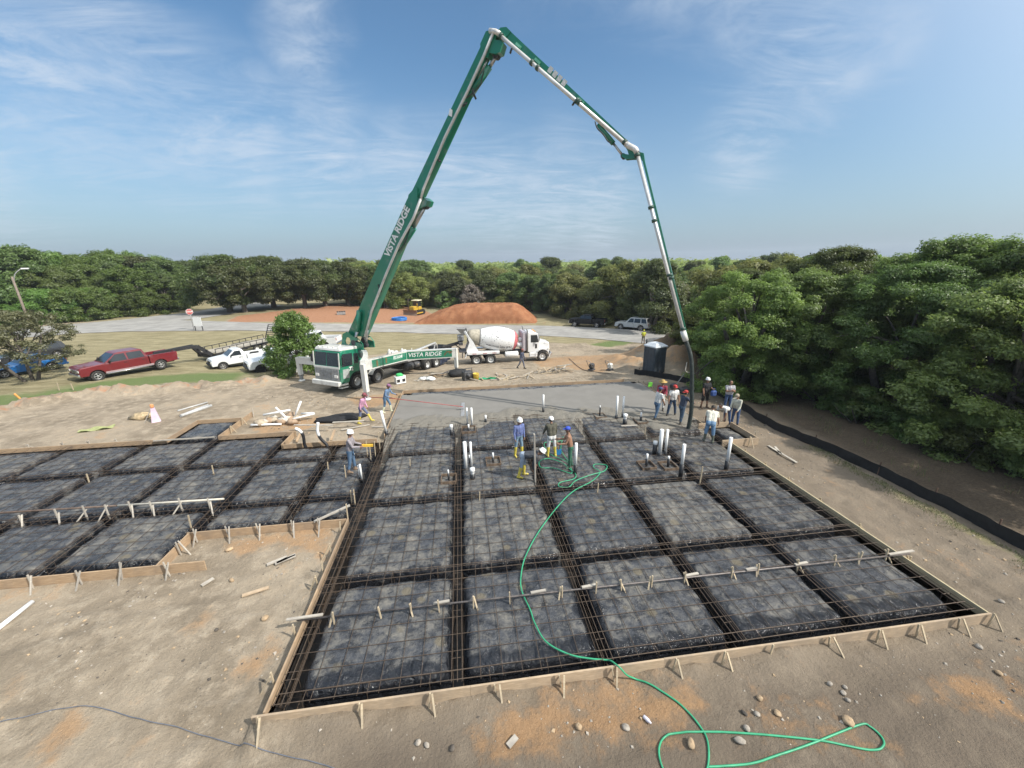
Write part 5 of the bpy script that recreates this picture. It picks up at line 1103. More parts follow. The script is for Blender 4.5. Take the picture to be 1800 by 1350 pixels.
oB, B1, B2, nB = beam((pM.x, pM.y), (LR.x, LR.y), zMt + .06, zRt, .76, .74, .28, cdir, (.03, .93))
def beam_text(o, A, B, n, txt, size, k, dz, bold=.004, shear=.2, width=.36):
    d = (B - A).normalized(); d2 = d if d.dot(R0) > 0 else -d; c = A.lerp(B, k) + n * (width / 2 + .012) + UP * dz; u = n.cross(d2) if n.cross(d2).z > 0 else -n.cross(d2)
    link('lettering', text_mb(txt, size, lambda p: c + d2 * p[0] + u * p[1] + n * p[2], bold=bold, shear=shear), LETTER, o, True)
beam_text(oA, A1, A2, nA, '972 316-0148', .34, .72, .06, width=.345); beam_text(oB, B1, B2, nB, 'VISTA RIDGE', .47, .39, .02, .006, .25, width=.285)
st = MB()
for (k, dz, c_) in ((.80, .05, 0), (.845, .12, 0)):
    pass
pmk = [(.22, -.02, .24), (.42, .02, .24)]
dk2 = MB(); dA = (A2 - A1).normalized()
for k, dz, w_ in pmk: c = A1.lerp(A2, k) + nA * .186 + UP * dz; quadpanel(dk2, [c - dA * w_ / 2 - UP * .2, c + dA * w_ / 2 - UP * .2, c + dA * (w_ / 2 + .05) + UP * .17, c - dA * w_ / 2 + UP * .2], nA * .004)
dB = (B2 - B1).normalized()
for k, dz, w_ in ((.79, .0, .2), (.85, .14, .4), (.90, .12, .25)): c = B1.lerp(B2, k) + nB * .156 + UP * dz; quadpanel(dk2, [c - dB * w_ / 2 - UP * (.2 if w_ < .3 else .05), c + dB * w_ / 2 - UP * .05, c + dB * (w_ / 2 + .06) + UP * .06, c - dB * (w_ / 2 - .1) + UP * .06], nB * .004)
link('decal', dk2, pm('brown_decal', (.16, .11, .05), .6, .4, 9), pump, True)
# curved front arm from the turret foot round to the near front leg
tfoot = pump.matrix_basis @ Vector((X0 - 1.0, .9, 0)); c0 = Vector((tfoot.x, tfoot.y, 0)); mid_ = pump.matrix_basis @ Vector((X0 - .1, 2.6, 0)); c1 = Vector((mid_.x, mid_.y, 0)); c2 = Vector((LF.x, LF.y, 0)); cv = MB(); pr_pts = []
for k in range(11): s_ = k / 10; p = c0 * (1 - s_) ** 2 + c1 * 2 * s_ * (1 - s_) + c2 * s_ * s_; pr_pts.append(p)
for a, b in zip(pr_pts[:-1], pr_pts[1:]): cv.bar(a + UP * (zFt - .33), b + UP * (zFt - .33), .30, .66)
link('curved_outrigger_arm', cv, PW2, pump, True)
ofr = pump.matrix_basis @ Vector((X0 - .6, -1.0, 0)); zo = zat(528, 627, LO.x, LO.y); link('far_outrigger_beam', MB().bar((LO.x, LO.y, zo - .25), (ofr.x, ofr.y, zo - .2), .3, .5), PW2, pump, True)
blk = MB(); q = G(529, 664); blk.bar(q + Vector((-.15, 0, .5)), q + Vector((.1, 0, 1.25)), .26, .2); link('ram_bracket', blk, PW2, pump, True)

# ------------------------------------------------------------------ boom: lies in one vertical plane from the turret to the hose end
tur = pump.matrix_basis @ Vector((X0 - 1.05, .0, 0)); hz_ = G(1208, 750, -.12)
pd = Vector((hz_.x - tur.x, hz_.y - tur.y, 0)).normalized(); pn = Vector((pd.y, -pd.x, 0)); pn = pn if pn.dot(-Vector((tur.x, tur.y, 0))) > 0 else -pn   # towards the camera
def BP(u, v_, off=0.0): return onplane(u, v_, tur, pn) + pn * off
trt = MB(); tz = tur.z
trt.lathe([(0, 1.2), (.85, 1.2), (.85, 1.55), (.7, 1.7), (.62, 2.0), (.62, 2.25), (.8, 2.3), (.8, 2.42), (0, 2.42)], 24, 0, Matrix.Translation((tur.x, tur.y, tz))); link('turntable', trt, PGREEN, pump, True)
# turret cheeks with a round opening, traced as solid plates each side of the boom
for s in (-.52, .52):
    outl = [BP(u, v_) for u, v_ in [(610, 612), (612, 596), (613, 585), (620, 581), (627, 586), (634, 598), (641, 594), (648, 603), (649, 613)]]
    inn = [BP(622 + 5 * math.cos(R(a)), 597 + 7 * math.sin(R(a))) for a in range(0, 360, 45)]
    mb = MB(); n1, n2 = len(outl), len(inn)
    vs = [p + pn * (s - .04) for p in outl + inn] + [p + pn * (s + .04) for p in outl + inn]; N_ = n1 + n2
    # ring faces: join each outline point to nearest hole points through a simple fan by angle
    cc = sum(inn, Vector()) / n2
    def ang(p): d = p - cc; return math.atan2(d.z, d.dot(pd))
    oo = sorted(range(n1), key=lambda i: ang(outl[i])); ii = sorted(range(n2), key=lambda i: ang(inn[i])); fs = []
    allp = sorted([(ang(outl[i]), 0, i) for i in range(n1)] + [(ang(inn[i]), 1, i) for i in range(n2)])
    lo, li_ = oo[-1], ii[-1]
    for a_, k_, i_ in allp:
        if k_ == 0: fs.append((lo, i_, n1 + li_)); lo = i_
        else: fs.append((n1 + li_, n1 + i_, lo)); li_ = i_
    f2 = [tuple(x + N_ for x in reversed(f)) for f in fs]; sid = [(i, (i + 1) % n1, N_ + (i + 1) % n1, N_ + i) for i in range(n1)] + [(n1 + i, N_ + n1 + i, N_ + n1 + (i + 1) % n2, n1 + (i + 1) % n2) for i in range(n2)]
    mb.add(vs, fs + f2 + sid, 0); link('turret_cheek', mb, PGREEN, pump, True)
def sect(p0, p1, q0, q1, w0, w1, name='boom_section', par=None):
    """box section from outlines: p = one long edge, q = other long edge (photo pixels), w = thickness across the plane"""
    a0, a1, b0, b1 = BP(*p0), BP(*p1), BP(*q0), BP(*q1); vs = []
    for (a, b, w) in ((a0, b0, w0), (a1, b1, w1)):
        for s in (-1, 1): vs += [a + pn * s * w / 2, b + pn * s * w / 2]
    mb = MB(); mb.add(vs, [(0, 1, 3, 2), (4, 6, 7, 5), (0, 4, 5, 1), (2, 3, 7, 6), (0, 2, 6, 4), (1, 5, 7, 3)]); 
    return link(name, mb, PGREEN, pump if par is None else par, True)
s1 = sect((615, 590), (721, 350), (643, 590), (735, 372), .62, .5); 
s2 = sect((725, 346), (851, 80), (744, 346), (866, 84), .5, .42)
s3 = sect((893, 52), (1114, 258), (880, 62), (1100, 256), .42, .28)
s4 = sect((1126, 268), (1207, 594), (1131, 272), (1210, 594), .26, .18)
def plate(pts, w, off=0.0, name='joint_bracket', mat=None, par=None):
    P_ = [BP(u, v_) for u, v_ in pts]; n = len(P_); mb = MB(); mb.add([p + pn * (off - w / 2) for p in P_] + [p + pn * (off + w / 2) for p in P_], [list(range(n)), list(range(n, 2 * n))[::-1]] + [(i, n + i, n + (i + 1) % n, (i + 1) % n) for i in range(n)]); return link(name, mb, mat or PGREEN, par or pump, True)
plate([(724, 344), (737, 329), (742, 340), (740, 350), (750, 348), (757, 354), (754, 363), (741, 368), (734, 376), (722, 356)], .62)
plate([(738, 332), (740, 332), (740, 368), (738, 366)], .7, name='bracket_rib')
plate([(849, 82), (859, 60), (868, 57), (878, 60), (874, 78), (862, 106), (851, 102)], .56)
plate([(862, 86), (872, 76), (886, 76), (889, 80), (884, 97), (876, 100), (866, 98), (861, 92)], .46, .1)
plate([(872, 66), (884, 53), (894, 52), (902, 60), (892, 72), (880, 70)], .5)
plate([(1098, 256), (1107, 258), (1114, 268), (1120, 272), (1128, 286), (1118, 280), (1112, 280), (1101, 281), (1093, 276), (1095, 271), (1106, 273), (1104, 266)], .3)
plate([(1124, 268), (1132, 270), (1134, 284), (1128, 282)], .24)
# hydraulic cylinders
def cyl(a, m, b, r0, r1, off=.0):
    A, Mi, B = BP(*a, off), BP(*m, off), BP(*b, off); o = link('hydraulic_cylinder', MB().tube([A, Mi], r0, 12), PGREEN, pump, True); link('rod', MB().tube([Mi, B], r1, 10), RODM, o, True); link('end_eye', MB().tube([B - pn * .14, B + pn * .14], r1 * 2, 10), DGREY, o, True)
cyl((697, 448), (727, 400), (748, 361), .20, .11); cyl((828, 168), (862, 118), (874, 98), .15, .085, .05); cyl((1051, 220), (1078, 252), (1096, 275), .11, .055)
cyl((640, 545), (637, 580), (632, 600), .17, .1, .45); cyl((640, 545), (637, 580), (632, 600), .17, .1, -.45); cyl((656, 545), (650, 577), (647, 606), .14, .08, .2)
link('guide_link', MB().tube([BP(858, 100), BP(846, 124), BP(835, 150)], .07, 8), RODM, pump, True)
# delivery pipe along the boom (camera side), with clamps
def pipe_run(pts, r, off, name='delivery_pipe', mat=None, n=10): return link(name, MB().tube([BP(u, v_, off) for u, v_ in pts], r, n), mat or STEELP, pump, True)
pipe_run([(650, 590), (662, 545), (688, 480), (710, 430), (735, 385), (748, 352)], .075, .45); pipe_run([(748, 352), (752, 335), (790, 245), (830, 165), (858, 105), (874, 66)], .07, .42)
pipe_run([(868, 62), (878, 63), (886, 68)], .11, .42, 'pipe_elbow'); pipe_run([(878, 63), (1104, 258)], .085, .42); pipe_run([(1102, 256), (1108, 260), (1114, 263), (1119, 266), (1122, 272)], .12, .36, 'pipe_elbow'); pipe_run([(1121, 270), (1205, 594)], .08, .34)
cpts = [(888, 71, 1), (941, 117, 1), (951, 126, 1), (1019, 183, 1), (1023, 186, 1), (1101, 254, 1), (1122, 276, 2), (1146, 366, 2), (1152, 389, 2), (1178, 483, 2), (1181, 488, 2), (1201, 576, 2)]
for u, v_, k in cpts:
    c = BP(u, v_, .42 if k == 1 else .34); e = (BP(1104, 258) - BP(878, 63)).normalized() if k == 1 else (BP(1205, 594) - BP(1121, 270)).normalized(); link('pipe_clamp', MB().tube([c - e * .06, c + e * .06], .125, 12), pm('dark_green_clamp', (.03, .07, .05), .5), pump, True)
hb_ = MB()
for (u0, v0, u1, v1) in ((836, 160, 842, 178), (826, 184, 820, 190), (776, 282, 780, 286), (905, 90, 902, 98), (1012, 185, 1010, 188), (671, 500, 676, 512)): hb_.tube([BP(u0, v0, .3), BP((u0 + u1) / 2 + 2, (v0 + v1) / 2 + 2, .45), BP(u1, v1, .3)], .05, 6)
hb_.tube(smooth_path([BP(u, v_, .3) for u, v_ in [(856, 128), (853, 140), (850, 152), (843, 160), (836, 168), (824, 176)]], 5), .03, 6); hb_.tube(smooth_path([BP(u, v_, .3) for u, v_ in [(726, 402), (722, 415), (716, 430), (706, 442)]], 5), .035, 6); hb_.tube(smooth_path([BP(u, v_, .2) for u, v_ in [(1048, 216), (1052, 228), (1062, 238), (1070, 250), (1076, 252)]], 5), .03, 6)
link('hydraulic_hoses', hb_, RUB, pump, True)
for (u, v_) in ((888, 66), (915, 84), (948, 111), (1024, 180)):
    e = (BP(1114, 258) - BP(893, 52)).normalized(); c = BP(u, v_, .22); link('pipe_hanger', MB().bar(c - e * .16, c + e * .16, .1, .1), pm('pale_green_bracket', (.16, .48, .33), .5), pump, True)
# boom lettering and plates
ta, tb = BP(690, 438), BP(716, 378); td = (tb - ta).normalized(); tu = pn.cross(td); tu = tu if tu.dot(BP(640, 440) - BP(700, 440)) > 0 else -tu; tcn_ = (ta + tb) / 2 - tu * .02; fo_ = .275
link('lettering', text_mb('VISTA RIDGE', .58, lambda p: tcn_ + td * p[0] * 1.0 + tu * p[1] + pn * (fo_ + p[2]), bold=.02), LETTER, pump, True)
la = (BP(1114, 258) - BP(893, 52)).normalized(); lu = Vector((-la.z * pd.x, -la.z * pd.y, la.dot(pd))); lc = BP(982, 137) ; pl_ = MB()
for k in range(4): c = lc + la * (-.45 + .3 * k) + pn * (.195 - .001); quadpanel(pl_, [c - la * .11 - lu * .12, c + la * .11 - lu * .12, c + la * .11 + lu * .12, c - la * .11 + lu * .12], pn * .01)
link('rating_plate', pl_, pm('silver_plate', (.55, .55, .53), .4, .2, 9), pump, True)
c = BP(796, 201); quadpanel(pl2 := MB(), [c + pn * .25 + UP * .2, c + pn * .25 + pd * .15 + UP * .1, c + pn * .25 + pd * .1 - UP * .2, c + pn * .25 - pd * .1 - UP * .1], pn * .01); link('rating_plate', pl2, LETTER, pump, True)
# end hose
hpts = smooth_path([BP(u, v_, .30) for u, v_ in [(1203, 588), (1208, 602), (1214, 622), (1216.5, 645), (1216.5, 680), (1216, 712), (1213, 735), (1209.5, 752)]], 6)
link('end_hose', MB().tube(hpts, .095, 12), RUB, pump, True); link('hose_coupling', MB().tube([BP(1201, 580, .32), BP(1206, 597, .3)], .13, 12), PW2, pump, True)
link('safety_rope', MB().tube(smooth_path([BP(1208, 634, .3), BP(1206, 648, .45), BP(1213, 652, .3)], 5), .015, 5), PIPEW, pump, True)

# ------------------------------------------------------------------ mixer truck
MXW = paint('mixer_white_paint', (.72, .72, .71), .35, .1); mf, mr2 = G(953, 634), G(838, 640); dm = mf - mr2; dm.z = 0; MWB = dm.length; dm.normalize(); lm_ = Vector((-dm.y, dm.x, 0))
om = mr2 + lm_ * 1.0; om.z = T0(om.x, om.y)
mx = thing('concrete_mixer_truck', 'white concrete mixer truck parked behind the pump truck, facing right', 'mixer truck', om, math.atan2(dm.y, dm.x))
F_ = MWB
for x, w_ in ((0, .5), (1.36, .5), (F_, .32)):
    for y in (1.0, -1.0): wheel(mx, x, y, .54, w_, STEELW, True, .56)
f_ = MB()
for s in (-.42, .42): f_.bar((-1.0, s, .95), (F_ + .8, s, .95), .1, .28)
for x in (0, 1.36, F_): f_.tube([(x, -.95, .54), (x, .95, .54)], .1, 8)
f_.box((3.6, 0, .85), (1.6, .7, .5)); link('chassis_frame', f_, DGREY, mx)
fd = MB()
for s in (-1, 1): fd.box((.68, s * .98, 1.27), (3.1, .62, .09), bev=.03); fd.bar((-.85, s * .98, 1.24), (-1.1, s * .98, .8), .6, .05); fd.box((.7, s * 1.26, 1.17), (3.0, .05, .14))
link('rear_fender', fd, MXW, mx)
marks = MB()
for x in (-.2, .8, 1.7): marks.box((x, -1.288, 1.17), (.4, .006, .05))
link('marker_strip', marks, TAIL, mx)
# drum
ax0, ax1 = Vector((F_ - 2.35, 0, 1.98)), Vector((-.35, 0, 2.62)); dd = (ax1 - ax0).normalized(); Ld = (ax1 - ax0).length; Md = Matrix.Translation(ax0) @ dd.to_track_quat('Z', 'Y').to_matrix().to_4x4()
prof = [(0, 0), (.55, 0), (.62, .02), (.86, .22), (.98, .45), (1.12, .95), (1.20, 1.45), (1.22, 1.9), (1.18, 2.35), (1.05, 2.95), (.9, 3.4), (.78, 3.75), (.70, Ld)]
def drum_mat():
    m = bpy.data.materials.new('scuffed_drum_white'); m.use_nodes = True; t = m.node_tree; b = t.nodes['Principled BSDF']; p = N(t, 'ShaderNodeTexCoord').outputs['Object']
    n1 = noise_(t, mapping(t, p, (1.2, 1, 1.0)), 6.5, 3, .5); n0 = noise_(t, p, 1.2, 4, .6); n2 = noise_(t, p, 2.5, 6, .7)
    c = mixc(t, mapr(t, n2, .4, .8), (.72, .72, .71), (.60, .60, .59)); c = mixc(t, math_(t, 'MULTIPLY', mapr(t, n1, .625, .65), mapr(t, n0, .42, .5)), c, (.06, .06, .065))
    t.links.new(c, b.inputs['Base Color']); b.inputs['Roughness'].default_value = .4; return m
DW = drum_mat(); link('drum', MB().lathe(prof[2:12], 40, 0, Md), DW, mx)
link('drum_ring', MB().lathe([(.60, .0), (.64, .02), (.875, .22), (.97, .40), (.955, .42), (.84, .25), (.58, .05)], 40, 0, Md), pm('faded_red_band', (.48, .13, .14), .5, .25, 5), mx)
link('drum_head', MB().lathe([(0, .015), (.55, .015), (.61, .03)], 30, 0, Md), MXW, mx)
link('drum_mouth', MB().lathe([(.775, 3.76), (.69, Ld), (.5, Ld + .35), (.44, Ld + .35), (.6, Ld - .1)], 30, 0, Md), pm('dusty_tan_steel', (.40, .36, .28), .7, .2, 5), mx)
link('drum_band', MB().lathe([(.79, 3.62), (.83, 3.63), (.81, 3.74), (.77, 3.75)], 40, 0, Md), GREY, mx)
# worn illegible lettering, set upside down on the turning drum
def drum_r(s):
    for (r0, z0), (r1, z1) in zip(prof[2:-1], prof[3:]):
        if z0 <= s <= z1: return r0 + (r1 - r0) * (s - z0) / (z1 - z0)
    return 1.0
DARKL = pm('worn_dark_lettering', (.10, .10, .12), .6, .5, 14, dirt=(.6, .6, .6), dirt_amt=.5)
Minv = Md.inverted()
sy = (Md.to_3x3().inverted() @ Vector((0, -1, 0))); ph0 = math.atan2(sy.y, sy.x); dn = (Md.to_3x3().inverted() @ Vector((0, 0, -1))); phd = math.atan2(dn.y, dn.x); sg = 1 if math.sin(phd - ph0) > 0 else -1
def drumxf(s0, ph):
    def f(p):
        s = s0 + p[0] * 1.0; r = drum_r(max(.05, min(3.7, s))) + .006 + p[2]; a = ph + sg * p[1] / 1.15; return Md @ Vector((r * math.cos(a), r * math.sin(a), s))
    return f
link('lettering', text_mb('redi mix concrete', .34, drumxf(1.85, ph0 + sg * .50), bold=.006), DARKL, mx)
sp_ = MB()
for s in (-1, 1): sp_.prism([(-.95, 1.3), (.25, 1.3), (-.25, 2.3), (-.55, 2.75), (-.75, 2.75), (-.6, 2.2)], s * .88 - .04, s * .88 + .04); sp_.bar((-.66, s * .88, 2.7), (-1.0, s * .75, 3.3), .12, .16)
sp_.bar((-.45, -.9, 1.95), (-.45, .9, 1.95), .16, .2); link('drum_pedestal', sp_, MXW, mx)
hpq = MB(); hpq.add([(-1.75, -.55, 3.5), (-.75, -.55, 3.42), (-.75, .55, 3.42), (-1.75, .55, 3.5), (-1.2, -.3, 2.85), (-.8, -.3, 2.85), (-.8, .3, 2.85), (-1.2, .3, 2.85)], [(0, 1, 5, 4), (1, 2, 6, 5), (2, 3, 7, 6), (3, 0, 4, 7), (4, 5, 6, 7)]); hpq.box((-1.35, 0, 2.55), (.6, .9, .5), bev=.05); link('charge_hopper', hpq, GREY, mx)
ch = MB(); cpt = smooth_path([(-1.15, 0, 2.25), (-1.7, .05, 1.95), (-2.5, .1, 1.75), (-3.1, .1, 1.62)], 5)
for a, b in zip(cpt[:-1], cpt[1:]):
    for y0_, z0_, y1_, z1_ in ((-.26, .18, -.2, 0), (-.2, 0, .2, 0), (.2, 0, .26, .18)): ch.add([a + Vector((0, y0_, z0_)), b + Vector((0, y0_, z0_)), b + Vector((0, y1_, z1_)), a + Vector((0, y1_, z1_)), a + Vector((0, y0_, z0_ - .04)), b + Vector((0, y0_, z0_ - .04)), b + Vector((0, y1_, z1_ - .04)), a + Vector((0, y1_, z1_ - .04))], [(0, 1, 2, 3), (7, 6, 5, 4), (0, 4, 5, 1), (2, 6, 7, 3)])
link('discharge_chute', ch, DGREY, mx); link('rear_platform', MB().box((-1.25, -.2, 1.35), (.7, 1.5, .1)).box((-1.4, -.55, 2.1), (.4, .45, .3), bev=.04).bar((-1.2, .3, 1.3), (-1.9, .2, 1.85), .1, .1).bar((-1.3, -.7, .7), (-1.3, -.7, 1.4), .08, .08), DGREY, mx)
wt = MB(); wt.lathe([(0, 0), (.25, 0), (.3, .06), (.3, 1.24), (.25, 1.3), (0, 1.3)], 20, 0, Matrix.Translation((2.75, -.95, .88)) @ Matrix.Rotation(math.pi / 2, 4, 'Y')); link('air_tank', wt, MXW, mx)
link('water_tank', MB().lathe([(0, 0), (.2, 0), (.24, .05), (.24, .75), (.2, .8), (0, .8)], 18, 0, Matrix.Translation((F_ - 2.45, -.55, 1.72)) @ Matrix.Rotation(math.pi / 2, 4, 'Y')).ball((F_ - 2.1, -.5, 2.2), .22, 12), MXW, mx)
# cab and bonnet
cx = F_ - 1.45; cabp = [(cx, 1.0), (cx + 1.12, 1.0), (cx + 1.2, 1.95), (cx + .98, 2.78), (cx + .75, 2.9), (cx + .05, 2.9), (cx, 2.8)]
link('cab', side_body(MB(), cabp, 1.0, .06), MXW, mx)
hood = MB(); side_body(hood, [(cx + 1.1, 1.15), (F_ - .58, 1.15), (F_ + .4, 1.15), (F_ + .78, 1.0), (F_ + .82, 1.5), (F_ + .74, 1.82), (F_ + .2, 1.98), (cx + 1.16, 2.06)], .72, .12); link('bonnet', hood, MXW, mx)
ff = MB()
for s in (-1, 1):
    for k in range(12):
        a0, a1 = R(-12 + 200 * k / 12), R(-12 + 200 * (k + 1) / 12); ff.bar((F_ + .68 * math.cos(a0), s * .92, .6 + .68 * math.sin(a0)), (F_ + .68 * math.cos(a1), s * .92, .6 + .68 * math.sin(a1)), .52, .06)
    ff.box((F_ + .1, s * .68, 1.1), (1.3, .14, .55), bev=.05)
link('front_fender', ff, MXW, mx)
for s in (-1, 1): sw = MB(); quadpanel(sw, [(cx + .3, s * 1.003, 1.95), (cx + 1.08, s * 1.003, 1.95), (cx + .92, s * 1.003, 2.66), (cx + .3, s * 1.003, 2.66)], (0, s * .008, 0)); quadpanel(sw, [(cx + .72, s * 1.003, 1.35), (cx + .92, s * 1.003, 1.35), (cx + .92, s * 1.003, 1.78), (cx + .72, s * 1.003, 1.78)], (0, s * .008, 0)); link('side_window', sw, GLASS, mx)
wsx = MB(); quadpanel(wsx, [(cx + 1.18, -.88, 2.08), (cx + 1.18, .88, 2.08), (cx + 1.0, .86, 2.72), (cx + 1.0, -.86, 2.72)], (.01, 0, .003)); link('windscreen', wsx, GLASS, mx)
link('cab_back_shroud', MB().box((cx - .32, 0, 2.02), (.42, 1.95, 1.9), bev=.09), pm('mauve_grey_panel', (.42, .38, .40), .5, .1, 3), mx)
xs_ = MB()
for s in (-1, 1): xs_.tube([(cx - .04, s * 1.04, 1.1), (cx - .04, s * 1.04, 3.1), (cx - .14, s * 1.04, 3.25)], .07, 10)
link('exhaust_stack', xs_, GREY, mx); stq = MB()
for s in (-1, 1): stq.box((cx + .55, s * .95, .75), (.8, .3, .5), bev=.03)
for z in (.62, .8): stq.box((cx + .55, -1.12, z), (.75, .06, .05))
link('cab_step', stq, MXW, mx); link('front_bumper', MB().box((F_ + .9, 0, .72), (.16, 2.1, .32), bev=.05), CHROME, mx); link('grille', MB().box((F_ + .83, 0, 1.4), (.05, .95, .75), bev=.03), GREY, mx)
for s in (-1, 1): link('headlight', MB().box((F_ + .68, s * .86, 1.22), (.16, .2, .2), bev=.05), LAMP, mx)
lt = MB()
for k in range(5): lt.box((cx + .82, -.6 + .3 * k, 2.93), (.1, .09, .07), bev=.02)
link('roof_light', lt, pm('amber_lens', (.75, .35, .05), .3), mx)
mrx = MB()
for s in (-1, 1): mrx.box((cx + 1.05, s * 1.28, 2.3), (.08, .18, .45), bev=.03); mrx.bar((cx + 1.05, s * .98, 2.55), (cx + 1.05, s * 1.25, 2.5), .03, .03); mrx.box((F_ + .5, s * .85, 2.0), (.05, .1, .1))
link('mirror', mrx, CHROME, mx)
# ------------------------------------------------------------------ people
SKIN = pm('tanned_skin', (.30, .165, .105), .6, .12, 12); SKIND = pm('face_dark', (.05, .03, .025), .6)
def cloth(name, c): return pm('cloth_' + name, c, .85, .25, 7, .7, 16, dirt=tuple(.55 * x + .4 * y for x, y in zip(c, (.30, .26, .20))), dirt_amt=.35)
def capsule(mb, a, b, ra, rb, n=10):
    a, b = Vector(a), Vector(b); d = b - a; L = d.length
    if L < 1e-6: mb.ball(a, ra, n); return
    q = d.to_track_quat('Z', 'Y').to_matrix(); prof = [(math.sin(R(t)) * ra, -math.cos(R(t)) * ra) for t in (0, 30, 60, 90)] + [(math.sin(R(t)) * rb, L - math.cos(R(t)) * rb) for t in (90, 120, 150, 180)]
    vs = [a + q @ Vector((max(r, 1e-5) * math.cos(2 * math.pi * k / n), max(r, 1e-5) * math.sin(2 * math.pi * k / n), z)) for r, z in prof for k in range(n)]; m = len(prof)
    mb.add(vs, [(i * n + k, i * n + (k + 1) % n, (i + 1) * n + (k + 1) % n, (i + 1) * n + k) for i in range(m - 1) for k in range(n)] + [list(range(n))[::-1], list(range((m - 1) * n, m * n))], 0)
def person(label, loc, face, shirt, pants, boots, lean=0, twist=0, arms=((8, 8, 12), (8, 8, 12)), legs=((0, 4, 2), (0, 4, 2)), head=(0, 0), hat=None, sleeve='long', pantlen='long', boot_h=.12, scale=1.0, build=1.0, gloves=None, vest=None, hair=(.03, .025, .02), crouch=0, rollside=0):
    """joint angles in degrees. arms/legs: (left, right) each (forward, outward, bend); face: world direction the chest points to"""
    ln = R(lean); up = Vector((math.sin(ln), math.sin(R(rollside)), math.cos(ln))).normalized(); fw = Vector((math.cos(ln), 0, -math.sin(ln))); lf = Vector((0, 1, 0))
    tw = Matrix.Rotation(R(twist), 3, up); fw2 = tw @ fw; lf2 = tw @ lf
    pel = Vector((0, 0, .95)); bones = []; J = {}
    B = lambda a, b, ra, rb, reg: bones.append((Vector(a), Vector(b), ra * (build if reg in ('shirt', 'pants') else 1), rb * (build if reg in ('shirt', 'pants') else 1), reg))
    mid = pel + up * .24 + fw * .02; chest = pel + up * .40 + fw2 * .015; neck = pel + up * .52
    for s in (-1, 1): B(pel + lf * .075 * s + up * .02, pel + lf * .07 * s - up * .06 - fw * .02, .115, .11, 'pants'); B(pel + lf * .07 * s + up * .08, chest + lf2 * .075 * s - up * .02, .118, .118, 'shirt')
    B(chest + lf2 * .12 + up * .02, chest - lf2 * .12 + up * .02, .095, .095, 'shirt'); B(chest + fw * .03, mid + fw * .02, .10, .11, 'shirt'); B(chest + up * .09, neck, .07, .055, 'shirt'); B(neck - up * .01, neck + up * .08 + fw * .01, .054, .052, 'skin')
    hd_ = Matrix.Rotation(R(head[1]), 3, 'Z') @ Matrix.Rotation(ln * .35 + R(head[0]), 3, 'Y'); hu, hf, hl = hd_ @ Vector((0, 0, 1)), hd_ @ Vector((1, 0, 0)), hd_ @ Vector((0, 1, 0)); hc = neck + up * .07 + hu * .115 + hf * .025
    B(hc + hu * .025 - hf * .02, hc + hu * .03 + hf * .01, .092, .088, 'skin'); B(hc - hu * .04 + hf * .025, hc - hu * .085 + hf * .045, .066, .038, 'skin'); B(hc + hf * .085 - hu * .005, hc + hf * .105 - hu * .03, .012, .017, 'skin')
    for s in (-1, 1): B(hc + hl * .086 * s + hu * .01, hc + hl * .09 * s - hu * .03, .017, .013, 'skin')
    hands = []
    for s, (fwd, out, bend) in zip((1, -1), arms):
        sh = chest + up * .085 + lf2 * .19 * s; dn = -up
        def dirv(a, o): a = R(a); return (dn * math.cos(a) + fw2 * math.sin(a)) * math.cos(R(o)) + lf2 * s * math.sin(R(o))
        el = sh + dirv(fwd, out) * .29; inw = out - (35 if bend > 60 else 10); wr_ = el + dirv(fwd + bend, inw) * .25; hdv = dirv(fwd + bend + 5, inw)
        B(chest + up * .07 + lf2 * .1 * s, sh, .075, .066, 'shirt'); B(sh, sh.lerp(el, .55), .062, .054, 'shirt'); B(sh.lerp(el, .5), el, .050, .046, 'shirt' if sleeve == 'long' else 'skin'); B(el, wr_, .046, .034, 'shirt' if sleeve == 'long' else 'skin')
        hreg = 'gloves' if gloves else 'skin'; side = hdv.cross(lf2 * s).normalized(); k_ = wr_ + hdv * .085; B(wr_, wr_ + hdv * .03, .03, .03, hreg)
        for f in range(4):
            o = side * (.027 - .018 * f); c0 = wr_ + hdv * .03 + o * .8; c1 = wr_ + hdv * (.09 - .004 * abs(f - 1)) + o; curl = (hdv * .8 - lf2 * s * .5).normalized(); Lf = (.036, .042, .039, .03)[f]; c2 = c1 + curl * Lf; c3 = c2 + (hdv * .25 - lf2 * s * .9).normalized() * Lf * .85
            B(c0, c1, .015, .012, hreg); B(c1, c2, .0115, .0105, hreg); B(c2, c3, .0105, .0095, hreg)
        th = wr_ + hdv * .035 + side * .03; t2 = th + (side * .6 + hdv * .6 - lf2 * s * .4).normalized() * .04; B(wr_ + hdv * .02, th, .018, .015, hreg); B(th, t2, .0135, .012, hreg); B(t2, t2 + (hdv * .8 - lf2 * s * .5).normalized() * .03, .012, .010, hreg); hands.append(wr_ + hdv * .09)
    feet = []
    for s, (fwd, out, bend) in zip((1, -1), legs):
        hp = pel + lf * .095 * s - up * .03
        def dv(a, o): return Vector((math.sin(R(a)) * math.cos(R(o)), s * math.sin(R(o)), -math.cos(R(a)) * math.cos(R(o))))
        kn = hp + dv(fwd, out) * .43; an = kn + dv(fwd - bend, out * .6) * .41; toe = Vector((1, .18 * s, -.0)).normalized()
        a_, b_, c_ = kn.lerp(an, .5), kn, an
        B(hp, kn, .092, .064, 'pants'); 
        if pantlen == 'short': B(kn, an, .056, .04, 'skin')
        else:
            q = max(.05, 1 - boot_h / .41); B(kn, kn.lerp(an, q), .064, .055, 'pants'); 
        if boot_h > .1: B(kn.lerp(an, max(.02, 1 - boot_h / .41)), an, .066 if boot_h > .2 else .05, .052, 'boots')
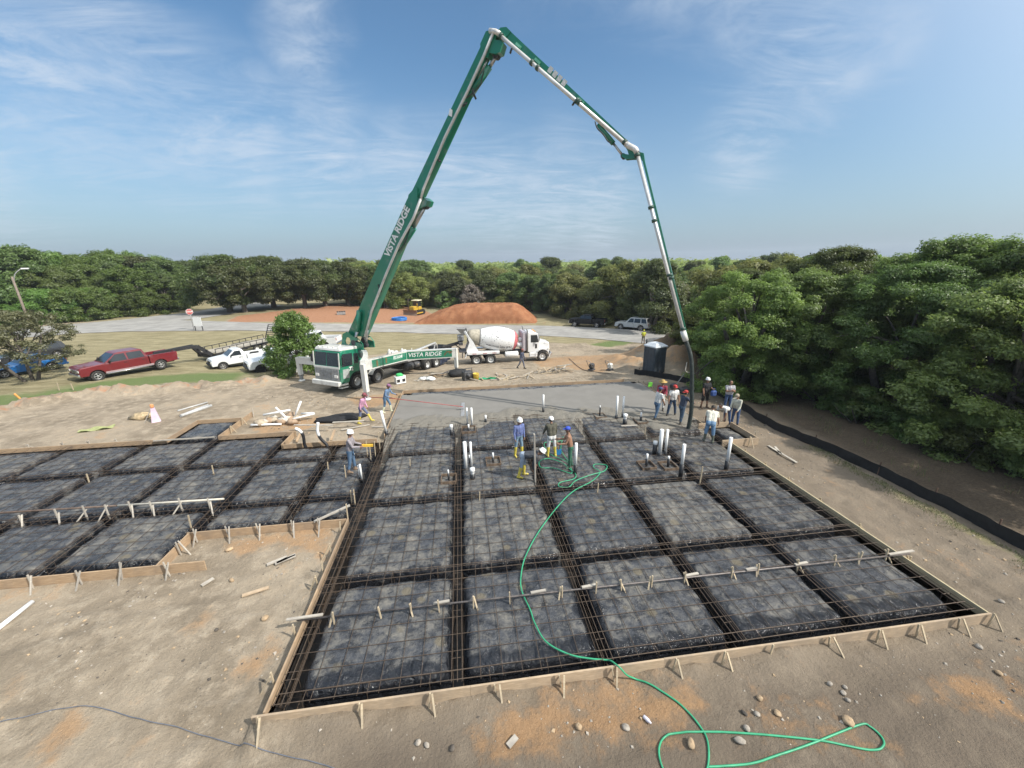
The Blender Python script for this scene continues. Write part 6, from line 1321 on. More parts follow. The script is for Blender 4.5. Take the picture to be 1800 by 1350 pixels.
        B(an + Vector((-.03, 0, -.02)), an + toe * .15 + Vector((0, 0, -.055)), .046, .036, 'boots'); B(an + Vector((-.045, 0, -.045)), an + toe * .05 + Vector((0, 0, -.05)), .04, .042, 'boots'); feet.append(an.z - .092)
    if vest: B(chest + lf2 * .1, chest - lf2 * .1, .105, .105, 'vest'); B(chest + up * .06 + lf2 * .1, mid + lf2 * .06 - up * .08, .112, .125, 'vest'); B(chest + up * .06 - lf2 * .1, mid - lf2 * .06 - up * .08, .112, .125, 'vest')
    dz = min(feet); mb = MB()
    for a, b, ra, rb, reg in bones: capsule(mb, a - UP * dz, b - UP * dz, ra, rb)
    bones = [(a - UP * dz, b - UP * dz, ra, rb, reg) for a, b, ra, rb, reg in bones]; hc = hc - UP * dz; hands = [h - UP * dz for h in hands]
    me = bpy.data.meshes.new('tmp'); me.from_pydata(mb.v, [], mb.f); ob = bpy.data.objects.new('tmp', me); COL.objects.link(ob)
    bm = bmesh.new(); bm.from_mesh(me); bmesh.ops.recalc_face_normals(bm, faces=bm.faces); bm.to_mesh(me); bm.free()
    md_ = ob.modifiers.new('r', 'REMESH'); md_.mode = 'VOXEL'; md_.voxel_size = .0095; sm_ = ob.modifiers.new('s', 'SMOOTH'); sm_.iterations = 2; sm_.factor = .4
    dg = bpy.context.evaluated_depsgraph_get(); dg.update(); m2 = bpy.data.meshes.new_from_object(ob.evaluated_get(dg)); bpy.data.objects.remove(ob); bpy.data.meshes.remove(me)
    regs = ['skin', 'shirt', 'pants', 'boots', 'gloves', 'vest', 'dark']; mm = {'skin': SKIN, 'shirt': shirt, 'pants': pants, 'boots': boots, 'gloves': gloves or boots, 'vest': vest or shirt, 'dark': SKIND}
    m2.materials.clear()
    for r_ in regs: m2.materials.append(mm[r_])
    n = len(m2.polygons); C_ = np.empty(n * 3, 'f4'); m2.polygons.foreach_get('center', C_); C_ = C_.reshape(-1, 3); best = np.full(n, 1e9); idx = np.zeros(n, 'i4')
    for a, b, ra, rb, reg in bones:
        a_, e = np.array(a), np.array(b - a); w = C_ - a_; t_ = np.clip((w @ e) / (e @ e + 1e-9), 0, 1); d_ = np.linalg.norm(w - t_[:, None] * e, axis=1) - (ra + (rb - ra) * t_) - (.004 if reg in ('shirt', 'vest') else 0)
        k_ = d_ < best; best[k_] = d_[k_]; idx[k_] = regs.index(reg)
    for s in (-1, 1):
        e = np.array(hc + hf * .085 + hl * .034 * s + hu * .012); idx[(np.linalg.norm(C_ - e, axis=1) < .016)] = 6
    mo = hc + hf * .082 - hu * .062; dmo = C_ - np.array(mo); idx[(np.abs(dmo @ np.array(hu)) < .008) & (np.abs(dmo @ np.array(hl)) < .025) & (np.linalg.norm(dmo, axis=1) < .04)] = 6
    m2.polygons.foreach_set('material_index', idx); m2.polygons.foreach_set('use_smooth', [True] * n); m2.name = 'person'
    loc = Vector(loc); a = math.atan2(face[1], face[0]); o = bpy.data.objects.new('person', m2); COL.objects.link(o); o.location = loc; o.rotation_euler = (0, 0, a); o.scale = (scale,) * 3
    tag(o, label, 'person'); HM = Matrix.Translation(hc) @ Matrix(((hf.x, hl.x, hu.x), (hf.y, hl.y, hu.y), (hf.z, hl.z, hu.z))).to_4x4()
    if hat is not None:
        kind, hm = hat; b = MB()
        if kind == 'hard': b.lathe([(.126, .052), (.129, .058), (.112, .068), (.110, .10), (.10, .145), (.07, .175), (.03, .188), (0, .19)], 18, 0, HM @ Matrix.Translation((.006, 0, 0)) @ Matrix.Diagonal((1.12, 1, 1, 1)));  b.bar(HM @ Vector((-.1, 0, .165)), HM @ Vector((.1, 0, .165)), .03, .04)
        elif kind == 'straw': b.lathe([(.22, .06), (.225, .066), (.11, .078), (.10, .13), (.085, .165), (0, .17)], 18, 0, HM)
        else:
            b.lathe([(.104, .045), (.108, .06), (.104, .09), (.085, .13), (.045, .15), (0, .155)], 16, 0, HM @ Matrix.Diagonal((1.05, 1, 1, 1))); s_ = 1 if kind == 'cap' else -1; b.add([HM @ Vector(p) for p in [(.08 * s_, -.075, .055), (.18 * s_, -.055, .045), (.19 * s_, .055, .045), (.08 * s_, .075, .055), (.08 * s_, -.075, .066), (.18 * s_, -.055, .053), (.19 * s_, .055, .053), (.08 * s_, .075, .066)]], [(0, 1, 2, 3), (7, 6, 5, 4), (0, 4, 5, 1), (1, 5, 6, 2), (2, 6, 7, 3)])
        link({'hard': 'hard_hat', 'straw': 'straw_hat'}.get(kind, 'cap'), b, hm, o)
    b = MB(); b.lathe([(.098, -.035 if hat is None else -.03), (.102, 0), (.102, .045), (.09, .09), (.05, .118), (0, .124)] if hat is None else [(.094, -.04), (.0985, -.01), (.0985, .04), (.09, .06)], 14, 0, HM @ Matrix.Translation((-.018, 0, 0)) @ Matrix.Diagonal((.93, .93, 1, 1))); link('hair', b, pm('dark_hair', hair, .7, .3, 20), o)
    W_ = Matrix.Translation(loc) @ Matrix.Rotation(a, 4, 'Z') @ Matrix.Scale(scale, 4); return o, [W_ @ h for h in hands]
def dirpx(a, b): q = G(*b) - G(*a); return (q.x, q.y)
CR2, CF = R0.xy, F0.xy                           # towards the picture's right, away from the camera
def fdir(deg): a = R(deg); return (CR2.x * math.cos(a) + CF.x * math.sin(a), CR2.y * math.cos(a) + CF.y * math.sin(a))   # 0 right, 90 away, 180 left, 270 to camera
HW = ('hard', pm('white_hard_hat', (.80, .79, .76), .35, .04, 5)); JEANS = cloth('blue_denim', (.075, .135, .22)); JEAND = cloth('dark_denim', (.03, .055, .10)); JEANL = cloth('pale_denim', (.16, .25, .33)); WHT = cloth('white_shirt', (.66, .65, .62)); YB = pm('yellow_boots', (.58, .47, .07), .5, .15, 8, dirt=(.3, .27, .2), dirt_amt=.3); DB = cloth('dark_boots', (.045, .04, .035)); RB_ = cloth('green_boots', (.09, .10, .075))
RED = ('cap', pm('red_cap', (.42, .035, .03), .7)); REDB = ('back', pm('red_cap', (.42, .035, .03), .7))
def at_(u, v_, z=-.10): return G(u, v_, z)
_, h = person('person in grey shirt, jeans and white hard hat holding a yellow level', at_(621, 829), fdir(8), cloth('grey_shirt', (.26, .235, .25)), JEANS, cloth('tan_boots', (.22, .15, .10)), lean=4, arms=((25, 4, 55), (28, 4, 60)), legs=((6, 3, 4), (-6, 3, 6)), hat=HW, head=(8, 0), build=1.08)
c = (h[0] + h[1]) / 2; o = link('spirit_level', MB().bar((-.02, 0, 0), (.40, .03, -.04), .06, .10), pm('yellow_level', (.72, .44, .05), .4), loc=c, rz=math.atan2(fdir(8)[1], fdir(8)[0])); tag(o, 'yellow level held by the worker in the grey shirt', 'level')
person('person in pink shirt and yellow boots striding right past the step form', G(639, 744), fdir(-6), cloth('pink_shirt', (.50, .26, .38)), cloth('blue_grey_trousers', (.13, .15, .24)), YB, lean=16, arms=((12, 6, 24), (-4, 6, 20)), legs=((34, 3, 10), (-8, 3, 12)), hat=('cap', pm('dark_red_cap', (.2, .05, .06), .7)), head=(20, 0), boot_h=.34)
_, h = person('person in blue shirt and purple cap pushing the red bull float handle', G(681, 725), fdir(-10), cloth('steel_blue_shirt', (.12, .19, .30)), cloth('mid_denim', (.09, .17, .27)), pm('pale_boots', (.62, .62, .45), .6), lean=18, arms=((40, 10, 50), (20, 26, 70)), legs=((22, 4, 20), (-6, 4, 16)), hat=('cap', pm('purple_cap', (.22, .10, .18), .7)), head=(12, 0), boot_h=.3)
person('person in dark blue shirt with a red collar walking in front of the mixer truck', G(917, 648.5), fdir(-30), cloth('navy_shirt', (.05, .06, .10)), cloth('grey_trousers', (.12, .13, .17)), DB, lean=4, arms=((15, 5, 20), (-12, 5, 20)), legs=((18, 3, 8), (-16, 3, 20)), vest=None, hat=('cap', pm('red_brown_cap', (.25, .07, .06), .7)))
person('person in yellow safety vest standing by the road in front of the silver car', G(1130, 604.5), fdir(255), pm('cloth_hi_vis', (.62, .66, .06), .6, .1, 6), cloth('khaki_shorts', (.13, .12, .08)), DB, arms=((10, 14, 70), (10, 14, 70)), hat=('cap', pm('yellow_cap', (.5, .5, .08), .7)), sleeve='short', pantlen='short', build=1.05)
person('person in blue shirt, white hard hat and yellow boots standing upright among the pads', at_(912, 802), fdir(300), cloth('blue_shirt', (.12, .155, .33)), JEANL, YB, lean=3, arms=((4, 8, 10), (4, 10, 14)), legs=((8, 3, 8), (-4, 4, 2)), hat=HW, head=(14, 0), boot_h=.36)
_, h = person('person bending forward in dark shirt with orange collar, white hard hat and yellow boots', at_(921, 838), fdir(-8), pm('cloth_charcoal', (.055, .06, .07), .85, .25, 7, .6, 16), cloth('pale_blue_trousers', (.28, .34, .42)), YB, lean=80, arms=((70, 6, 10), (60, 10, 20)), legs=((4, 4, 6), (-8, 5, 6)), hat=HW, head=(10, 0), boot_h=.36, vest=None)
_, h8 = person('person in dark olive shirt, white trousers and yellow boots, back turned, holding a blue shovel', at_(969, 802), fdir(105), cloth('olive_shirt', (.085, .082, .06)), cloth('white_trousers', (.58, .58, .57)), YB, lean=6, arms=((26, 12, 20), (10, 10, 12)), legs=((2, 5, 2), (-2, 6, 3)), hat=('back', pm('white_cap', (.72, .71, .69), .7)), boot_h=.36, build=1.1)
t = thing('shovel', 'shovel with a blue blade standing by the worker in white trousers', 'shovel', h8[1] - UP * .0); d_ = Vector((CR2.x, CR2.y, 0)); top = h8[1] + UP * .25 - d_ * .04; bot = at_(982, 800); link('handle', MB().tube([top, bot + UP * .25], .018, 8), pm('shovel_wood', (.42, .28, .15), .6), t, True)
b = MB(); bw = .12; n_ = Vector((CF.x, CF.y, .25)).normalized() * .01; pts = [bot + UP * .28 - d_ * bw, bot + UP * .28 + d_ * bw, bot + UP * .08 + d_ * bw, bot - UP * .04, bot + UP * .08 - d_ * bw]; quadpanel(b, pts, n_); link('blade', b, pm('blue_blade', (.03, .18, .42), .4), t, True)
t = thing('rake', 'pale wooden rake handle held out to the left by the worker in white trousers', 'rake', h8[0]); e_ = at_(946, 790); link('handle', MB().tube([h8[0] + UP * .12 + d_ * .06, e_ + UP * .02], .018, 8), WG, t, True); link('head', MB().bar(e_ - d_ * .25, e_ + d_ * .25, .05, .06), WG, t, True)
_, h = person('shirtless person in blue cap and green waders holding the green hose', at_(1001, 822), fdir(175), SKIN, cloth('green_waders', (.03, .12, .075)), cloth('green_rubber', (.03, .09, .06)), lean=8, arms=((30, 8, 60), (35, 6, 60)), legs=((2, 3, 4), (-4, 3, 4)), hat=('cap', pm('blue_cap', (.03, .07, .42), .7)), boot_h=.3, sleeve='short')
person('person in dark red shirt and straw hat at the back of the hose crew', G(1160, 722, -.05), fdir(250), cloth('dark_red_shirt', (.28, .035, .06)), WHT, DB, lean=10, arms=((35, 8, 40), (30, 8, 30)), hat=('straw', pm('straw', (.42, .28, .09), .8)))
person('person in white t-shirt and navy cap at the left of the hose crew', G(1153, 738, -.09), fdir(20), WHT, JEANS, DB, lean=6, arms=((22, 8, 26), (16, 8, 20)), legs=((14, 4, 12), (-12, 4, 8)), hat=('cap', pm('navy_cap', (.04, .05, .14), .7)), sleeve='short')
person('person in white t-shirt and red cap standing wide in the middle of the hose crew', G(1179, 732, -.09), fdir(280), WHT, JEAND, DB, lean=6, arms=((8, 16, 10), (8, 16, 10)), legs=((4, 11, 4), (2, 11, 3)), hat=RED, sleeve='short', build=1.12)
person('person in dark blue shirt and red cap gripping the end hose', G(1196, 745, -.1), fdir(20), cloth('slate_shirt', (.045, .06, .095)), cloth('slate_jeans', (.06, .10, .15)), DB, lean=8, arms=((62, 4, 20), (48, 4, 34)), legs=((14, 4, 14), (-8, 4, 6)), hat=REDB)
_, h = person('person in black with white hard hat and shorts carrying a blue bag beside the trees', G(1237, 717), fdir(285), cloth('black_shirt', (.012, .013, .017)), cloth('black_shorts', (.012, .012, .014)), cloth('brown_boots', (.12, .07, .04)), arms=((20, 14, 80), (6, 10, 12)), legs=((4, 6, 3), (-2, 6, 3)), hat=HW, sleeve='short', pantlen='short', build=1.2)
b = MB(); b.box((0, 0, -.18), (.34, .2, .34), bev=.07); b.tube(smooth_path([(-.12, 0, -.05), (-.06, 0, .1), (.06, 0, .1), (.12, 0, -.05)], 4), .012, 6); o = link('bag', b, cloth('blue_bag', (.03, .07, .22)), loc=h[0] - UP * .05); tag(o, 'blue bag hanging from the hand of the person in black', 'bag')
person('person in grey t-shirt with arms crossed, farthest right by the trees', G(1277, 722), fdir(262), cloth('pale_grey_shirt', (.42, .41, .43)), cloth('blue_jeans', (.05, .09, .19)), DB, arms=((28, 2, 98), (26, 2, 92)), hat=None, sleeve='short', hair=(.08, .06, .05), build=1.08)
person('person in pale beige shirt standing behind the boxed form with head bowed', G(1290, 749), fdir(215), cloth('beige_shirt', (.52, .51, .42)), cloth('blue_jeans', (.05, .09, .19)), DB, lean=8, arms=((24, 5, 20), (20, 5, 20)), head=(24, 0), hat=('cap', pm('tan_cap', (.3, .25, .18), .7)))
person('person in white shirt doubled over at the far board of the boxed form', G(1274, 748), fdir(210), WHT, cloth('blue_jeans', (.05, .09, .19)), DB, lean=72, arms=((64, 4, 12), (70, 4, 10)), legs=((-4, 6, 6), (-10, 6, 6)), sleeve='short', hair=(.2, .17, .14))
person('person in loose white t-shirt and green boots stooping over the boxed form', at_(1245, 776), fdir(60), cloth('cream_shirt', (.66, .63, .53)), cloth('washed_denim', (.13, .23, .36)), RB_, lean=36, arms=((40, 10, 20), (30, 16, 24)), legs=((2, 7, 6), (-4, 7, 4)), boot_h=.3, sleeve='short', build=1.22, head=(16, 0))
# ------------------------------------------------------------------ trees
def leaf_mat(name, c, trans=.35, var=.35):
    m = bpy.data.materials.new(name); m.use_nodes = True; t = m.node_tree; t.nodes.clear()
    g = N(t, 'ShaderNodeNewGeometry'); ob = N(t, 'ShaderNodeObjectInfo'); a = N(t, 'ShaderNodeAttribute', attribute_name='tint')
    k = math_(t, 'ADD', math_(t, 'MULTIPLY', a.outputs['Fac'], .62), math_(t, 'MULTIPLY', g.outputs['Random Per Island'], .38))
    lo = tuple(x * (1 - var) for x in c); hi = (min(1, c[0] * (1 + var * 1.25)), min(1, c[1] * (1 + var)), c[2] * (1 + var * .7))
    col = mixc(t, k, lo, hi); sh = mapr(t, ob.outputs['Random'], 0, 1, .74, 1.3)
    hs = N(t, 'ShaderNodeHueSaturation'); t.links.new(col, hs.inputs['Color']); t.links.new(sh, hs.inputs['Value']); t.links.new(mapr(t, ob.outputs['Random'], 0, 1, .475, .518), hs.inputs['Hue'])
    d = N(t, 'ShaderNodeBsdfDiffuse'); tr = N(t, 'ShaderNodeBsdfTranslucent'); gl = N(t, 'ShaderNodeBsdfGlossy'); gl.inputs['Roughness'].default_value = .5
    t.links.new(hs.outputs[0], d.inputs[0]); t.links.new(hs.outputs[0], tr.inputs[0])
    m1 = N(t, 'ShaderNodeMixShader'); m1.inputs[0].default_value = trans; t.links.new(d.outputs[0], m1.inputs[1]); t.links.new(tr.outputs[0], m1.inputs[2])
    m2 = N(t, 'ShaderNodeMixShader'); m2.inputs[0].default_value = .04; t.links.new(m1.outputs[0], m2.inputs[1]); t.links.new(gl.outputs[0], m2.inputs[2])
    o = N(t, 'ShaderNodeOutputMaterial'); t.links.new(m2.outputs[0], o.inputs[0]); return m
BARK = pm('grey_bark', (.11, .095, .08), .9, .35, 6, .6, 20)
LM = {'oak': leaf_mat('oak_leaves', (.104, .143, .042), .5), 'olive': leaf_mat('olive_green_leaves', (.215, .262, .078), .5), 'green': leaf_mat('mid_green_leaves', (.112, .172, .046), .5), 'bright': leaf_mat('bright_green_leaves', (.138, .225, .048), .55), 'near': leaf_mat('feathery_green_leaves', (.150, .215, .056), .55), 'lit': leaf_mat('yellow_green_leaves', (.185, .255, .066), .55), 'grey': leaf_mat('grey_green_leaves', (.20, .225, .12), .5), 'dead': leaf_mat('bare_grey_twigs', (.17, .15, .125), .1, .3)}
def crown_mesh(name, seed, blobs, nleaf, size, mat, flat=.55, asp=.5, core=.35):
    """leaf sized faces scattered through overlapping clumps; blobs: (x, y, z, rx, ry, rz)"""
    rg = np.random.default_rng(seed); B = np.array(blobs); vol = (B[:, 3] * B[:, 4] * B[:, 5]) ** .72; p = vol / vol.sum()
    k = rg.choice(len(B), nleaf, p=p); d = rg.normal(size=(nleaf, 3)); d /= np.linalg.norm(d, axis=1)[:, None]
    r = (core + (1 - core) * rg.random(nleaf) ** .55)
    ir = 1 + .22 * np.sin(d[:, 0] * 7 + k * 1.3) * np.sin(d[:, 1] * 6 + k * 2.1) + .16 * np.sin(d[:, 2] * 9 + k)
    P = B[k, :3] + d * (r * ir)[:, None] * B[k, 3:6]
    nn = d * .8 + rg.normal(size=(nleaf, 3)) * flat * .72 + np.array([.12, -.08, .55]); nn /= np.linalg.norm(nn, axis=1)[:, None]
    u = np.cross(nn, rg.normal(size=(nleaf, 3))); u /= np.linalg.norm(u, axis=1)[:, None] + 1e-9; v_ = np.cross(nn, u)
    s = size * (.6 + .8 * rg.random(nleaf)); a = u * s[:, None]; b = v_ * (s * asp)[:, None]; c = nn * (s * .16)[:, None]
    V = np.stack([P - a, P - b * 1.0 + c, P + a, P + b + c], 1).reshape(-1, 3)
    me = bpy.data.meshes.new(name); me.vertices.add(len(V)); me.vertices.foreach_set('co', V.astype('f4').ravel())
    me.loops.add(nleaf * 4); me.loops.foreach_set('vertex_index', np.arange(nleaf * 4, dtype='i4')); me.polygons.add(nleaf); me.polygons.foreach_set('loop_start', np.arange(0, nleaf * 4, 4, dtype='i4'))
    tint = rg.random(len(B))[k] * .7 + .3 * rg.random(nleaf); at = me.attributes.new('tint', 'FLOAT', 'POINT'); at.data.foreach_set('value', np.repeat(tint, 4).astype('f4'))
    me.materials.append(mat); me.update(calc_edges=True); return me
def trunk_mb(h, r, limbs, rg, lean=(0, 0), nst=1):
    mb = MB()
    for q in range(nst):
        ox, oy = (rg.uniform(-.3, .3), rg.uniform(-.3, .3)) if nst > 1 else (0, 0); n = 6; pts = [(ox * (1 + k) + lean[0] * (k / n) ** 1.5 + rg.uniform(-.05, .05) * h * .25, oy * (1 + k) + lean[1] * (k / n) ** 1.5 + rg.uniform(-.05, .05) * h * .25, -.3 + (h + .3) * k / n) for k in range(n + 1)]
        mb.tube(pts, [r * (1.25 - .85 * k / n) for k in range(n + 1)], 8)
    for (x, y, z) in limbs:
        t0 = rg.uniform(.35, .85); s = Vector((lean[0] * t0 ** 1.5, lean[1] * t0 ** 1.5, h * t0)); e = Vector((x, y, z)); m = s.lerp(e, .5) + Vector((rg.uniform(-.2, .2), rg.uniform(-.2, .2), .12 * (e - s).length)); mb.tube(smooth_path([s, m, e], 4), [r * .5 - r * .42 * k / 8 for k in range(9)], 6)
    return mb
PROTO = {}
def proto(key, seed, H_, Rr, base, nblob, nleaf, size, mat, rt, brange=(.22, .38), nst=1, droop=0.0, taper=.5, stray=6, flatten=.75, core=.35, cone=0.0):
    rg = random.Random(seed); bl = []
    for k in range(nblob):
        z = base + (H_ - base) * (rg.random() ** .8); q = (z - base) / (H_ - base); prof = math.sin(math.pi * min(1, (q * .86 + .14))) ** taper * (1 - cone * q)
        rr = Rr * prof * math.sqrt(rg.uniform(.12, 1)); a = rg.uniform(0, 2 * math.pi); s = Rr * rg.uniform(*brange)
        bl.append((rr * math.cos(a), rr * math.sin(a), z - s * .5 - droop * (rr / Rr) ** 2 * rg.random(), s * rg.uniform(.85, 1.25), s * rg.uniform(.85, 1.25), s * flatten * rg.uniform(.8, 1.15)))
    for k in range(stray):
        a = rg.uniform(0, 2 * math.pi); z = rg.uniform(base + .3 * (H_ - base), H_ * .95); q = (z - base) / (H_ - base); rr = Rr * (abs(math.sin(math.pi * min(1, q * .86 + .14))) ** taper) * (1 - cone * min(1, q)) * rg.uniform(.86, 1.03); s = Rr * .12
        bl.append((rr * math.cos(a), rr * math.sin(a), z, s, s, s * .9))
    me = crown_mesh('crown', seed, bl, nleaf, size, LM[mat], core=core); tm = mesh_from('trunk', trunk_mb(H_ * .62, rt, [b[:3] for b in rg.sample(bl, min(len(bl), 10))], rg, nst=nst), [BARK], False)
    PROTO[key] = (me, tm)
def tree(key, x, y, s, label, group, name='broadleaf_tree', rz=None, cat='tree', sz=None, z=None):
    me, tm = PROTO[key]; zz = T0(x, y) if z is None else z
    t = bpy.data.objects.new(name, None); COL.objects.link(t); t.location = (x, y, zz); t.rotation_euler = (0, 0, rnd.uniform(0, 6.28) if rz is None else rz); t.scale = (s, s, sz or s)
    for nm, m in (('crown', me), ('trunk', tm)): o = bpy.data.objects.new(nm, m); COL.objects.link(o); o.parent = t
    tag(t, label, cat, group); return t
proto('oak1', 11, 9.5, 6.0, 2.5, 70, 44000, .15, 'oak', .42, (.14, .26), droop=.6, taper=.42, flatten=.7); proto('oak2', 12, 9.0, 5.6, 2.4, 64, 42000, .15, 'oak', .38, (.15, .27), droop=.6, taper=.42, flatten=.7)
proto('mid1', 21, 8.0, 4.2, .3, 46, 30000, .135, 'olive', .22, (.18, .32), nst=2); proto('mid2', 22, 8.5, 3.8, .3, 44, 28000, .135, 'green', .2, (.18, .34), nst=2); proto('mid3', 23, 7.0, 4.4, .2, 46, 28000, .14, 'olive', .2, (.17, .30)); proto('mid4', 24, 8.0, 3.6, .3, 40, 27000, .135, 'oak', .2, (.2, .34))
proto('lft1', 31, 8.5, 4.2, .0, 60, 36000, .135, 'bright', .2, (.15, .30), nst=3, taper=.38); proto('lft2', 32, 8.0, 4.0, .0, 56, 34000, .135, 'green', .2, (.15, .28), nst=3, taper=.38); proto('lft3', 33, 5.0, 3.8, -.2, 44, 28000, .13, 'bright', .12, (.17, .3), nst=2, taper=.3)
proto('nr1', 41, 8.2, 4.0, .9, 150, 160000, .060, 'near', .2, (.09, .19), droop=1.6, taper=.4, stray=16, flatten=.62, core=.15, nst=2); proto('nr2', 42, 9.0, 4.3, .5, 170, 165000, .062, 'green', .22, (.09, .2), droop=1.2, taper=.42, stray=16, flatten=.62, core=.15, nst=2); proto('nr3', 43, 7.0, 3.8, .1, 140, 150000, .060, 'lit', .18, (.09, .2), droop=1.3, taper=.32, stray=14, flatten=.65, core=.15, nst=3)
proto('bush', 51, 4.3, 2.35, -.25, 150, 26000, .075, 'near', .06, (.10, .2), nst=4, taper=.42, stray=40, flatten=.85, core=.1, cone=.5); proto('shrub', 53, 2.0, 1.3, -.1, 26, 7000, .08, 'near', .04, (.2, .4), nst=3, taper=.4)
proto('sparse', 52, 5.6, 3.4, .9, 100, 17000, .08, 'grey', .11, (.08, .16), nst=3, taper=.5, stray=24, flatten=.6, core=.05); proto('dead', 61, 5.5, 2.6, .8, 60, 5200, .16, 'dead', .12, (.16, .3), nst=3, taper=.6)
proto('grey1', 62, 6.5, 4.0, .5, 60, 14000, .17, 'grey', .2, (.14, .27), nst=2, droop=1.0, taper=.4)

# oaks with visible trunks along the side road
oaks = [(405, 549, 'oak1', 1.12, 'broad dark oak with a thick trunk standing at the end of the side road'), (431, 549, 'oak2', 1.08, 'broad dark oak just right of the side road oak'), (482, 541, 'oak1', 1.1, 'dark oak in the middle of the oak row'), (537, 541, 'oak2', 1.08, 'dark oak in the right half of the oak row'), (572, 538, 'oak1', 1.0, 'dark oak near the right end of the oak row'), (612, 536, 'oak2', 1.05, 'dark oak at the left of the raised boom'), (655, 534, 'oak1', .95, 'dark oak partly behind the raised boom'), (345, 528, 'oak2', 1.1, 'dark oak behind the side road left of the oak row'), (448, 530, 'oak2', 1.15, 'dark oak at the back of the oak row')]
for u, v_, k, s, lab in oaks: q = G(u, v_); tree(k, q.x, q.y, s, lab, None, 'oak_tree')
def fill(n, gen, keys, smin, smax, mind, label, group, name='broadleaf_tree', hmul=None, seed=1, avoid=None):
    rg = random.Random(seed); pts = []; tries = 0
    while len(pts) < n and tries < n * 60:
        tries += 1; x, y = gen(rg)
        if any((x - a) ** 2 + (y - b) ** 2 < mind ** 2 for a, b in pts) or (avoid and avoid(x, y)): continue
        pts.append((x, y)); s = rg.uniform(smin, smax) * (hmul(x, y) if hmul else 1); tree(rg.choice(keys), x, y, s, label, group, name, rg.uniform(0, 6.28), sz=s * rg.uniform(.9, 1.12))
    return pts
def fan(u0, u1, d0, d1, pw=1.0):
    def g_(rg):
        u = rg.uniform(u0, u1); d = d0 + (d1 - d0) * rg.random() ** pw; r = ray(u, 480); h = Vector((r.x, r.y, 0)).normalized(); return h.x * d, h.y * d
    return g_
# left woods: front edge follows the road
def leftgen(d0, d1):
    def g_(rg):
        u = rg.uniform(-140, 300); e = G(u, 583 - .10 * max(0, u)); d = math.hypot(e.x, e.y) + 5.5 + rg.uniform(d0, d1); r = Vector((e.x, e.y, 0)).normalized(); return r.x * d, r.y * d
    return g_
fill(16, leftgen(-1.5, 1.2), ['lft3'], .75, 1.05, 3.4, 'low bright green thicket at the road edge on the left', 'thicket along the road on the left', 'roadside_shrub', seed=2)
fill(26, leftgen(3, 14), ['lft1', 'lft2', 'lft3'], .9, 1.15, 4.2, 'bright green bushy tree in the left woods, close behind the road', 'bushy trees of the left woods', seed=3)
fill(26, leftgen(13, 40), ['lft1', 'lft2', 'mid4'], 1.2, 1.5, 5.5, 'taller green tree at the back of the left woods', 'taller trees of the left woods', seed=4)
# middle woods behind the red clay
fill(34, fan(640, 1010, 89, 108), ['mid1', 'mid2', 'mid3', 'mid4'], .85, 1.12, 5.0, 'rounded green tree at the front of the woods behind the clay stockpile', 'front trees of the middle woods', seed=5, avoid=lambda x, y: math.hypot(x - qd.x, y - qd.y) < 12)
fill(44, fan(560, 1180, 105, 175, 1.2), ['mid1', 'mid2', 'mid3', 'mid4'], 1.05, 1.32, 7.5, 'olive green treetop farther back in the middle woods', 'rear trees of the middle woods', seed=6)
fill(12, fan(985, 1200, 72, 84), ['mid1', 'mid3', 'grey1', 'mid2'], .8, 1.05, 5.0, 'olive tree behind the cars parked across the road', 'trees behind the parked cars', seed=7)
q = G(1158, 577); tree('grey1', q.x + 1.5, q.y + 2, 1.12, 'pale grey-green spreading tree right behind the silver sport utility vehicle', None)
q = G(745, 545); tree('shrub', q.x + 5.5, q.y + 1.5, 2.0, 'bright green shrub beside the yellow bulldozer', None, 'shrub', cat='shrub')
for u, v_, s, lab in ((830, 548, 1.05, 'bare grey tree rising behind the clay stockpile'), (1070, 560, .9, 'bare grey tree behind the gap between the parked vehicles')): q = G(u, v_); tree('dead', q.x, q.y, s, lab, None, 'bare_tree')
for u, v_, k, s, lab in ((690, 533, 'mid2', .75, 'bright small tree left of the bulldozer'), (975, 558, 'mid4', 1.0, 'dark tree at the right end of the clay stockpile'), (940, 553, 'mid4', .95, 'dark tree just behind the right slope of the clay stockpile'), (1000, 562, 'mid4', .8, 'dark low tree behind the black pickup'), (900, 549, 'mid2', .95, 'green tree over the crest of the clay stockpile')): q = G(u, v_ - 3); tree(k, q.x, q.y + 3, s, lab, None)
# right woods: close trees along the silt fence, then the mass behind
right = [(20.8, 26.8, 'nr1', .7, 'feathery green tree beside the pump hose end'), (18.3, 23.2, 'nr3', 1.08, 'drooping green tree hanging over the silt fence behind the workers'), (21.0, 21.6, 'nr1', .92, 'green tree standing behind the silt fence, right of the workers'), (22.8, 17.4, 'nr2', .88, 'dark green tree in the shade behind the bare strip'), (23.0, 13.0, 'nr3', 1.05, 'bushy green tree over the shaded strip at right'), (24.4, 8.6, 'nr2', 1.0, 'large green tree nearest the right edge of the picture'), (23.4, 31.0, 'nr2', .88, 'dark tree behind the sand pile at right'), (26.5, 25.5, 'nr2', 1.0, 'tall green tree in the second rank of the right woods'), (27.5, 19.5, 'nr1', 1.12, 'pale feathery tall tree rising in the right woods'), (28.5, 14.0, 'nr2', 1.15, 'tallest dark tree at the right edge'), (21.2, 31.5, 'nr3', .75, 'bush by the road end of the right woods'), (28.8, 8.5, 'nr1', 1.1, 'tall tree at the extreme right behind the largest one')]
for x, y, k, s, lab in right: tree(k, x, y, s, lab, None)
fill(20, lambda rg: (rg.uniform(29, 52), rg.uniform(5, 36)), ['nr1', 'nr2', 'nr3'], .95, 1.15, 4.2, 'tree in the dense middle of the right woods', 'trees of the right woods', seed=8)
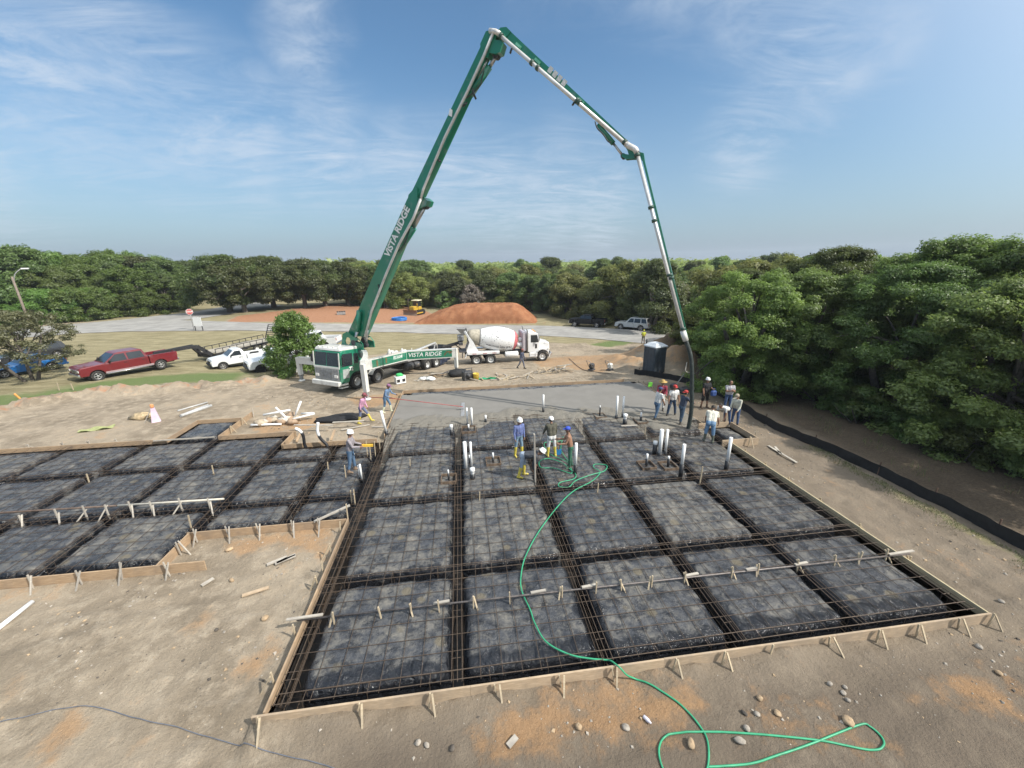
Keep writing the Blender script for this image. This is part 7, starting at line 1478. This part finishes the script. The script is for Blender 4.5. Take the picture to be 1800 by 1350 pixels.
fill(30, lambda rg: (lambda q: (q, rg.uniform(max(33, q * .75), 75)))(rg.uniform(26, 66)), ['mid1', 'mid2', 'nr3', 'mid3'], 1.0, 1.25, 4.6, 'green tree in the far part of the right woods', 'far trees of the right woods', seed=9)
fill(22, fan(1190, 1700, 80, 150), ['mid1', 'mid2', 'mid3', 'mid4'], 1.1, 1.35, 7.5, 'distant tree on the skyline of the right woods', 'skyline trees of the right woods', seed=10)
rg = random.Random(77)
for i in range(10):
    y = 4 + i * 2.1; tree('shrub', 19.7 + rg.uniform(-.5, .9) + (1.2 if y > 12 else 2.2), y, rg.uniform(.55, .95), 'low shrub in the shade at the foot of the right woods', 'low shrubs under the right woods', 'shrub', cat='shrub')
# single trees on the lawn
q = G(525, 662); tree('bush', q.x - .2, q.y + .9, 1.22, 'bushy green tree beside the pump truck cab, in front of the white pickups', None, 'young_tree')
q = G(58, 668); tree('sparse', q.x, q.y, .98, 'thin airy tree in front of the bright blue car', None, 'young_tree')
# far woodland reads as one mass
def woodland():
    rg = random.Random(4); bl = []
    for k in range(1500):
        a = rg.uniform(-58, 62); d = 150 + 470 * rg.random() ** 1.4; x, y = d * math.sin(R(a) + YAW), d * math.cos(R(a) + YAW); z = T0(x, y); s = rg.uniform(3.2, 5.4); bl.append((x, y, z + rg.uniform(3.5, 6.3) , s * 1.3, s * 1.3, s * .8))
    me = crown_mesh('woodland', 9, bl, 130000, .95, LM['olive'], asp=.7, core=.7); o = bpy.data.objects.new('woodland', me); COL.objects.link(o); tag(o, 'far olive green woodland reaching to the horizon', 'woodland', kind='stuff')
woodland()
# ------------------------------------------------------------------ fence, signs, lamp, portable toilet
SILT = pm('black_silt_cloth', (.012, .012, .013), .75, .4, 4, .6, 9)
fp_ = [(13.0, 27.9), (13.6, 27.3), (14.6, 25.8), (15.4, 23.9), (15.7, 20.5), (15.2, 17.0), (15.5, 14.7), (15.85, 12.3), (15.9, 10.6), (15.95, 8.9), (15.8, 7.4), (15.75, 4.5), (15.6, 1.0)]
sp = smooth_path([Vector((x, y, 0)) for x, y in fp_], 8); t = thing('silt_fence', 'low black silt fence running along the bare strip under the right woods', 'fence', (15.8, 12, T(15.8, 12)))
mb = MB(); vs = []
for i, p in enumerate(sp):
    d = (sp[min(i + 1, len(sp) - 1)] - sp[max(i - 1, 0)]).normalized(); nrm = Vector((-d.y, d.x, 0)); z = T(p.x, p.y); w = .035 * math.sin(i * .9) + .02 * math.sin(i * 2.3)
    for k in range(5): h = -.08 + .50 * k / 4 + (.02 * math.sin(i * 1.3) if k == 4 else 0); q = p + nrm * (w * (1 - abs(k - 2) / 3)); vs.append((q.x, q.y, z + h))
n = len(sp); mb.add(vs, [(i * 5 + k, (i + 1) * 5 + k, (i + 1) * 5 + k + 1, i * 5 + k + 1) for i in range(n - 1) for k in range(4)], 0, True); mb.add([(x + .012, y + .004, z) for x, y, z in vs], [(i * 5 + k, i * 5 + k + 1, (i + 1) * 5 + k + 1, (i + 1) * 5 + k) for i in range(n - 1) for k in range(4)], 0, True)
link('cloth', mb, SILT, t, True, fix=False)
for i in range(4, n, 9): p = sp[i]; z = T(p.x, p.y); link('fence_post', MB().bar((p.x + .04, p.y, z - .2), (p.x + .05, p.y, z + .56), .035, .035), pm('rusty_post', (.10, .06, .04), .8), t, True)
# portable toilet
qa, qb = G(1133, 657), G(1164, 650); q = G(1148, 655); t = thing('portable_toilet', 'grey-blue portable toilet with a translucent white roof by the sand pile', 'portable toilet', q, R(18))
PT = pm('shaded_toilet_plastic', (.055, .070, .085), .55, .2, 3, dirt=(.05, .05, .05), dirt_amt=.3); b = MB(); b.box((0, 0, 1.08), (1.2, 1.2, 2.0), bev=.05)  # cabin and door colours darkened to carry the shade they stand in
for k in range(4):
    for s in (-1, 1): b.box((-.45 + .3 * k, s * .605, 1.1), (.1, .03, 1.7)); b.box((s * .605, -.45 + .3 * k, 1.1), (.03, .1, 1.7))
link('cabin', b, PT, t); b = MB(); b.box((0, .0, 2.14), (1.3, 1.3, .14), bev=.05); b.add([(-.62, -.62, 2.2), (.62, -.62, 2.2), (.62, .62, 2.2), (-.62, .62, 2.2), (-.3, -.35, 2.4), (.3, -.35, 2.4), (.3, .35, 2.4), (-.3, .35, 2.4)], [(0, 1, 5, 4), (1, 2, 6, 5), (2, 3, 7, 6), (3, 0, 4, 7), (4, 5, 6, 7), (3, 2, 1, 0)]); link('roof', b, pm('translucent_roof', (.50, .53, .56), .5, .15, 3), t)
link('door', MB().box((.625, 0, 1.1), (.03, .78, 1.8), bev=.01), pm('shaded_door_plastic', (.065, .082, .098), .5, .15, 3), t); link('base', MB().box((0, 0, .05), (1.28, 1.28, .12), bev=.03), TRIM, t); link('vent_pipe', MB().tube([(-.45, .5, 2.2), (-.45, .5, 2.62)], .05, 10), TRIM, t)
# stop sign and blank white notice board
q = G(341, 580); t = thing('stop_sign', 'red stop sign on a thin post where the side road meets the road', 'sign', q); zc_ = zat(336, 548, q.x, q.y) - q.z; POST = pm('galvanised_post', (.30, .30, .29), .5, .2, 6, metal=.5)
link('post', MB().tube([(0, 0, -.2), (0, 0, zc_ + .3)], .035, 8), POST, t); fwv = Vector((q.x, q.y, 0)).normalized(); rt = Vector((fwv.y, -fwv.x, 0)); rr = .42
def disc(r_, off): return [-fwv * off + rt * r_ * math.cos(R(22.5 + 45 * k)) + UP * (zc_ + r_ * math.sin(R(22.5 + 45 * k))) for k in range(8)]
b = MB(); quadpanel(b, disc(rr, .045), -fwv * .006); link('white_rim', b, LETTER, t); b = MB(); quadpanel(b, disc(rr * .92, .056), -fwv * .006); link('red_face', b, pm('faded_sign_red', (.45, .09, .08), .5), t)
link('lettering', text_mb('STOP', .30, lambda p: rt * p[0] - fwv * (.068 + p[2]) + UP * (zc_ + p[1]), bold=.006), LETTER, t)
qa, qb = G(344, 581.5), G(357.5, 581.5); q = (qa + qb) / 2; t = thing('notice_board', 'blank white square board on two dark posts beside the stop sign', 'sign', q); zt = zat(350, 557.5, q.x, q.y) - q.z; zb2 = zat(350, 573, q.x, q.y) - q.z; ex = (qb - qa) / 2; ex.z = 0
for s in (-1, 1): link('post', MB().bar(ex * s * .95 - UP * .2, ex * s * .95 + UP * (zt + .05), .09, .09), pm('dark_post', (.05, .05, .05), .7), t)
c = UP * ((zt + zb2) / 2) - fwv * .07; link('board', MB().bar(c - ex * 1.05, c + ex * 1.05, .04, zt - zb2), pm('white_board', (.80, .80, .79), .5, .04), t)
# lamp standard among the left trees
q = G(58, 585); zt = zat(30, 487, *onplane(30, 487, q, fwv)[:2]) ; t = thing('street_lamp', 'wooden lamp pole with a bent arm and pale lamp head among the left trees', 'street lamp', q)
ptop = onplane(31, 486, q, Vector((q.x, q.y, 0)).normalized()); ptop = Vector((q.x, q.y, ptop.z)); lampp = onplane(41, 472, q, Vector((q.x, q.y, 0)).normalized())
link('pole', MB().tube([q - UP * .3, ptop], [.17, .11], 10), pm('weathered_pole', (.20, .16, .13), .85), t, True); link('arm', MB().tube(smooth_path([ptop - UP * .9, ptop + UP * .3 + rt * .35, lampp - rt * .2], 5), .05, 8), POST, t, True); link('lamp_head', MB().bar(lampp - rt * .2, lampp + rt * .5, .3, .16), pm('pale_lamp_head', (.68, .68, .66), .4), t, True)
# blue pipe coil and small dark box on the clay
q = G(702, 563); b = MB()
for k in range(5):
    for j in range(3): r_ = 1.0 + .09 * j; b.tube([(r_ * math.cos(R(a)) * 1.15, r_ * math.sin(R(a)), .08 + .10 * k + .03 * math.sin(R(a * 2 + k * 70))) for a in range(0, 361, 18)], .055, 6, cap=False)
o = link('pipe_coil', b, pm('blue_pipe', (.04, .20, .55), .4), loc=q); tag(o, 'coil of bright blue pipe lying on the red clay', 'pipe coil')
q = G(600, 553); t = thing('crate', 'small dark crate standing on the red clay left of the boom', 'crate', q, .3); b = MB(); b.box((0, 0, .3), (1.5, 1.0, .5)); link('box', b, GREY, t); b = MB()
for k in range(4): b.box((-.6 + .4 * k, 0, .58), (.3, 1.04, .06))
link('lid_boards', b, TRIM, t)

# ------------------------------------------------------------------ things lying round the site
def put(name, lab, cat, q, mb, mat, rz=0.0, group=None, dz=0.0):
    o = link(name, mb, mat, loc=(q.x, q.y, q.z + dz), rz=rz); return tag(o, lab, cat, group)
# cooler box with bright green jacket on it
q = G(704, 674); t = thing('cooler', 'white cooler box with black trim by the truck wheel', 'cooler', q, .5); link('box', MB().box((0, 0, .26), (.75, .42, .48), bev=.03), PVC, t); link('lid', MB().box((0, 0, .54), (.79, .46, .09), bev=.03), PVC, t); b = MB()
for s in (-.2, .2): b.box((s, -.216, .27), (.22, .012, .22))
link('dark_patch', b, TRIM, t)
b = MB(); b.ball((0, 0, .06), .26, 10, 0, (1.1, .8, .5), .25, random.Random(2)); put('jacket', 'bright green jacket dropped on the white cooler', 'jacket', q + UP * .6, b, cloth('bright_green', (.05, .42, .13)), .3)
# survey target cone: white and pink tripod box with orange head
q = G(275, 741); t = thing('marker_stand', 'white and pink marker stand with an orange top on the dirt', 'marker', q, .6); b = MB(); b.add([(-.2, -.14, 0), (.2, -.14, 0), (.2, .14, 0), (-.2, .14, 0), (-.09, -.08, .8), (.09, -.08, .8), (.09, .08, .8), (-.09, .08, .8)], [(3, 2, 1, 0), (4, 5, 6, 7), (0, 1, 5, 4), (1, 2, 6, 5), (2, 3, 7, 6), (3, 0, 4, 7)]); link('body', b, pm('white_pink_panel', (.66, .52, .62), .5, .2, 2), t)
link('top', MB().box((0, 0, .92), (.16, .16, .22), bev=.04), pm('orange_top', (.62, .28, .12), .5), t); link('leg', MB().bar((-.08, 0, .75), (-.5, .15, 0), .04, .04), WG, t)
rr2 = random.Random(12)
def pile(name, lab, cat, q, n, L, spread, mats, w=.08, h=.04, zmax=.3, rzs=None, seed=1, group=None):
    """a heap whose pieces are its parts"""
    rg = random.Random(seed); t = thing(name, lab, cat, q, 0, group)
    for k in range(n):
        a = rg.uniform(0, math.pi) if rzs is None else rg.gauss(rzs, .25); l = L * rg.uniform(.5, 1.1); d = Vector((math.cos(a), math.sin(a), rg.uniform(-.12, .12))); c = Vector((rg.uniform(-spread, spread), rg.uniform(-spread * .55, spread * .55), .04 + zmax * (k / n) * rg.uniform(.4, 1)))
        c.z += T(q.x + c.x, q.y + c.y) - q.z; link('piece', MB().bar(c - d * l / 2, c + d * l / 2, w * rg.uniform(.6, 1.2), h), mats[k % len(mats)], t)
    return t
q = G(972, 654); pile('lumber_scraps', 'heap of pale broken stakes and lumber scraps behind the back form', 'lumber pile', q, 34, 1.3, 1.3, [WS, WD, WG], seed=3, zmax=.5)
q = G(905, 662); pile('lumber_scraps', 'scattered lumber scraps behind the middle of the back form', 'lumber pile', q, 14, 1.5, 1.6, [WG, WS], seed=4, zmax=.12); q = G(865, 665); pile('lumber_scraps', 'scattered boards near the mixer truck behind the back form', 'lumber pile', q, 12, 1.2, 1.4, [WG, WS, WD], seed=5, zmax=.12)
q = G(775, 661); pile('lumber_scraps', 'boards and brown scraps on the ground below the rear outrigger', 'lumber pile', q, 12, 1.3, .9, [WT, WG, DGREY], seed=6, zmax=.25)
q = G(748, 668); t = pile('rubbish_heap', 'low heap of white bags and dark sheets beside the cooler', 'rubbish', q, 6, .8, .6, [DGREY, WG], seed=7, zmax=.1)
for k in range(6): link('bag', MB().ball((rr2.uniform(-.6, .6), rr2.uniform(-.3, .3), .12), .24, 9, 0, (1.3, 1, .55), .22, rr2), PVC if k % 3 else GREY, t)
b = MB(); b.box((0, 0, .35), (.75, .6, .7), bev=.06); b.tube([(-.3, -.2, .7), (-.3, -.2, .95), (.3, -.2, .95), (.3, -.2, .7)], .03, 6); b.lathe([(0, 0), (.2, 0), (.2, .05), (.08, .08), (.08, .12), (0, .12)], 14, 0, Matrix.Translation((0, -.31, .4)) @ Matrix.Rotation(R(90), 4, 'X')); put('generator', 'dark generator box standing at the back form near the rear outrigger', 'generator', G(822, 668), b, DGREY, .3)
b = MB(); b.ball((0, 0, .25), .7, 12, 0, (1.25, .7, .5), .12, rr2); put('tarp_bundle', 'dark tarpaulin bundle lying beside the rear outrigger foot', 'tarpaulin', G(806, 661), b, SILT, .2)
b = MB(); b.lathe([(0, 0), (.2, 0), (.24, .5), (.25, .52), (.22, .52), (.18, .04), (0, .04)], 16); put('bucket', 'yellow bucket standing behind the back form', 'bucket', G(837, 668), b, pm('yellow_plastic', (.62, .45, .07), .5))
b = MB(); n_ = 10; vs = [(x * .16, y * .1, .05 + .04 * math.sin(x * 1.7 + y)) for x in range(n_) for y in range(5)]; b.add(vs + [(x, y, z - .04) for x, y, z in vs], [(i * 5 + j, (i + 1) * 5 + j, (i + 1) * 5 + j + 1, i * 5 + j + 1) for i in range(n_ - 1) for j in range(4)] + [(50 + i * 5 + j, 50 + i * 5 + j + 1, 50 + (i + 1) * 5 + j + 1, 50 + (i + 1) * 5 + j) for i in range(n_ - 1) for j in range(4)], 0, True); put('green_sheet', 'flat green sheet lying next to the yellow bucket', 'sheet', G(842, 668), b, cloth('green_sheet', (.03, .30, .13)), .05)
# left piles: white pipe offcuts and sacks
q = G(493, 742); t = thing('pipe_heap', 'heap of white pipe offcuts, sacks and scraps behind the left wing', 'rubbish', q)
rg = random.Random(15)
for k in range(13): link('sack', MB().ball((rg.uniform(-1.1, .9), rg.uniform(-.5, .5), .15), rg.uniform(.14, .28), 9, 0, (1.2, 1, .7), .25, rg), [pm('brown_sack', (.34, .24, .16), .8), pm('dirty_white_sack', (.50, .46, .40), .8, .3, 5), pm('tan_scrap', (.40, .33, .24), .8)][k % 3], t)
for (a, b_) in [((-.05, -.1, .9), (.6, -.2, .05)), ((.75, 0, .2), (1.2, .1, 1.1)), ((.5, -.2, .15), (1.8, .1, .35)), ((1.75, .1, .38), (1.0, .35, .3)), ((-1.3, -.4, .1), (.3, -.6, .12)), ((-1.2, -.6, .15), (-.2, -.5, .1)), ((-.9, .2, .4), (.4, .5, .5))]: link('pipe_offcut', MB().tube([a, b_], .055, 9), PVC, t)
for (u0, v0, u1, v1, lab) in ((313, 724, 365, 709, 'longer thin grey pipe lying on the dirt behind the bump-out'), (318, 733, 372, 715, 'thicker grey-white pipe bundle beside the thin grey pipe')):
    a, b_ = G(u0, v0), G(u1, v1); c = (a + b_) / 2; m = MB().tube([a - c, b_ - c], .045 if v0 < 730 else .09, 8)
    if v0 > 730: m.tube([a - c + Vector((0, .16, 0)), b_ - c + Vector((-.3, .2, 0))], .06, 8)
    put('pipe', lab, 'pipe', c, m, pm('grey_white_pipe', (.46, .46, .45), .5, .15, 6), dz=.07)
for (u0, v0, u1, v1, lab) in ((517, 748.5, 585, 749, 'grey plank bridging the step behind the bent conduits'), (585, 744, 640, 741, 'longer plank lying past the pink-shirted worker'), (600, 757, 650, 748, 'slanting board in the scraps beside the pink-shirted worker'), (655, 752, 676, 752, 'short board by the leaning white pipe'), (470, 995, 505, 981, 'whitish board lying on the dirt corner, nearest the big form'), (487, 992, 520, 979, 'second whitish board lying just beside the first on the dirt corner'), (484, 994, 520, 977, 'long thin lath lying on the dirt corner'), (426, 1050, 473, 1035, 'thin brown lath lying on the dirt below the dirt corner'), (355, 1032, 376, 1019, 'short flat board lying on the dirt near the left wing'), (1350, 785, 1400, 815, 'pale lath lying beside the right form boards'), (1362, 787, 1372, 800, 'short stick leaning by the right form boards'), (893, 1315, 908, 1298, 'small wood offcut lying in front of the slab'), (1092, 750, 1120, 749, 'flat white board on the wet concrete edge')):
    z_ = .05 if v0 < 760 and u0 < 600 else None; a, b_ = G(u0, v0, z_), G(u1, v1, z_); 
    if 1080 < u0 < 1100: a, b_ = G(u0, v0, -.02), G(u1, v1, -.02)
    c = (a + b_) / 2; put('wood_board', lab, 'board', c, MB().bar(a - c, b_ - c, .10, .03), WG if 'brown' not in lab else WD, dz=.05)
for i, (x, lab) in enumerate(((-7.95, 'upright board against the step form, left of the taller conduit'), (-6.4, 'upright board against the step form, behind the worker with the level'))): o = link('wood_board', MB().bar((0, 0, 0), (0, .7, .25), .1, .04), WT, loc=(x, 17.9, 0)); tag(o, lab, 'board')
# shade net on the dirt, yellow-green sheet
b = MB(); b.ball((0, 0, .05), 1.0, 14, 0, (1.3, .55, .18), .2, rr2); put('black_net', 'crumpled black net on the dirt behind the pink-shirted worker', 'net', G(598, 737), b, SILT, .15)
b = MB(); vs = [(x * .17, y * .12, .05 + .05 * math.sin(x * 1.3 + y * .8)) for x in range(9) for y in range(5)]; b.add(vs + [(x, y, z - .05) for x, y, z in vs], [(i * 5 + j, (i + 1) * 5 + j, (i + 1) * 5 + j + 1, i * 5 + j + 1) for i in range(8) for j in range(4)] + [(45 + i * 5 + j, 45 + i * 5 + j + 1, 45 + (i + 1) * 5 + j + 1, 45 + (i + 1) * 5 + j) for i in range(8) for j in range(4)], 0, True); put('plastic_sheet', 'yellow-green plastic sheet lying by the far form of the left wing', 'sheet', G(136, 762), b, cloth('yellow_green_sheet', (.36, .38, .16)), .35)
b = MB(); b.ball((0, 0, .12), .45, 10, 0, (1.3, .8, .45), .3, rr2); put('straw_heap', 'small tan heap of straw beside the marker stand', 'heap', G(252, 735), b, pm('tan_straw', (.42, .32, .19), .9, .3, 8))
# plate compactors behind the concrete, machine beside the trees
for u, v_, lab, mat in ((1040, 651, 'dark plate compactor standing on the dirt behind the concrete', DGREY), (1072, 651, 'plate compactor with a white tank, right of the dark one', PW2)):
    q = G(u, v_); t = thing('plate_compactor', lab, 'compactor', q, .8); link('plate', MB().box((0, 0, .08), (.6, .45, .1), bev=.03), DGREY, t); link('engine', MB().box((0, 0, .38), (.42, .36, .42), bev=.06), mat, t); link('handle', MB().tube([(-.2, -.15, .3), (-.75, -.15, .95), (-.75, .15, .95), (-.2, .15, .3)], .022, 6), GREY, t)
q = G(1183, 688); t = thing('power_trowel', 'grey power trowel with a long handle at the edge by the trees', 'power trowel', q, .4); link('guard_ring', MB().tube([(.5 * math.cos(R(a)), .5 * math.sin(R(a)), .12) for a in range(0, 361, 24)], .025, 6, cap=False), GREY, t); link('engine', MB().box((0, 0, .35), (.4, .35, .35), bev=.06), DGREY, t); link('handle', MB().tube([(.1, 0, .3), (1.1, .2, .85), (1.3, .25, .95)], .025, 6), GREY, t)
b = MB()
for k in range(4): b.tube([(0, -.2 + .13 * k, .3), (.9, -.1 + .1 * k, .1 + .1 * k)], .03, 6)
b.box((0, 0, .15), (.5, .5, .3), bev=.05); put('tool_heap', 'dark heap of tools on the ground left of the person in black', 'tools', G(1200, 690), b, DGREY)
q = G(1143, 676, .1); put('safety_flag', 'bright green flag on the right form near the hose crew', 'flag', q, MB().box((0, 0, 0), (.28, .04, .3), bev=.01).bar((0, .03, -.3), (0, .03, .2), .02, .02), pm('fluorescent_green', (.22, .75, .08), .5))
o = link('water_bottle', MB().lathe([(0, 0), (.03, 0), (.034, .01), (.034, .10), (.018, .14), (.013, .165), (0, .165)], 12, 0, Matrix.Rotation(R(84), 4, 'X')), pm('clear_plastic', (.6, .58, .64), .2, .1), loc=G(1131, 1262) + UP * .045, rz=.5); tag(o, 'small clear bottle lying on the dirt in front of the slab', 'bottle')
# rocks that can be told apart, and the uncountable clods
ROCK = pm('pale_rock', (.34, .30, .25), .9, .3, 5, .8, 12); ROCKT = pm('tan_rock', (.40, .29, .18), .9, .25, 5, .8, 12); ROCKD = pm('dark_clod', (.10, .085, .07), .95, .3, 6, .8, 12)
rk = [(1312, 1283, .09, ROCK, 'pale angular rock near the hose loop'), (1330, 1257, .08, ROCK, 'pale rock right of the loose rock cluster'), (1308, 1255, .07, ROCKD, 'dark rock beside the pale cluster rocks'), (1490, 1232, .07, ROCK, 'small pale rock near the dark boards of shade'), (1482, 1219, .08, ROCK, 'pale rock of the pair right of centre'), (1458, 1204, .08, ROCK, 'white rock of the group in front of the right boards'), (1485, 1209, .075, ROCK, 'white rock right of the first white rock'), (1017, 1281, .1, ROCKT, 'large tan rock in the orange patch'), (1100, 1280, .09, ROCK, 'pale rock beside the small bottle'), (1214, 1312, .12, ROCKT, 'flat tan rock under the hose loop'), (1300, 1303, .11, ROCK, 'pointed pale rock touching the hose loop'), (1366, 1256, .1, ROCKT, 'tan boulder near the right end of the orange patch'), (1335, 1230, .09, ROCKT, 'tan clod at the top of the orange patch'), (735, 1306, .09, ROCK, 'pale rock in front of the slab left of centre'), (750, 1310, .07, ROCK, 'smaller rock touching the pale rock left of centre'), (795, 1317, .08, ROCKD, 'grey rock in front of the slab'), (466, 1088, .12, ROCKT, 'pale tan rock left of the big form corner'), (404, 968, .13, ROCKT, 'tan rock on the dirt corner'), (407, 1020, .1, ROCKT, 'tan rock lying below the dirt corner'), (1756, 1183, .1, ROCKT, 'tan rock at the right edge of the dirt'), (1720, 1138, .1, ROCK, 'flat pale rock by the right corner stakes'), (1760, 1057, .09, ROCK, 'pale rock beyond the right corner of the form'), (381, 1108, .07, ROCKD, 'small dark clod in the middle of the bare dirt'), (1490, 1270, .14, ROCKT, 'long tan rock at the hose bend')]
for i, (u, v_, r_, m_, lab) in enumerate(rk):
    b = MB(); rg = random.Random(i + 60); b.ball((0, 0, 0), r_ * .62, 13, 0, (rg.uniform(.9, 1.5), rg.uniform(.8, 1.1), rg.uniform(.6, .85)), .11, rg); q = G(u, v_); o = link('rock', b, m_, loc=(q.x, q.y, T(q.x, q.y) + r_ * .3), rz=rg.uniform(0, 6)); tag(o, lab, 'rock', 'loose rocks on the dirt')
def clods():
    rg = random.Random(8); mb = MB(); n = 0; P_ = [(rg.uniform(-14, 15.4), rg.uniform(2.2, 30)) for _ in range(30000)]; D = sdist(P_, PIT)
    for (x, y), d in zip(P_, D):
        if d > -.12: continue
        k = noise.noise(Vector((x * .5, y * .5, 3))) + (.35 if 8 < x < 15.5 and y < 9 else 0) + (.3 if -9 < x < -3 and 7 < y < 13 else 0)
        if k < rg.uniform(-.1, .8): continue
        r_ = .010 + .036 * rg.random() ** 4 + (.012 if y > 14 else 0); z = T(x, y); mi = 0 if rg.random() < .55 else (1 if rg.random() < .6 else 2)
        ps = [Vector((math.cos(a + rg.uniform(-.4, .4)) * r_ * rg.uniform(.7, 1.4), math.sin(a) * r_ * rg.uniform(.7, 1.3), rg.uniform(-.1, .25) * r_)) for a in (0, 1.57, 3.14, 4.71)]; o = Vector((x, y, z)); k1, k2 = rg.uniform(.45, .75), rg.uniform(.35, .65); ra = rg.uniform(0, 1.5); ca, sa = math.cos(ra), math.sin(ra); ps = [Vector((p.x * ca - p.y * sa, p.x * sa + p.y * ca, p.z)) for p in ps]; tq = [Vector((p.x * k1 + rg.uniform(-.2, .2) * r_, p.y * k1 + rg.uniform(-.2, .2) * r_, r_ * k2 * rg.uniform(.8, 1.2))) for p in ps]; mb.add([o + p for p in ps + tq], [(0, 1, 5, 4), (1, 2, 6, 5), (2, 3, 7, 6), (3, 0, 4, 7), (4, 5, 6, 7)], mi)
    o = link('gravel', mb, [ROCK, ROCKT, ROCKD], fix=False); tag(o, 'small clods and stone chips strewn over the graded dirt', 'gravel', kind='stuff')
clods()
def tufts():
    rg = random.Random(9); mb = MB()
    def blade(x, y, h):
        z = T(x, y) - .02; a = rg.uniform(0, 6.28); w = .004 + .005 * rg.random(); dx, dy = math.cos(a) * w, math.sin(a) * w; lx, ly = rg.gauss(0, .35) * h, rg.gauss(0, .35) * h; mb.add([(x - dx, y - dy, z), (x + dx, y + dy, z), (x + lx, y + ly, z + h)], [(0, 1, 2)], 0 if rg.random() < .6 else 1)
    for k in range(7000):
        y = rg.uniform(4, 14.5); x = 15.62 - abs(rg.gauss(0, .38)) - (.1 if y < 9 else 0)
        if noise.noise(Vector((x * 1.4, y * .7, 4))) > -.12: blade(x, y, rg.uniform(.04, .13))
    for k in range(9000):
        y = rg.uniform(2, 34); x = 16.2 + abs(rg.gauss(0, 1.6))
        if noise.noise(Vector((x * .8, y * .8, 6))) > .05 and x > 17.2: blade(x, y, rg.uniform(.1, .35))
    o = link('weeds', mb, [pm('weed_green', (.085, .125, .035), .8, .3, 3), pm('weed_straw', (.19, .165, .08), .8, .3, 3)], fix=False); tag(o, 'thin weeds along the silt fence and under the right woods', 'weeds', kind='stuff')
tufts()
# ------------------------------------------------------------------ thin summer haze: one closed box of even air
hb = MB(); hb.box((0, 605, 14.5), (1900, 1890, 37)); hm = bpy.data.materials.new('haze_air'); hm.use_nodes = True; t_ = hm.node_tree; t_.nodes.clear()
pv = N(t_, 'ShaderNodeVolumePrincipled'); pv.inputs['Color'].default_value = (.86, .92, 1.0, 1); pv.inputs['Density'].default_value = .0003; pv.inputs['Anisotropy'].default_value = .2
ho = N(t_, 'ShaderNodeOutputMaterial'); t_.links.new(pv.outputs[0], ho.inputs['Volume']); h_ = link('haze', hb, hm); tag(h_, 'thin pale summer haze over the whole site', 'haze', kind='stuff'); h_.visible_shadow = True
